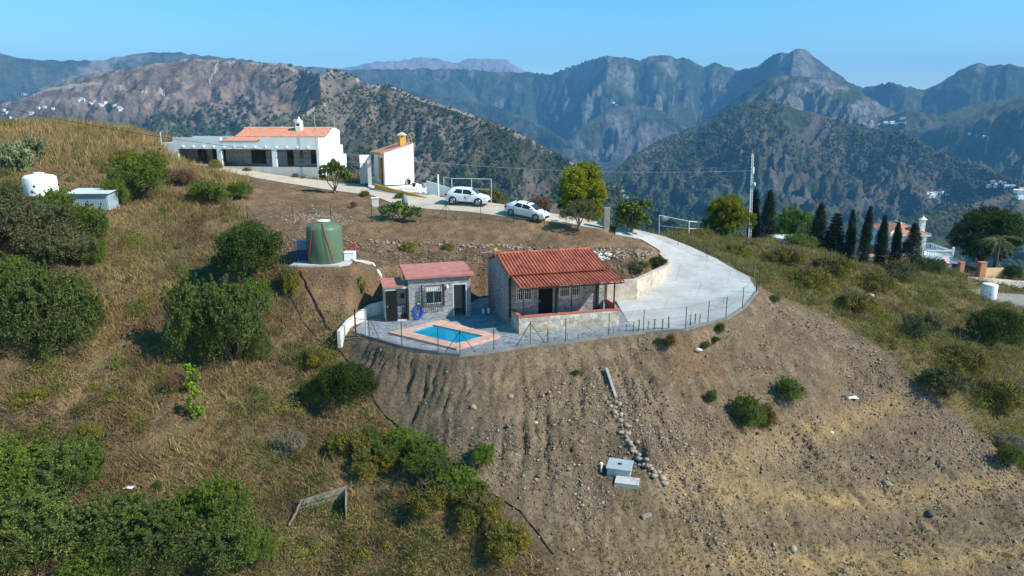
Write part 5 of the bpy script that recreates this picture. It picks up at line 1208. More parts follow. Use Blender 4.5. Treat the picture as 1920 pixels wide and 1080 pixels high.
# seedlings along the fence
for i, (px, k) in enumerate([(1026, .4), (1040, .3), (1066, .35), (1084, .3), (1094, .3), (1150, .4), (1163, .3), (1176, .5), (1190, .6), (1200, .7), (1216, .6), (1230, .7), (1243, .7), (1255, .8), (1297, .7), (1305, .7), (1313, .6)]):
    best = None
    for j in range(len(FP) - 1):
        for q in range(21):
            x, y = Vector(FP[j]).lerp(Vector(FP[j + 1]), q / 20); z = fz(j + (q > 10), x, y); e = abs(960 + F * x / depth((x, y, z)) - px)
            if best is None or e < best[0]: best = (e, x, y, z)
    _, x, y, z = best
    if i == 0:
        s0 = thing('seedling', 'x', 'seedling', (x, y + .3, z)); cc = [(0, 0, .1 + .1 * j) for j in range(8)]; V, Q = leaves(cc, [.10 - .007 * j for j in range(8)], 14, .05, 90); np_mesh('foliage', V, Q, LM['olive'], s0); MB().tube([(0, 0, -.1), (0, 0, .9)], .012, 4).build('stem', M_bark, s0)
        s0['label'] = 'small young hedge plant along the inside of the front fence'; s0['group'] = 'hedge seedlings along the front fence'
    else: dup(s0, (x, y + .3, z + .02), i, k * 1.3, 'small young hedge plant along the inside of the front fence', 'hedge seedlings along the front fence')
# ------------------------------------------------------------------ green tank and what stands around it
zt = -10.1; tx, ty = -13.98, 50.35
M_tank = mat('green_fibreglass', (.095, .155, .095), .45, .08, 1.5); M_red = mat('red_strap', (.55, .03, .03), .6)
sl_ = MB().prism([(-16.25, 48.8), (-12.6, 48.8), (-12.0, 49.2), (-12.0, 51.6), (-16.1, 51.8)], zt - .35, zt); o = sl_.build('concrete_slab', M_concw); tag(o, 'concrete slab under the green water tank', 'slab')
t = thing('water_tank', 'dark green cylindrical water tank strapped with red bands on a slab', 'water tank', (tx, ty, zt))
MB().lathe([(1.27, 0), (1.31, .05), (1.30, 1.3), (1.28, 2.45), (1.24, 2.58), (1.0, 2.78), (.55, 2.95), (.4, 3.0)], n=48).build('body', M_tank, t, smooth=True)
MB().lathe([(.44, 3.0), (.5, 3.03), (.48, 3.08), (.2, 3.14)], n=24).build('lid', M_white, t, smooth=True)
def strap(a0, a1, mm, w_=.02):
    pts = []
    for k in range(13):
        s = k / 12; a = a0 + (a1 - a0) * s
        if s < .25: r_, z_ = .55 + (1.27 - .55) * s / .25, 2.97 - .42 * (s / .25) ** 2
        else: r_, z_ = 1.32 + .1 * (s - .25), 2.55 * (1 - (s - .25) / .75)
        pts.append((r_ * cos(a), r_ * sin(a), z_ + .012))
    return MB().tube(pts, w_, 5)
strap(-1.9, -2.35, M_red).build('strap', M_red, t); strap(-1.45, -.85, M_red).build('strap', M_red, t); strap(-1.45, -1.15, M_dark, .014).build('hose', M_pipe, t)
bl = thing('plastic_crate', 'grey-blue box stacked on the navy one left of the green tank', 'box', (-15.75, 50.9, zt)); MB().box(-.42, .42, -.3, .3, .78, 1.45).build('body', mat('greyblue', (.16, .21, .36), .5), bl, bevel=.03); MB().box(-.44, .44, -.32, .32, 1.452, 1.5).build('lid', mat('greyblue2', (.2, .25, .4), .5), bl, bevel=.01)
b2 = thing('plastic_crate', 'navy box under the grey-blue one left of the green tank', 'box', (-15.8, 50.9, zt)); MB().box(-.5, .5, -.34, .34, .0, .72).build('body', mat('navy', (.03, .045, .16), .5), b2, bevel=.03); MB().box(-.52, .52, -.36, .36, .722, .775).build('lid', mat('navy2', (.04, .06, .2), .5), b2, bevel=.01)
b3 = thing('pump_box', 'white pump housing right of the green tank', 'box', (-12.25, 50.6, zt)); MB().box(-.38, .42, -.3, .35, 0, .62).build('body', M_white, b3, bevel=.05); MB().box(-.4, .44, -.32, .37, .622, .68).build('lid', M_white, b3, bevel=.02); MB().tube([(.2, -.3, .15), (.5, -.6, .05), (.9, -.8, .02)], .03, 6).build('hose', M_pipe, b3)
rp = plant('geranium', 'red flowers behind the white pump housing', 'flowers', [(0, 0, .4, .35, .3, .4)], 14, .12, 16, .06, 'red', .5, .3, 95, trunk='stem', base=.02, crown='blossom'); rp.location = (-12.25, 51.6, tz(-12.25, 51.6) + .4)
strip_wall('drain_channel', 'pale concrete channel edge running from the tank slab down to the cabin', 'kerb', [(*G(px, py)[:2], G(px, py)[2] - .2, G(px, py)[2] + .16) for px, py in ((664, 491), (684, 492), (699, 497), (710, 512), (721, 530))], .22, M_whited)
def hose(label, pl, r=.03, name='irrigation_hose', m_=None, cat='hose'):
    pts = []
    P = [G(px, py) for px, py in pl]
    for a, b_ in zip(P[:-1], P[1:]):
        n = max(2, int(math.hypot(b_[0] - a[0], b_[1] - a[1]) / .5))
        for k in range(n): x = a[0] + (b_[0] - a[0]) * k / n; y = a[1] + (b_[1] - a[1]) * k / n; pts.append((x + .05 * sin(x * 7), y, tz(x, y) + r * .9))
    return tag(MB().tube(pts, r, 5).build(name, m_ or M_pipe, None, smooth=True), label, cat)
hose('black hose dropping down the bank left of the tank, outermost of the three', [(543, 502), (547, 560), (567, 602), (600, 640), (633, 662)], .035)
hose('black hose in the middle of the three below the green tank', [(548, 500), (572, 530), (590, 570), (612, 612), (630, 632)], .045)
hose('black hose nearest to the tank mound, innermost of the three', [(556, 500), (582, 548), (606, 596), (625, 630)], .03)
hose('dark pipe along the left boundary of the bare slope', [(622, 640), (655, 680), (690, 730), (712, 768), (748, 800), (800, 846), (860, 890), (920, 925), (975, 960), (1020, 1015), (1052, 1068)], .035)
f2 = [G(px, py) for px, py in [(548, 545), (572, 590), (600, 625), (640, 640)]]
# left hill: white tank, shed, frame
x, y, z = G(67, 380)
t = thing('water_tank', 'white cylindrical water tank on the left hillside beside the shed', 'water tank', (x, y + .9, z - .05)); d = depth((x, y, z)); rr = 28 * d / F
MB().lathe([(rr * .98, 0), (rr, .1), (rr, 1.95), (rr * .97, 2.05), (rr * .8, 2.2), (rr * .3, 2.3)], n=40).build('body', M_white, t, smooth=True); MB().lathe([(rr * .3, 2.3), (rr * .32, 2.4), (.1, 2.44)], n=20).build('lid', M_white, t)
MB().tube([(rr * .9, .4, 1.9), (rr + .9, .8, 2.6)], .03, 5).build('pipe', M_dark, t)
x, y, z = G(165, 392); sh = thing('metal_shed', 'low shed of pale ribbed metal sheets between the white tank and the leafy bush', 'shed', (x, y + .2, z - .15), R_(4))
mb = MB(); n = 16; W_ = 3.1
for i in range(n): a = -W_ / 2 + W_ * i / n; mb.box(a, a + W_ / n * .62, 0, .04, 0, 1.35); mb.box(a + W_ / n * .62, a + W_ / n, .03, .06, 0, 1.35)
mb.box(-W_ / 2, -W_ / 2 + .04, .05, 1.8, 0, 1.4); mb.box(W_ / 2 - .04, W_ / 2, .05, 1.8, 0, 1.4); mb.box(-W_ / 2, W_ / 2, 1.8, 1.84, 0, 1.5); mb.build('wall', mat('blue_grey_sheet', (.30, .38, .42), .5, .15, 3), sh)
MB().slab([(-W_ / 2 - .2, -.2, 1.42), (W_ / 2 + .2, -.2, 1.42), (W_ / 2 + .2, 2.0, 1.68), (-W_ / 2 - .2, 2.0, 1.68)], .05).build('roof', mat('pale_sheet', (.6, .62, .6), .5, .08, 3), sh)
t = thing('collapsed_pergola', 'collapsed grey timber frame lying in front of the white tank', 'pergola', G(45, 402)); o = Vector(t.location)
for a, b_ in (((8, 396), (62, 378)), ((20, 396), (45, 412)), ((32, 390), (66, 412)), ((56, 380), (80, 400)), ((10, 398), (22, 410))):
    A = Vector(G(*a)) - o + Vector((0, 0, .5)); B = Vector(G(*b_)) - o + Vector((0, 0, .4)); MB().tube([A, B], .06, 5).build('pole', M_timber, t)
for a in ((20, 398), (60, 385), (44, 408)): A = Vector(G(*a)) - o; MB().tube([A - Vector((0, 0, .2)), A + Vector((0, 0, .5))], .05, 5).build('post', M_timber, t)

# wooden boards in the lower left
x, y, z = G(600, 965); t = thing('wooden_boards', 'weathered grey boards propped up like an open box in dry grass', 'boards', (x, y, z))
def bd(a, b_, w_, th=.05, nm='board'):
    A = Vector(a); B = Vector(b_); q = Vector((0, 0, w_)); nrm = (B - A).cross(q).normalized() * th
    mb = MB(); mb.add([A, B, B + q, A + q, A + nrm, B + nrm, B + q + nrm, A + q + nrm], [(0, 1, 2, 3), (7, 6, 5, 4), (0, 4, 5, 1), (1, 5, 6, 2), (2, 6, 7, 3), (3, 7, 4, 0)]); mb.build(nm, M_timber, t)
dd_ = depth((x, y, z)) / F
bd((-36 * dd_, .3, .35), (44 * dd_, .9, .75), .32); bd((-36 * dd_, .34, .02), (44 * dd_, .94, .42), .30, .03)
bd((44 * dd_, .9, .2), (55 * dd_, -.5, .0), .8); MB().tube([(-36 * dd_, .28, .66), (-40 * dd_, -.3, .3), (-48 * dd_, -.9, -.05)], .05, 5).build('prop', M_timber, t)
MB().box(-46 * dd_, -38 * dd_, .2, 1.2, -.1, .3).build('end_board', M_timber, t)

# slope objects
x, y, z = SBX - .05, SBY - .35, SBZ - .08; cb = thing('septic_box', 'pale concrete access box with a lid near the bottom of the bare slope', 'concrete box', (x, y + .1, z), R_(-16))
MB().box(-.62, .62, -.1, 1.0, -.3, .5).build('body', mat('bluish_concrete', (.36, .39, .39), .8, .1, 2), cb, bevel=.02); MB().box(-.68, .68, -.16, 1.06, .502, .58).build('lid', mat('bluish_lid', (.33, .38, .39), .8, .1, 2), cb, bevel=.02)
MB().box(-.1, .1, .35, .55, .582, .6).build('handle', M_dark, cb)
MB().slab([(-.1, -.82, .14), (1.15, -.76, .14), (1.15, -.12, .2), (-.1, -.12, .2)], .3).build('apron', M_conc, cb)
x, y, z = G(1127, 886); vp = thing('vent_pipe', 'white plastic vent pipe left of the concrete box', 'pipe', (x, y, z)); MB().tube([(0, 0, -.2), (0, 0, .42)], .055, 8).build('pipe', M_white, vp); MB().tube([(0, 0, .42), (0, 0, .55)], .085, 8).build('cap', M_white, vp)
A = Vector(G(1137, 694)); B = Vector(G(1155, 748)); pl = thing('plank', 'single squared plank lying down the slope above the line of rocks', 'plank', A, 0)
D = B - A; mb = MB(); s_ = D.normalized().cross(Vector((0, 0, 1))).normalized() * .08; u_ = Vector((0, 0, .16)); b0 = Vector((0, 0, .03))
mb.add([-s_ + b0, s_ + b0, D + s_ + b0, D - s_ + b0, -s_ + u_, s_ + u_, D + s_ + u_, D - s_ + u_], [(3, 2, 1, 0), (4, 5, 6, 7), (0, 1, 5, 4), (1, 2, 6, 5), (2, 3, 7, 6), (3, 0, 4, 7)]); mb.build('board', mat('pale_timber', (.36, .31, .26), .9, .2, 5, .3, 30), pl)
x, y, z = G(1212, 972); lg = thing('timber_offcut', 'short dark timber offcut standing out of the lower slope', 'timber', (x, y, z), R_(30)); MB().box(-.3, .3, -.09, .09, .05, .2).box(-.26, -.1, -.07, .07, -.2, .05).build('block', M_timber, lg)
def rag(name, label, cat, px, py, s, seed, c=(.85, .85, .85)):
    g = random.Random(seed); x, y, z = G(px, py); mb = MB(); n = 7
    for i in range(n + 1):
        for j in range(n + 1):
            mb.v.append(((i / n - .5) * s * 2 + g.uniform(-.06, .06), (j / n - .5) * s * 1.3 + g.uniform(-.05, .05), .06 + g.uniform(0, .3) * s * (1 if 0 < i < n and 0 < j < n else .2)))
    for i in range(n):
        for j in range(n): a = i * (n + 1) + j; mb.f.append((a, a + n + 1, a + n + 2, a + 1)); mb.m.append(0)
    o = mb.build(name, mat('white_plastic' + str(seed), c, .4, .05), None); o.location = (x, y, z); m_ = o.modifiers.new('s', 'SOLIDIFY'); m_.thickness = .02; return tag(o, label, cat)
rag('plastic_bag', 'crumpled white plastic bag on the dry grass ledge at the right', 'bag', 1598, 747, .36, 3); rag('plastic_sheet', 'dark greyish plastic scrap just left of the white bag', 'plastic', 1584, 743, .22, 9, (.2, .18, .22))
rag('white_rag', 'crumpled white rag in dry grass above the bottom left thicket', 'rag', 243, 917, .2, 4)
rag('paper_scrap', 'white scrap on the ground at the corner of the patio fence', 'scrap', 637, 650, .2, 5)
# individually placed rocks
def rock(label, px, py, s, seed, group=None, c=((.26, .2, .16), (.36, .29, .23))):
    x, y, z = G(px, py); o = stones('rock', np.array([0.]), np.array([0.]), np.array([s]), c, seed, z=np.array([0.])); o.location = (x, y, tz(x, y)); o.rotation_euler = (0, 0, seed); return tag(o, label, 'rock', group)
g = random.Random(8); GRK = 'rocks lined up down the slope below the plank'; k = 0
path_ = [(1150, 757), (1158, 775), (1166, 797), (1174, 820), (1186, 840), (1198, 858), (1208, 873), (1220, 883), (1232, 893), (1246, 904)]
for i in range(58):
    s = i / 57 * (len(path_) - 1); a = int(min(s, len(path_) - 2)); f = s - a; px = path_[a][0] * (1 - f) + path_[a + 1][0] * f + g.uniform(-9, 9); py = path_[a][1] * (1 - f) + path_[a + 1][1] * f + g.uniform(-5, 5)
    rock(('brown rock among the loose stones right under the foot of the plank' if i < 19 else 'brown rock in the middle of the line, right of the concrete box' if i < 44 else 'brown rock at the lower end of the line, past the concrete box'), px, py, g.uniform(.12, .26), 100 + i, GRK)
rock('large pale boulder high on the slope under the fence', 1308, 660, .38, 11, c=((.5, .44, .38), (.55, .5, .44))); rock('pale flat boulder on the right scrub bank', 1632, 556, .42, 12, c=((.5, .48, .44), (.55, .5, .48)))
rock('large flat brown rock in the middle of the slope below the pool', 888, 767, .26, 13); rock('pale flat stone right of the rock in the middle of the slope', 957, 745, .22, 14); rock('brown boulder on the lower right slope', 1663, 908, .35, 15); rock('round brown rock near the bottom edge', 1486, 1033, .28, 16)
rock('pale rock lying left of the dry ledge', 1558, 811, .2, 17, c=((.5, .45, .38), (.6, .55, .5))); rock('pale stone on the slope left of the leaning plank', 1004, 795, .16, 18, c=((.45, .38, .3), (.5, .44, .38))); rock('dark rock on the lower slope right of the ledge', 1745, 962, .3, 19, c=((.09, .08, .07), (.12, .1, .09)))
rock('rock half buried near the bottom of the slope', 1092, 950, .2, 20)
# dry-stone bank behind the house: counted stones would run to hundreds
g2_ = np.random.default_rng(6); A = []
for (a, b_), n in (((( 690, 455), (1010, 465)), 260), (((1010, 470), (1222, 474)), 520), (((1130, 480), (1215, 480)), 120)):
    for i in range(n):
        s = g2_.uniform(); p = G0(a[0] + (b_[0] - a[0]) * s, a[1] + (b_[1] - a[1]) * s + g2_.normal(0, 2.2)); A.append(p[:2])
A = np.array(A); o = stones('dry_stone_bank', A[:, 0], A[:, 1], g2_.uniform(.07, .2, len(A)), ((.12, .09, .065), (.36, .28, .21)), 45); tag(o, 'tumbled dry stones along the terrace bank behind the red roof', 'stones', kind='stuff')
A = np.array([G0(1128 + g2_.normal(0, 12), 478 + g2_.normal(0, 4))[:2] for _ in range(46)]); o = stones('white_rubble', A[:, 0], A[:, 1], g2_.uniform(.1, .2, len(A)), ((.45, .42, .39), (.68, .66, .62)), 46); tag(o, 'heap of whitish rubble on the bank behind the red roof', 'rubble', kind='stuff')
A = np.array([G0(590 + g2_.normal(0, 40), 406 + g2_.normal(0, 6))[:2] for _ in range(220)]); o = stones('pale_rubble', A[:, 0], A[:, 1], g2_.uniform(.04, .11, len(A)), ((.25, .21, .17), (.5, .46, .42)), 47); tag(o, 'pale rubble spread on the terrace above the green tank', 'rubble', kind='stuff')

# ------------------------------------------------------------------ white farmhouse on the hill
u0 = Vector(PY(600, 313, 81)); H0 = -5.05; wy = R_(-8.7)
t = thing('white_farmhouse', 'long white farmhouse with grilled porch bays and orange tiled roof on the hill', 'house', (u0.x, u0.y, H0), wy)
Lh = 19.9
MB().box(-Lh, 0, -.02, .4, -1.9, 0).build('plinth', M_whited, t)
mb = MB(); mb.box(-Lh, -17.9, .0, .4, 0, 2.02); mb.box(-12.9, -12.3, .0, .4, 0, 2.02); mb.box(-5.9, -5.35, .0, .4, 0, 2.02); mb.box(-.35, 0, 0, .4, 0, 2.02)
mb.box(-Lh, 0, .0, .4, 2.02, 2.75); mb.box(-Lh + 1.4, -12.3, .003, .397, 2.75, 3.35); mb.box(-12.3, -7.3, .003, .397, 2.75, 2.95); mb.box(-7.3, 0, .003, .397, 2.75, 3.4)
mb.box(-Lh, 0, 2.6, 2.8, -1.9, 2.75); mb.box(-.35, 0, .4, 6.4, -1.9, 3.35); mb.box(-Lh, -Lh + .3, .4, 6.4, -1.9, 2.75); mb.box(-Lh, 0, 6.2, 6.4, -1.9, 3.4)
mb.box(-Lh + .3, -.35, .4, 2.6, 2.3, 2.5)
mb.build('wall', M_white, t)
MB().add([(-.349, 2.6, 3.35), (-.349, 6.4, 3.35), (-.349, 6.4, 4.1), (-.349, 5.2, 4.45), (.0, 2.6, 3.35), (0, 6.4, 3.35), (0, 6.4, 4.1), (0, 5.2, 4.45)], [(0, 3, 2, 1), (4, 5, 6, 7), (0, 4, 7, 3), (3, 7, 6, 2), (2, 6, 5, 1), (1, 5, 4, 0)]).build('gable', M_white, t)
MB().box(0.003, .75, 2.4, 6.3, -1.9, 1.3).box(0.003, .35, 3.2, 6.3, 1.1, 2.4).build('side_wing', M_white, t)
MB().box(-Lh, -.35, 2.55, 2.598, 0, 2.3).build('porch_wall', mat('grey_porch', (.62, .59, .58), .9), t)
MB().box(-Lh, -.02, .02, 2.5, -.05, .0).build('porch_floor', M_whited, t)
rf = barrel_roof(-12.0, -.4, [(2.6, 3.42), (4.0, 3.95), (5.2, 4.45)], .30, .05).build('roof', M_tile, t)
barrel_roof(-12.0, -.4, [(5.2, 4.45), (6.6, 3.85)], .30, .05).build('back_slope', M_tile, rf)
barrel_roof(-12.3, -7.35, [(-.05, 2.98), (2.6, 3.35)], .30, .05).build('porch_tiles', M_tile, t)
MB().tube([(-12.0, 5.2, 4.47), (-.4, 5.2, 4.47)], .1, 6).build('ridge_cap', M_whited, rf)
MB().box(-13.4, -12.1, 2.5, 2.7, 2.95, 3.25).build('parapet_band', M_must, t)
ch = MB().box(-4.75, -4.05, 4.2, 4.9, 3.9, 5.15).build('chimney', M_white, t); MB().lathe([(.52, 5.15), (.5, 5.25), (.2, 5.5), (.04, 5.75)], (-4.4, 4.55, 0), 4).build('chimney_cap', M_white, ch); MB().box(-4.6, -4.2, 4.19, 4.195, 4.7, 4.95).build('flue', M_black, ch)
for i in range(13): x = -17.2 + i * 1.32; MB().box(x, x + .14, -.28, .0, 2.24, 2.38).build('beam_end', M_white, t)
for a, b_ in ((-17.88, -12.92), (-12.28, -5.92), (-5.33, -.37)):
    mb = MB(); n = int((b_ - a) / .2); bars_x(mb, a, b_, .2, .0, 2.0, n, .012, (0.02, .5, .98)); mb.build('porch_grille', M_dark, t)
for a, b_, z0, z1 in ((-17, -15.8, .5, 1.9), (-15, -13.3, .3, 1.9), (-9.9, -8.0, .2, 1.8), (-2.2, -.6, .25, 1.85)):
    f_ = MB().box(a, b_, 2.49, 2.545, z0, z1).build('window', M_brown, t); MB().box(a + .1, b_ - .1, 2.47, 2.488, z0 + .1, z1 - .1).build('pane', M_glass, f_)
f_ = MB().box(-5.25, -4.45, 2.49, 2.545, 0, 1.8).build('door', M_brown, t); MB().box(-5.15, -4.55, 2.47, 2.488, .9, 1.7).build('pane', M_glass, f_)
for x in (-7.1, -3.4):   # ornamental wrought iron panels on the porch wall
    mb = MB(); mb.tube([(x, 2.5, .6), (x, 2.5, 1.9)], .03, 4)
    for k in range(3):
        z = 1.75 - k * .3; s = .14 + .1 * k; mb.tube([(x, 2.5, z + .1), (x - s, 2.5, z - .2)], .04, 4); mb.tube([(x, 2.5, z + .1), (x + s, 2.5, z - .2)], .04, 4)
    mb.box(x - .45, x + .45, 2.45, 2.54, .42, .5); mb.build('wall_ornament', M_dark, t)
MB().box(-19.9, -18.3, -.4, -.0, -.6, .2).build('step_wall', M_whited, t)
def pole(name, label, cat, px, pyb, pyt, y, r, m_, arms=()):
    b_ = PY(px, pyb, y); tp = PY(px, pyt, y); t = thing(name, label, cat, b_); Hh = tp[2] - b_[2]; MB().tube([(0, 0, -.3), (0, 0, Hh)], r, 8).build('pole', m_, t)
    for n_, pts, rr in arms: MB().tube([(p[0], p[1], p[2] + Hh) for p in pts], rr, 5).build(n_, m_, t)
    return t
pole('garden_lamp', 'thin lamp post with short arm at the left end of the farmhouse', 'lamp post', 306, 297, 247, 84.5, .05, M_whited, [('arm', [(0, 0, -.05), (.35, 0, .15)], .04)])
pole('antenna_mast', 'thin mast rising in front of the farmhouse roof near its right end', 'mast', 597, 335, 214, 80.6, .035, M_grey)
pole('tv_antenna', 'television antenna at the right rear corner of the farmhouse', 'antenna', 629, 275, 216, 86.8, .03, M_grey, [('boom', [(-.4, 0, -.1), (.4, 0, -.1)], .02), ('dish', [(-.3, 0, -.45), (.3, 0, -.4)], .03), ('element', [(.2, -.2, -.25), (.2, .2, -.25)], .02)])
b_ = PY(-3, 262, 74); pole('utility_pole', 'white utility pole cut by the left edge of the photo', 'pole', -2, 262, 195, 74, .13, M_whited)
# overhead cable
A = Vector(PY(-2, 200, 74)); B = Vector(PY(600, 290, 79.5)); n = 26; pts = []
for k in range(n + 1): s = k / n; p = A.lerp(B, s); pts.append((p.x, p.y, p.z - 1.2 * 4 * s * (1 - s) * .55))
tag(MB().tube(pts, .022, 4).build('power_cable', M_dark), 'black overhead cable sagging from the left pole to the farmhouse', 'cable')
A = Vector(PY(600, 283, 79.5)); B = Vector(PY(1411, 320, 84)); pts = []
for k in range(n + 1): s = k / n; p = A.lerp(B, s); pts.append((p.x, p.y, p.z - 1.0 * 4 * s * (1 - s)))
tag(MB().tube(pts, .012, 4).build('power_cable', M_grey), 'thin overhead wire from the farmhouse across to the radio mast', 'cable')
# planting in front of the farmhouse
for lab, px, py, w_, hh in (('small succulent at the plinth of the farmhouse below the middle bay', 464, 322, 18, 9), ('dry shrub on the farmhouse plinth below the right bay', 555, 334, 16, 10), ('small dry shrub right of the one below the right bay', 569, 336, 12, 7)): bush('grey1' if px > 500 else 'sage1', px, py, w_, hh, lab, 'plants along the farmhouse plinth', cat='shrub')
# ------------------------------------------------------------------ gate and railing between the buildings
def railing(name, label, A, B, z0, z1, m_=M_dark, n=None, cat='railing'):
    A = Vector(A); B = Vector(B); t = thing(name, label, cat, A); D = B - A; L = math.hypot(D.x, D.y); t.rotation_euler = (0, 0, atan2(D.y, D.x)); n = n or int(L / .17); mb = MB()
    for i in range(n): x = L * i / (n - 1); dz_ = D.z * i / (n - 1); mb.box(x - .015, x + .015, -.015, .015, z0 + dz_, z1 + dz_)
    mb.build('bars', m_, t); MB().tube([(0, 0, z0 + .08), (L, 0, z0 + .08 + D.z)], .025, 5).build('rail', m_, t); MB().tube([(0, 0, z1 - .05), (L, 0, z1 - .05 + D.z)], .025, 5).build('rail', m_, t); return t
railing('railing', 'black railing between the farmhouse and the white outbuilding', PY(652, 348, 77.8), PY(691, 349, 77.0), 0, 2.5)
o = tag(MB().box(-.35, .05, -.1, .1, -.2, 2.9).build('gate_pillar', M_whited), 'white pillar at the right end of the black railing', 'pillar'); o.location = PY(697, 350, 76.6)
# ------------------------------------------------------------------ white outbuilding
ob = Vector(PY(722, 337, 76)); t = thing('white_outbuilding', 'small white outbuilding with sloping red roof and mustard chimney', 'outbuilding', ob, R_(30))
mb = MB(); W2, D2 = 3.45, 3.2
mb.add([(0, 0, -.6), (W2, 0, -.6), (W2, 0, 3.95), (0, 0, 2.95), (0, .2, -.6), (W2, .2, -.6), (W2, .2, 3.95), (0, .2, 2.95)], [(0, 1, 2, 3), (7, 6, 5, 4), (0, 4, 5, 1), (1, 5, 6, 2), (2, 6, 7, 3), (3, 7, 4, 0)])
mb.add([(0, D2, -.6), (W2, D2, -.6), (W2, D2, 3.95), (0, D2, 2.95), (0, D2 + .2, -.6), (W2, D2 + .2, -.6), (W2, D2 + .2, 3.95), (0, D2 + .2, 2.95)], [(0, 1, 2, 3), (7, 6, 5, 4), (0, 4, 5, 1), (1, 5, 6, 2), (2, 6, 7, 3), (3, 7, 4, 0)])
mb.box(W2 - .2, W2, .2, D2, -.6, 3.9); mb.box(0, .2, .2, .5, -.6, 2.9); mb.box(0, .2, 1.7, D2, -.6, 2.9); mb.box(0, .2, .5, 1.7, 2.35, 2.9); mb.build('wall', M_white, t)
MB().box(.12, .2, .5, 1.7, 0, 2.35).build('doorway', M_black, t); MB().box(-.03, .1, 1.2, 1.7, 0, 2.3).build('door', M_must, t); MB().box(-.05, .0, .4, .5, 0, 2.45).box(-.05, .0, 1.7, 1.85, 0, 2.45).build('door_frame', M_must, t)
MB().slab([(-.4, -.06, 2.94), (W2 - .12, -.06, 3.98), (W2 - .12, D2 + .3, 3.98), (-.4, D2 + .3, 2.94)], .12).build('roof', M_tile, t)
MB().box(-.42, -.36, -.08, D2 + .3, 2.7, 2.86).build('eave', M_must, t)
ch = MB().box(2.05, 2.75, .35, .95, 3.5, 4.75).build('chimney', M_must, t); MB().lathe([(.62, 4.752), (.55, 4.85), (.08, 5.1)], (2.4, .65, 0), 4).build('chimney_cap', M_whited, ch)
MB().box(-1.8, -.5, 3.0, 3.2, -.6, 2.6).build('side_wall', M_white, t)
# forecourt
fc = [PY(*q) for q in ((690, 352, 76.2), (706, 356, 74.6), (780, 372, 71.2), (836, 377, 70.8), (800, 352, 77.5), (770, 338, 79.0), (700, 338, 78.5))]
FC = tps_fit(np.array(fc), 40); o = sheet('forecourt', fc, lambda x, y: tps_eval(FC, x, y), M_whited, up=.03, thick=.5)
kb = [PY(*q) for q in ((703, 353, 75.2), (740, 361, 73.4), (775, 366.5, 72.3), (812, 375, 71.2))]; strip_wall('yellow_kerb', 'mustard kerb wall in front of the white outbuilding', 'kerb', [(p[0], p[1], p[2] - .4, p[2] + .5 * (1 - i * .28)) for i, p in enumerate(kb)], .2, M_must)
for i, (lab, px, py, y, s) in enumerate((('dark plant pot by the right wall of the outbuilding, nearest the wall', 767, 345, 74.5, 1), ('plant pot standing lower left of the nearest-wall pot', 762, 346, 73.8, .8), ('plant pot in front of the outbuilding, closest to the road', 776, 350, 73, .9), ('tall plant pot at the right end of the forecourt', 795, 352, 73.2, 1.2))):
    t = thing('plant_pot', lab, 'plant pot', PY(px, py, y), 0, 'plant pots outside the outbuilding'); MB().lathe([(.15 * s, 0), (.24 * s, .42 * s), (.2 * s, .43 * s)], n=12).build('pot', M_grey if i % 2 else M_dark, t)
    V, Q = leaves([(0, 0, .55 * s), (.1, 0, .7 * s)], [.22 * s, .2 * s], 34, .06, 200 + i); np_mesh('foliage', V, Q, LM['dark'], t)
railing('stair_rail', 'small metal handrail on the forecourt by the outbuilding', PY(733, 342, 74.6), PY(756, 344, 74.2), 0, .6, M_grey, 5)
o = tag(MB().add([(0, 0, -.3), (2.6, -.8, -.6), (2.6, -.8, .35), (0, 0, 1.1), (0, .2, -.3), (2.6, -.6, -.6), (2.6, -.6, .35), (0, .2, 1.1)], [(0, 1, 2, 3), (7, 6, 5, 4), (0, 4, 5, 1), (1, 5, 6, 2), (2, 6, 7, 3), (3, 7, 4, 0)]).build('ramp_wall', M_white), 'sloping white wall ending at the white post behind the off-roader', 'wall'); o.location = PY(800, 358, 73.5)
pole('gate_post', 'white post at the end of the sloping white wall', 'post', 822, 370, 327, 72.5, .09, M_white)
# small things beside the road
x, y, z = G(759, 386); t = thing('barrel', 'grey-blue barrel standing at the roadside behind the low fig tree', 'barrel', (x, y, z)); MB().lathe([(.27, 0), (.3, .1), (.29, .8), (.2, 1.0), (.12, 1.08)], n=18).build('body', mat('barrel_blue', (.16, .21, .27), .5, .1, 3), t, smooth=True); MB().lathe([(.13, 1.082), (.13, 1.14), (.05, 1.15)], n=12).build('cap', M_grey, t)
x, y, z = G(704, 386); t = thing('masonry_box', 'small whitish masonry box with flat cap beside the road above the green tank', 'box', (x, y, z), R_(10)); MB().box(-.32, .32, -.25, .25, -.3, .75).build('body', M_whited, t); MB().box(-.38, .38, -.31, .31, .752, .84).build('cap', M_white, t)
# metal frames
def frame(name, label, P, m_=M_white, r=.045):
    t = thing(name, label, 'metal frame', P[0]); o = Vector(P[0])
    return t, o
t = thing('pen_frame', 'pale metal tube frame with netting behind the white off-roader', 'metal frame', PY(847, 372, 73.5)); o = Vector(t.location)
M_tube = mat('pale_tube', (.55, .58, .5), .5)
X = [PY(832, 370, 74.5), PY(847, 374, 73.5), PY(884, 376, 73.3), PY(921, 380, 73)]; tops = [PY(832, 332, 74.5), PY(847, 334.5, 73.5), PY(884, 335, 73.3), PY(921, 336, 73)]
for a, b_ in zip(X, tops): MB().tube([Vector(a) - o - Vector((0, 0, .3)), Vector(b_) - o], .05, 6).build('upright', M_tube, t)
mb = MB(); tp = [Vector(b_) - o for b_ in tops]; mb.tube(tp, .04, 5); mb.tube([p.lerp(Vector(a) - o, .45) for p, a in zip(tp, X)], .025, 5); mb.build('rail', M_tube, t)
mb = MB()
for i in range(3): mb.add([Vector(X[i]) - o, Vector(X[i + 1]) - o, tp[i + 1], tp[i]], [(0, 1, 2, 3)])
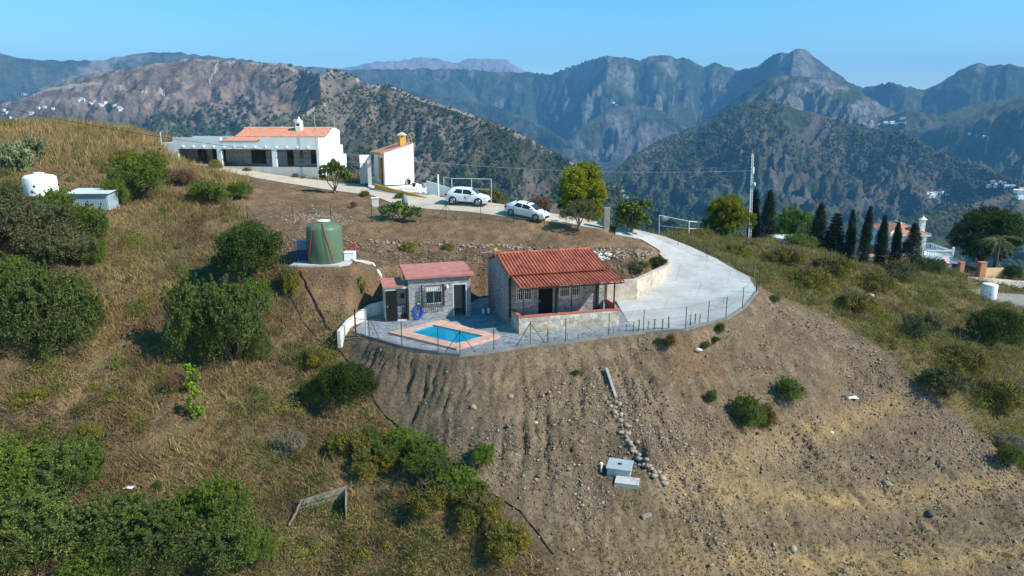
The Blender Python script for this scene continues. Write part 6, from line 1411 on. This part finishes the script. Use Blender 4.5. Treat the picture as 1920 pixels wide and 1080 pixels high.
mb.build('netting', M_mesh, t)
t = thing('pen_frame', 'low white tube frame beyond the driveway left of the round pine', 'metal frame', PY(1236, 432, 77)); o = Vector(t.location); X = [PY(1236, 436, 77), PY(1292, 438, 76), PY(1318, 436, 80)]; tops = [PY(1236, 403.5, 77), PY(1292, 415, 76), PY(1318, 417, 80)]
for a, b_ in zip(X, tops): MB().tube([Vector(a) - o - Vector((0, 0, .3)), Vector(b_) - o], .045, 6).build('upright', M_white, t)
MB().tube([Vector(b_) - o for b_ in tops], .035, 5).build('rail', M_white, t); MB().tube([(Vector(b_) - o).lerp(Vector(a) - o, .6) for a, b_ in zip(X, tops)], .03, 5).build('lower_rail', M_white, t)
# driveway gate
M_pil = mat('rough_concrete', (.30, .265, .22), .9, .25, 3, .4, 20)
for lab, px, py, top, y, w_ in (('thick concrete gate pillar at the top of the driveway', 1136.5, 430, 389, 64.6, .27), ('thin pale gate pillar among the fig leaves', 1166, 428, 385, 67.2, .16)):
    p = PY(px, py, y); Hh = PY(px, top, y)[2] - p[2]; o = tag(MB().box(-w_, w_, -w_, w_, -.3, Hh).build('gate_pillar', M_pil, bevel=.02), lab, 'pillar'); o.location = p
railing('driveway_gate', 'black barred gate standing open between the two gate pillars', PY(1149, 430, 65.6), PY(1163, 428, 66.9), .1, 1.9, M_dark, 8, 'gate')
# radio mast
b_ = PY(1405, 452, 82.5); tp = PY(1411, 288, 82.5); t = thing('radio_mast', 'tall white lattice radio mast with small dish among the cypresses', 'radio mast', b_); o = Vector(b_); D = Vector(tp) - o; mb = MB(); w_ = .17
cs = [Vector((w_, -w_, 0)), Vector((-w_, -w_, 0)), Vector((0, w_, 0))]
for c_ in cs: mb.tube([c_ - Vector((0, 0, .3)), D + c_ * .6], .022, 5)
n = 26
for i in range(n):
    a = D * (i / n); e = D * ((i + 1) / n)
    for j in range(3): mb.tube([a + cs[j] * .95, e + cs[(j + 1) % 3] * .9], .018, 3, cap=False); mb.tube([a + cs[j] * .95, a + cs[(j + 1) % 3] * .95], .018, 3, cap=False)
mb.build('lattice', M_white, t); MB().tube([D, D + Vector((0, 0, .4))], .03, 5).build('tip', M_grey, t)
q = D * .655; MB().lathe([(.28, 0), (.22, .1), (.05, .16)], (0, 0, 0), 14).build('dish', M_white, t).matrix_local = Matrix.Translation(q + Vector((.3, -.1, 0))) @ Matrix.Rotation(R_(80), 4, 'Y')
_q = D * .8; MB().box(_q.x + .08, _q.x + .26, -.1, .1, D.z * .78, D.z * .85).build('radio_box', M_white, t)
x, y, z = PY(1466, 450, 86); o = thing('round_cistern', 'low round white cistern between the cypress and the bright green tree', 'cistern', (x, y, z)); MB().lathe([(1.9, -.6), (1.9, .35), (1.8, .4)], n=30).build('wall', M_white, o); MB().lathe([(1.95, .4), (1.9, .5), (.2, .62)], n=30).build('lid', mat('pale_green_lid', (.62, .68, .6), .6), o)

# ------------------------------------------------------------------ villa on the right
Vb = -20.6; vo = Vector(PY(1664, 500, 95)); t = thing('red_tiled_villa', 'white two-storey villa with hipped clay roof, terrace and white chimney behind cypresses', 'house', (vo.x, vo.y, Vb), R_(-6))
W3 = 4.7; mb = MB(); wall_x(mb, 0, W3, 0, .3, -.5, 5.45, [(1.6, 3.0, 2.6, 4.4), (.6, 1.4, .4, 2.0)]); mb.box(0, .3, .3, 8, -.5, 5.45); mb.box(W3 - .3, W3, .3, 8, -.5, 5.45); mb.box(0, W3, 7.7, 8, -.5, 5.45); mb.build('wall', M_white, t)
e = .35; R0 = [(-e, -e, 5.45), (W3 + e, -e, 5.45), (W3 + e, 8 + e, 5.45), (-e, 8 + e, 5.45)]; P1, P2 = (2.35, 2.8, 6.6), (2.35, 5.2, 6.6)
mb = MB(); mb.add(R0 + [P1, P2], [(0, 1, 4), (1, 2, 5, 4), (2, 3, 5), (3, 0, 4, 5), (3, 2, 1, 0)]); rf = mb.build('roof', M_tile, t)
mb = MB()
for a, b_ in ((R0[0], P1), (R0[1], P1), (R0[2], P2), (R0[3], P2), (P1, P2)): mb.tube([a, b_], .11, 6)
mb.build('hip_cap', M_whited, rf)
MB().box(-e, W3 + e, -e - .02, -e + .1, 5.2, 5.43).build('cornice', M_white, t)
ch = MB().box(4.0, 4.6, .6, 1.2, 5.46, 7.3).build('chimney', M_white, t); MB().lathe([(.45, 7.302), (.58, 7.4), (.12, 7.75), (.04, 7.95)], (4.3, .9, 0), 8).build('chimney_cap', M_white, ch)
window_x(t, 1.6, 3.0, 0, 2.6, 4.4, 2, 0, False); window_x(t, .6, 1.4, 0, .4, 2.0, 2, 0, False)
MB().box(W3 + .003, W3 + 3.6, -.6, 6, -.5, 2.55).build('terrace_block', M_white, t)
mb = MB(); xs = W3 + .05
for i in range(15): x = xs + .15 + i * .23; mb.lathe([(.06, 0), (.09, .2), (.05, .4), (.08, .6)], (x, -.5, 2.55), 6)
for i in range(14): y_ = -.4 + i * .45; mb.lathe([(.06, 0), (.09, .2), (.05, .4), (.08, .6)], (W3 + 3.5, y_, 2.55), 6); mb.lathe([(.06, 0), (.09, .2), (.05, .4), (.08, .6)], (xs + i * .25, 5.9, 2.55), 6)
mb.box(xs, W3 + 3.6, -.6, -.4, 3.152, 3.3); mb.box(W3 + 3.4, W3 + 3.6, -.4, 6, 3.152, 3.3); mb.box(xs, W3 + 3.4, 5.8, 6, 3.152, 3.3); mb.box(W3 + 3.38, W3 + 3.62, -.62, -.38, 2.55, 3.8); mb.build('balustrade', M_white, t)
mb = MB()
for i in range(10): mb.slab([(W3 + 2.2 + i * .2, -2.0, 1.75), (W3 + 2.3 + i * .2, -2.0, 1.75), (W3 + 2.3 + i * .2, -.62, 2.2), (W3 + 2.2 + i * .2, -.62, 2.2)], .02)
aw = MB()
for i in range(10): aw.slab([(W3 + 2.3 + i * .2, -2.0, 1.75), (W3 + 2.4 + i * .2, -2.0, 1.75), (W3 + 2.4 + i * .2, -.62, 2.2), (W3 + 2.3 + i * .2, -.62, 2.2)], .02)
a_ = aw.build('awning', M_white, t); mb.build('red_stripe', mat('awning_red', (.6, .12, .12), .8), a_)
MB().box(-2.6, -.003, -.5, 4, -.5, 2.2).build('low_wing', M_white, t); MB().slab([(-2.8, -.8, 2.25), (0, -.8, 2.25), (0, 4, 3.2), (-2.8, 4, 3.2)], .12).build('wing_roof', M_tile, t)
MB().box(-1.0, 3.0, -1.8, -.003, -.5, 1.6).build('front_wing', M_white, t); MB().slab([(-1.2, -2.0, 1.65), (3.2, -2.0, 1.65), (3.2, -.01, 2.1), (-1.2, -.01, 2.1)], .1).build('front_wing_roof', M_tile, t)
# villa gate and walls
M_orange = mat('orange_pillar', (.50, .22, .13), .8, .12, 3); M_yel = mat('ochre_wall', (.62, .42, .22), .85, .08, 1.5)
gz = tz(*PY(1820, 516, 86)[:2])
for lab, px, w_ in (('terracotta gate pillar left of the villa gate', 1799.5, .28), ('wider terracotta gate pillar right of the villa gate', 1838.5, .38)):
    p = PY(px, 516, 86); o = tag(MB().box(-w_, w_, -w_, w_, -.8, 1.65).box(-w_ - .04, w_ + .04, -w_ - .04, w_ + .04, 1.652, 1.75).build('gate_pillar', M_orange), lab, 'pillar'); o.location = p
railing('villa_gate', 'dark barred double gate between the terracotta pillars', PY(1804, 515, 86), PY(1833, 515, 86), .1, 1.45, M_dark, 14, 'gate')
A = PY(1845, 516, 86); B = PY(1879, 516, 86.6); strip_wall('boundary_wall', 'ochre boundary wall right of the villa gate', 'wall', [(A[0], A[1], A[2] - .8, A[2] + .95), (B[0], B[1], B[2] - .8, B[2] + .98)], .25, M_yel)
A = PY(1768, 516, 86.5); B = PY(1794, 517, 86.1); strip_wall('boundary_wall', 'short ochre boundary wall left of the villa gate', 'wall', [(A[0], A[1], A[2] - .8, A[2] + .6), (B[0], B[1], B[2] - .8, B[2] + .65)], .25, M_yel)
sheet('lane', lane, lambda x, y: tps_eval(LF, x, y), M_path, up=.0, thick=.8)
sheet('yard', yard, lambda x, y: tps_eval(YF, x, y), mat('grey_gravel', (.27, .235, .20), .95, .2, 2, .4, 20), up=.0, thick=.5)
x, y, z = PY(1853.5, 552, 76); d = depth((x, y, z)); rr = 13 * d / F; z = tz(x, y); t = thing('water_tank', 'small white cylindrical tank beside the lane at the right edge', 'water tank', (x, y, z)); MB().lathe([(rr, -.3), (rr, 1.5), (rr * .97, 1.55)], n=40).build('body', M_white, t); MB().lathe([(rr * .97, 1.602), (rr * .9, 1.66), (.2, 1.7)], n=28).build('lid', M_white, t)

# ------------------------------------------------------------------ distant farmhouses
def farm(px, py, w_, label, group, seed):
    g = random.Random(seed); x, y, z = GF(px, py); t = None
    L = w_ * g.uniform(.8, 1.3); D = L * .6; Hh = L * .35; mb = MB(); mb.box(-L / 2, L / 2, -D / 2, D / 2, -3, Hh)
    o = thing('farmhouse', label, 'house', (x, y, z), g.uniform(-.6, .6), group); mb.build('wall', M_white, o)
    mb = MB(); e = .5; mb.add([(-L / 2 - e, -D / 2 - e, Hh + .01), (L / 2 + e, -D / 2 - e, Hh + .01), (L / 2 + e, D / 2 + e, Hh + .01), (-L / 2 - e, D / 2 + e, Hh + .01), (-L / 2 - e, 0, Hh + D * .18), (L / 2 + e, 0, Hh + D * .18)], [(0, 1, 5, 4), (2, 3, 4, 5), (0, 4, 3), (1, 2, 5), (3, 2, 1, 0)])
    mb.build('roof', M_white if g.random() < .6 else M_tile, o)
g = random.Random(17)
for i in range(20): s = g.random(); farm(143 + 88 * s + g.uniform(-3, 3), 186 + 20 * s + g.uniform(-4, 3), 5.5, 'tiny white farmhouse in the cluster on the far left hillside', 'far farmhouses in the left cluster', i)
for i, (px, py) in enumerate(((72, 203), (84, 201), (8, 209), (22, 222), (30, 226), (14, 212), (60, 214), (100, 206), (120, 232), (130, 228), (36, 236), (48, 230))): farm(px, py, 7, 'tiny white farmhouse scattered low at the far left', 'far farmhouses at the left edge', 50 + i)
for i in range(14): farm(1752 + g.gauss(0, 9), 364 + g.gauss(0, 3), 8, 'tiny white farmhouse in the middle cluster on the right slope', 'far farmhouses on the right slope', 80 + i)
for i, (px, py) in enumerate(((1855, 350), (1862, 344), (1868, 347), (1875, 343), (1882, 346), (1888, 351), (1868, 352), (1900, 350), (1908, 362), (1915, 365), (1918, 357), (1912, 372), (1660, 232), (1664, 233), (1672, 233), (1692, 226), (1818, 254), (1832, 256), (1846, 258), (1150, 197), (1156, 199))): farm(px, py, 9 if px > 1700 else 14, 'tiny white farmhouse among trees near the right edge' if px > 1700 else ('tiny building by the pale track on the far mountain' if px < 1200 else 'tiny white building by the far mountain road'), 'far farmhouses at the right edge' if px > 1700 else 'buildings on the far mountains', 110 + i)
# ------------------------------------------------------------------ cars
M_paint = mat('white_paint', (.80, .81, .82), .25, .01, 2, spec=.6); M_tyre = mat('tyre', (.02, .02, .02), .8); M_rim = mat('alloy', (.45, .46, .48), .3, .05, metal=.8); M_trim = mat('black_trim', (.025, .025, .027), .6); M_rear = mat('red_lens', (.35, .01, .01), .2); M_lens = mat('clear_lens', (.6, .62, .65), .1, spec=.8)
def car(name, label, px, py, heading, L, W, H, top, belt, glass, wr, wheels, suv=False, rails=False):
    """top/belt: profile points (x from the rear, z); glass: side-window polygons; heading: direction the nose points (rad)"""
    p = G(px, py); zf = float(roadZ(np.array([p[0]]), np.array([p[1]]))[0]); t = thing(name, label, 'car', (p[0], p[1], zf + .02), heading); t.location.z = zf + .02
    dx, dy = cos(heading) * 2, sin(heading) * 2; zz = roadZ(np.array([p[0] - dx, p[0] + dx]), np.array([p[1] - dy, p[1] + dy])); t.rotation_euler = (0, -atan2(zz[1] - zz[0], 4), heading)
    xs = np.linspace(0, L, 41); zt_ = np.interp(xs, *zip(*top)); zb = np.minimum(np.interp(xs, *zip(*belt)), zt_ - .01); hw = W / 2 * (1 - .16 * np.abs(2 * xs / L - 1) ** 4.5)
    def halfw(x, z):
        h_ = np.interp(x, xs, hw); b_ = np.interp(x, xs, zb); zz_ = np.interp(x, xs, zt_)
        return h_ - max(0, z - b_) * .42 if z > b_ else h_ - .05 * max(0, (.45 - z) / .25)
    mb = MB(); n = 7
    for x, zt1, zb1 in zip(xs, zt_, zb):
        lift = .12 * (abs(2 * x / L - 1) ** 6); z0 = .2 + lift
        ring = [(halfw(x, z0), z0), (halfw(x, .45), .45), (halfw(x, zb1 - .12) + .015, zb1 - .12), (halfw(x, zb1), zb1), (halfw(x, zt1 - .06) if zt1 - zb1 > .1 else halfw(x, zb1) - .06, max(zt1 - .06, zb1 + .003)), ((halfw(x, zt1 - .06) if zt1 - zb1 > .1 else halfw(x, zb1) - .06) * .86, zt1), (0, zt1 + .025)]
        mb.v += [(x - L / 2, -a, b_) for a, b_ in ring] + [(x - L / 2, a, b_) for a, b_ in ring[:-1][::-1]]
    k = 2 * n - 1
    for i in range(40):
        for j in range(k): a = i * k + j; b_ = i * k + (j + 1) % k; mb.f.append((a, b_, b_ + k, a + k)[::-1]); mb.m.append(0)
    mb.f.append(tuple(range(k))); mb.f.append(tuple(40 * k + j for j in range(k))[::-1]); mb.m += [0, 0]
    body = mb.build('body', M_paint, t, smooth=True); e = body.modifiers.new('es', 'EDGE_SPLIT'); e.split_angle = R_(38)
    for sg in (-1, 1):
        for poly in glass:
            v = [(x - L / 2, sg * (halfw(x, z) + .006), z) for x, z in poly]; c_ = len(v)
            v2 = [(a, b_ - sg * .01, c2) for a, b_, c2 in v]; m_ = MB(); m_.add(v + v2, [tuple(range(c_)) if sg < 0 else tuple(range(c_))[::-1]] + [(i, (i + 1) % c_, (i + 1) % c_ + c_, i + c_) for i in range(c_)]); m_.build('side_window', M_glass, t)
        for wx in wheels:
            y0 = sg * (W / 2 - .012); MB().tube([(wx - L / 2, sg * (W / 2 - .25), wr), (wx - L / 2, sg * (W / 2 + .006), wr)], wr + (.075 if suv else .05), 26).build('wheel_arch', M_trim, t)
            wl = thing('wheel', None, None); wl.parent = t; wl.location = (wx - L / 2, 0, wr)
            MB().tube([(0, sg * (W / 2 - .2), 0), (0, sg * (W / 2 + .012), 0), (0, sg * (W / 2 + .03), 0)], [wr, wr, wr * .9], 26).build('tyre', M_tyre, wl)
            m_ = MB(); m_.tube([(0, sg * (W / 2 + .02), 0), (0, sg * (W / 2 + .034), 0)], wr * .2, 12)
            for q in range(5 if suv else 7):
                a = 2 * pi * q / (5 if suv else 7); m_.tube([(0, sg * (W / 2 + .03), 0), (wr * .62 * cos(a), sg * (W / 2 + .034), wr * .62 * sin(a))], .035, 4)
            for q in range(20): a, b_ = 2 * pi * q / 20, 2 * pi * (q + 1) / 20; m_.tube([(wr * .64 * cos(a), sg * (W / 2 + .032), wr * .64 * sin(a)), (wr * .64 * cos(b_), sg * (W / 2 + .032), wr * .64 * sin(b_))], .02, 4)
            m_.build('rim', M_rim, wl)
        xm = glass[-1][0][0] if False else None
        ax = max(x for poly in glass for x, z in poly) - .28; az_ = min(z for poly in glass for x, z in poly) + .06
        MB().box(ax - L / 2, ax - L / 2 + .14, sg * (W / 2 - .02) - (.16 if sg < 0 else 0), sg * (W / 2 - .02) + (.16 if sg > 0 else 0), az_, az_ + .14).build('mirror', M_paint, t, bevel=.03)
        MB().box(-L / 2 + wheels[0] + wr + .12, -L / 2 + wheels[1] - wr - .12, sg * (W / 2 - .02) - .02, sg * (W / 2 - .02) + .03 * sg + .0 if sg > 0 else sg * (W / 2 - .02) + .02, .2, .32 if suv else .25).build('sill', M_trim, t)
        for hx in ((wheels[0] + wheels[1]) / 2 - .1, (wheels[0] + wheels[1]) / 2 + .85): MB().box(hx - L / 2, hx - L / 2 + .16, sg * (W / 2 + .012) - .008, sg * (W / 2 + .012) + .008, az_ - .16, az_ - .13).build('door_handle', M_paint, t)
        m_ = MB(); 
        for dxx in (wheels[0] + wr + .28, (wheels[0] + wheels[1]) / 2 + .12, wheels[1] - wr - .08): m_.box(dxx - L / 2 - .006, dxx - L / 2 + .006, sg * (halfw(dxx, .6) + .004) - .003, sg * (halfw(dxx, .6) + .004) + .003, .34, az_ - .05)
        m_.build('door_seam', M_trim, t)
        hz_ = np.interp(L - .35, xs, zt_); MB().box(L / 2 - .42, L / 2 - .13, sg * (W / 2 - .22) - .15, sg * (W / 2 - .22) + .15, hz_ - .2, hz_ - .07).build('headlight', M_lens, t, bevel=.03)
        rz_ = np.interp(.25, xs, zb); MB().box(-L / 2 - .01, -L / 2 + .2, sg * (W / 2 - .17) - .16, sg * (W / 2 - .17) + .155, rz_ - .2, rz_ - .02).build('tail_light', M_rear, t, bevel=.02)
    # screens
    for nm, (xa, xb) in (('rear_window', top_rear), ('windscreen', top_front)):
        za, zb_ = np.interp([xa, xb], xs, zt_); w1, w2 = halfw(xa, za - .06) * .83, halfw(xb, zb_ - .06) * .83; d = Vector((xb - xa, 0, zb_ - za)).normalized(); nn = Vector((-d.z, 0, d.x)) * (.03 if d.z > 0 else .03); nn = nn if nn.z > 0 else -nn
        m_ = MB(); m_.slab([Vector((xa - L / 2, -w1, za)) + nn, Vector((xb - L / 2, -w2, zb_)) + nn, Vector((xb - L / 2, w2, zb_)) + nn, Vector((xa - L / 2, w1, za)) + nn][::1], .02); m_.build(nm, M_glass, t)
    MB().box(L / 2 - .1, L / 2 + .012, -W / 2 + .3, W / 2 - .3, .3, .55).build('grille', M_trim, t, bevel=.02); MB().box(-L / 2 - .02, -L / 2 + .1, -W / 2 + .2, W / 2 - .2, .26, .5 if suv else .36).build('rear_bumper', M_trim, t, bevel=.03)
    MB().box(-L / 2 - .03, -L / 2 - .005, -.26, .26, .62, .73).build('number_plate', M_white, t)
    if rails:
        for x in rails: MB().box(x - L / 2 - .03, x - L / 2 + .03, -W / 2 + .3, W / 2 - .3, H + .04, H + .08).box(x - L / 2 - .05, x - L / 2 + .05, -W / 2 + .26, -W / 2 + .34, H - .06, H + .05).box(x - L / 2 - .05, x - L / 2 + .05, W / 2 - .34, W / 2 - .26, H - .06, H + .05).build('roof_bar', M_trim, t)
    return t
top_rear, top_front = (.16, .6), (2.62, 3.32)
car('parked_car', 'white off-roader parked at the top of the road, uphill of the hatchback', 877, 384, R_(-10), 4.35, 1.83, 1.66,
    [(0, .95), (.06, 1.05), (.2, 1.18), (.62, 1.58), (1.2, 1.66), (2.1, 1.66), (2.6, 1.58), (3.35, 1.08), (4.0, .95), (4.25, .82), (4.35, .6)], [(0, .9), (.3, 1.02), (2.5, .98), (3.3, .96), (4.35, .8)],
    [[(.85, 1.14), (1.75, 1.08), (1.75, 1.5), (1.15, 1.52)], [(1.83, 1.08), (3.0, 1.04), (2.55, 1.44), (2.3, 1.5), (1.83, 1.51)]], .35, (.82, 3.42), suv=True)
cs_ = [o for o in bpy.data.objects if o.name.startswith('parked_car')][-1]
MB().box(-.18, .02, -.935, -.925, .62, .84).build('door_emblem', mat('emblem_grey', (.2, .2, .2), .6, .5, 30), cs_)
top_rear, top_front = (.12, .75), (2.55, 3.25)
car('parked_car', 'white older hatchback with roof bars parked below the off-roader', 987, 409, R_(-24), 4.15, 1.74, 1.44,
    [(0, .85), (.05, .98), (.15, 1.02), (.75, 1.36), (1.3, 1.43), (2.1, 1.42), (2.5, 1.36), (3.25, .95), (3.85, .82), (4.08, .68), (4.15, .5)], [(0, .82), (.3, .9), (2.5, .86), (3.2, .84), (4.15, .66)],
    [[(.95, .98), (1.75, .95), (1.75, 1.30), (1.2, 1.32)], [(1.82, .95), (2.9, .91), (2.45, 1.27), (1.82, 1.31)]], .31, (.75, 3.3), rails=(1.15, 2.2))
# ------------------------------------------------------------------ leftover prototypes never placed
for k_, r_ in PR.items():
    if k_ not in _used:
        for ch_ in list(r_.children): bpy.data.objects.remove(ch_)
        bpy.data.objects.remove(r_)
# ------------------------------------------------------------------ air
m, nt_, b = _new('haze'); nt_.nodes.remove(b); pv = N(nt_, 'ShaderNodeVolumePrincipled'); pv.inputs['Color'].default_value = (.20, .54, 1, 1); pv.inputs['Density'].default_value = 1.1e-4; pv.inputs['Anisotropy'].default_value = 0.0
nt_.links.new(pv.outputs[0], nt_.nodes['Material Output'].inputs['Volume'])
o = MB().box(-10000, 10000, -60, 13500, -420, 1150).build('haze', m); tag(o, kind='stuff'); o['label'] = 'blue air haze over the far mountains'
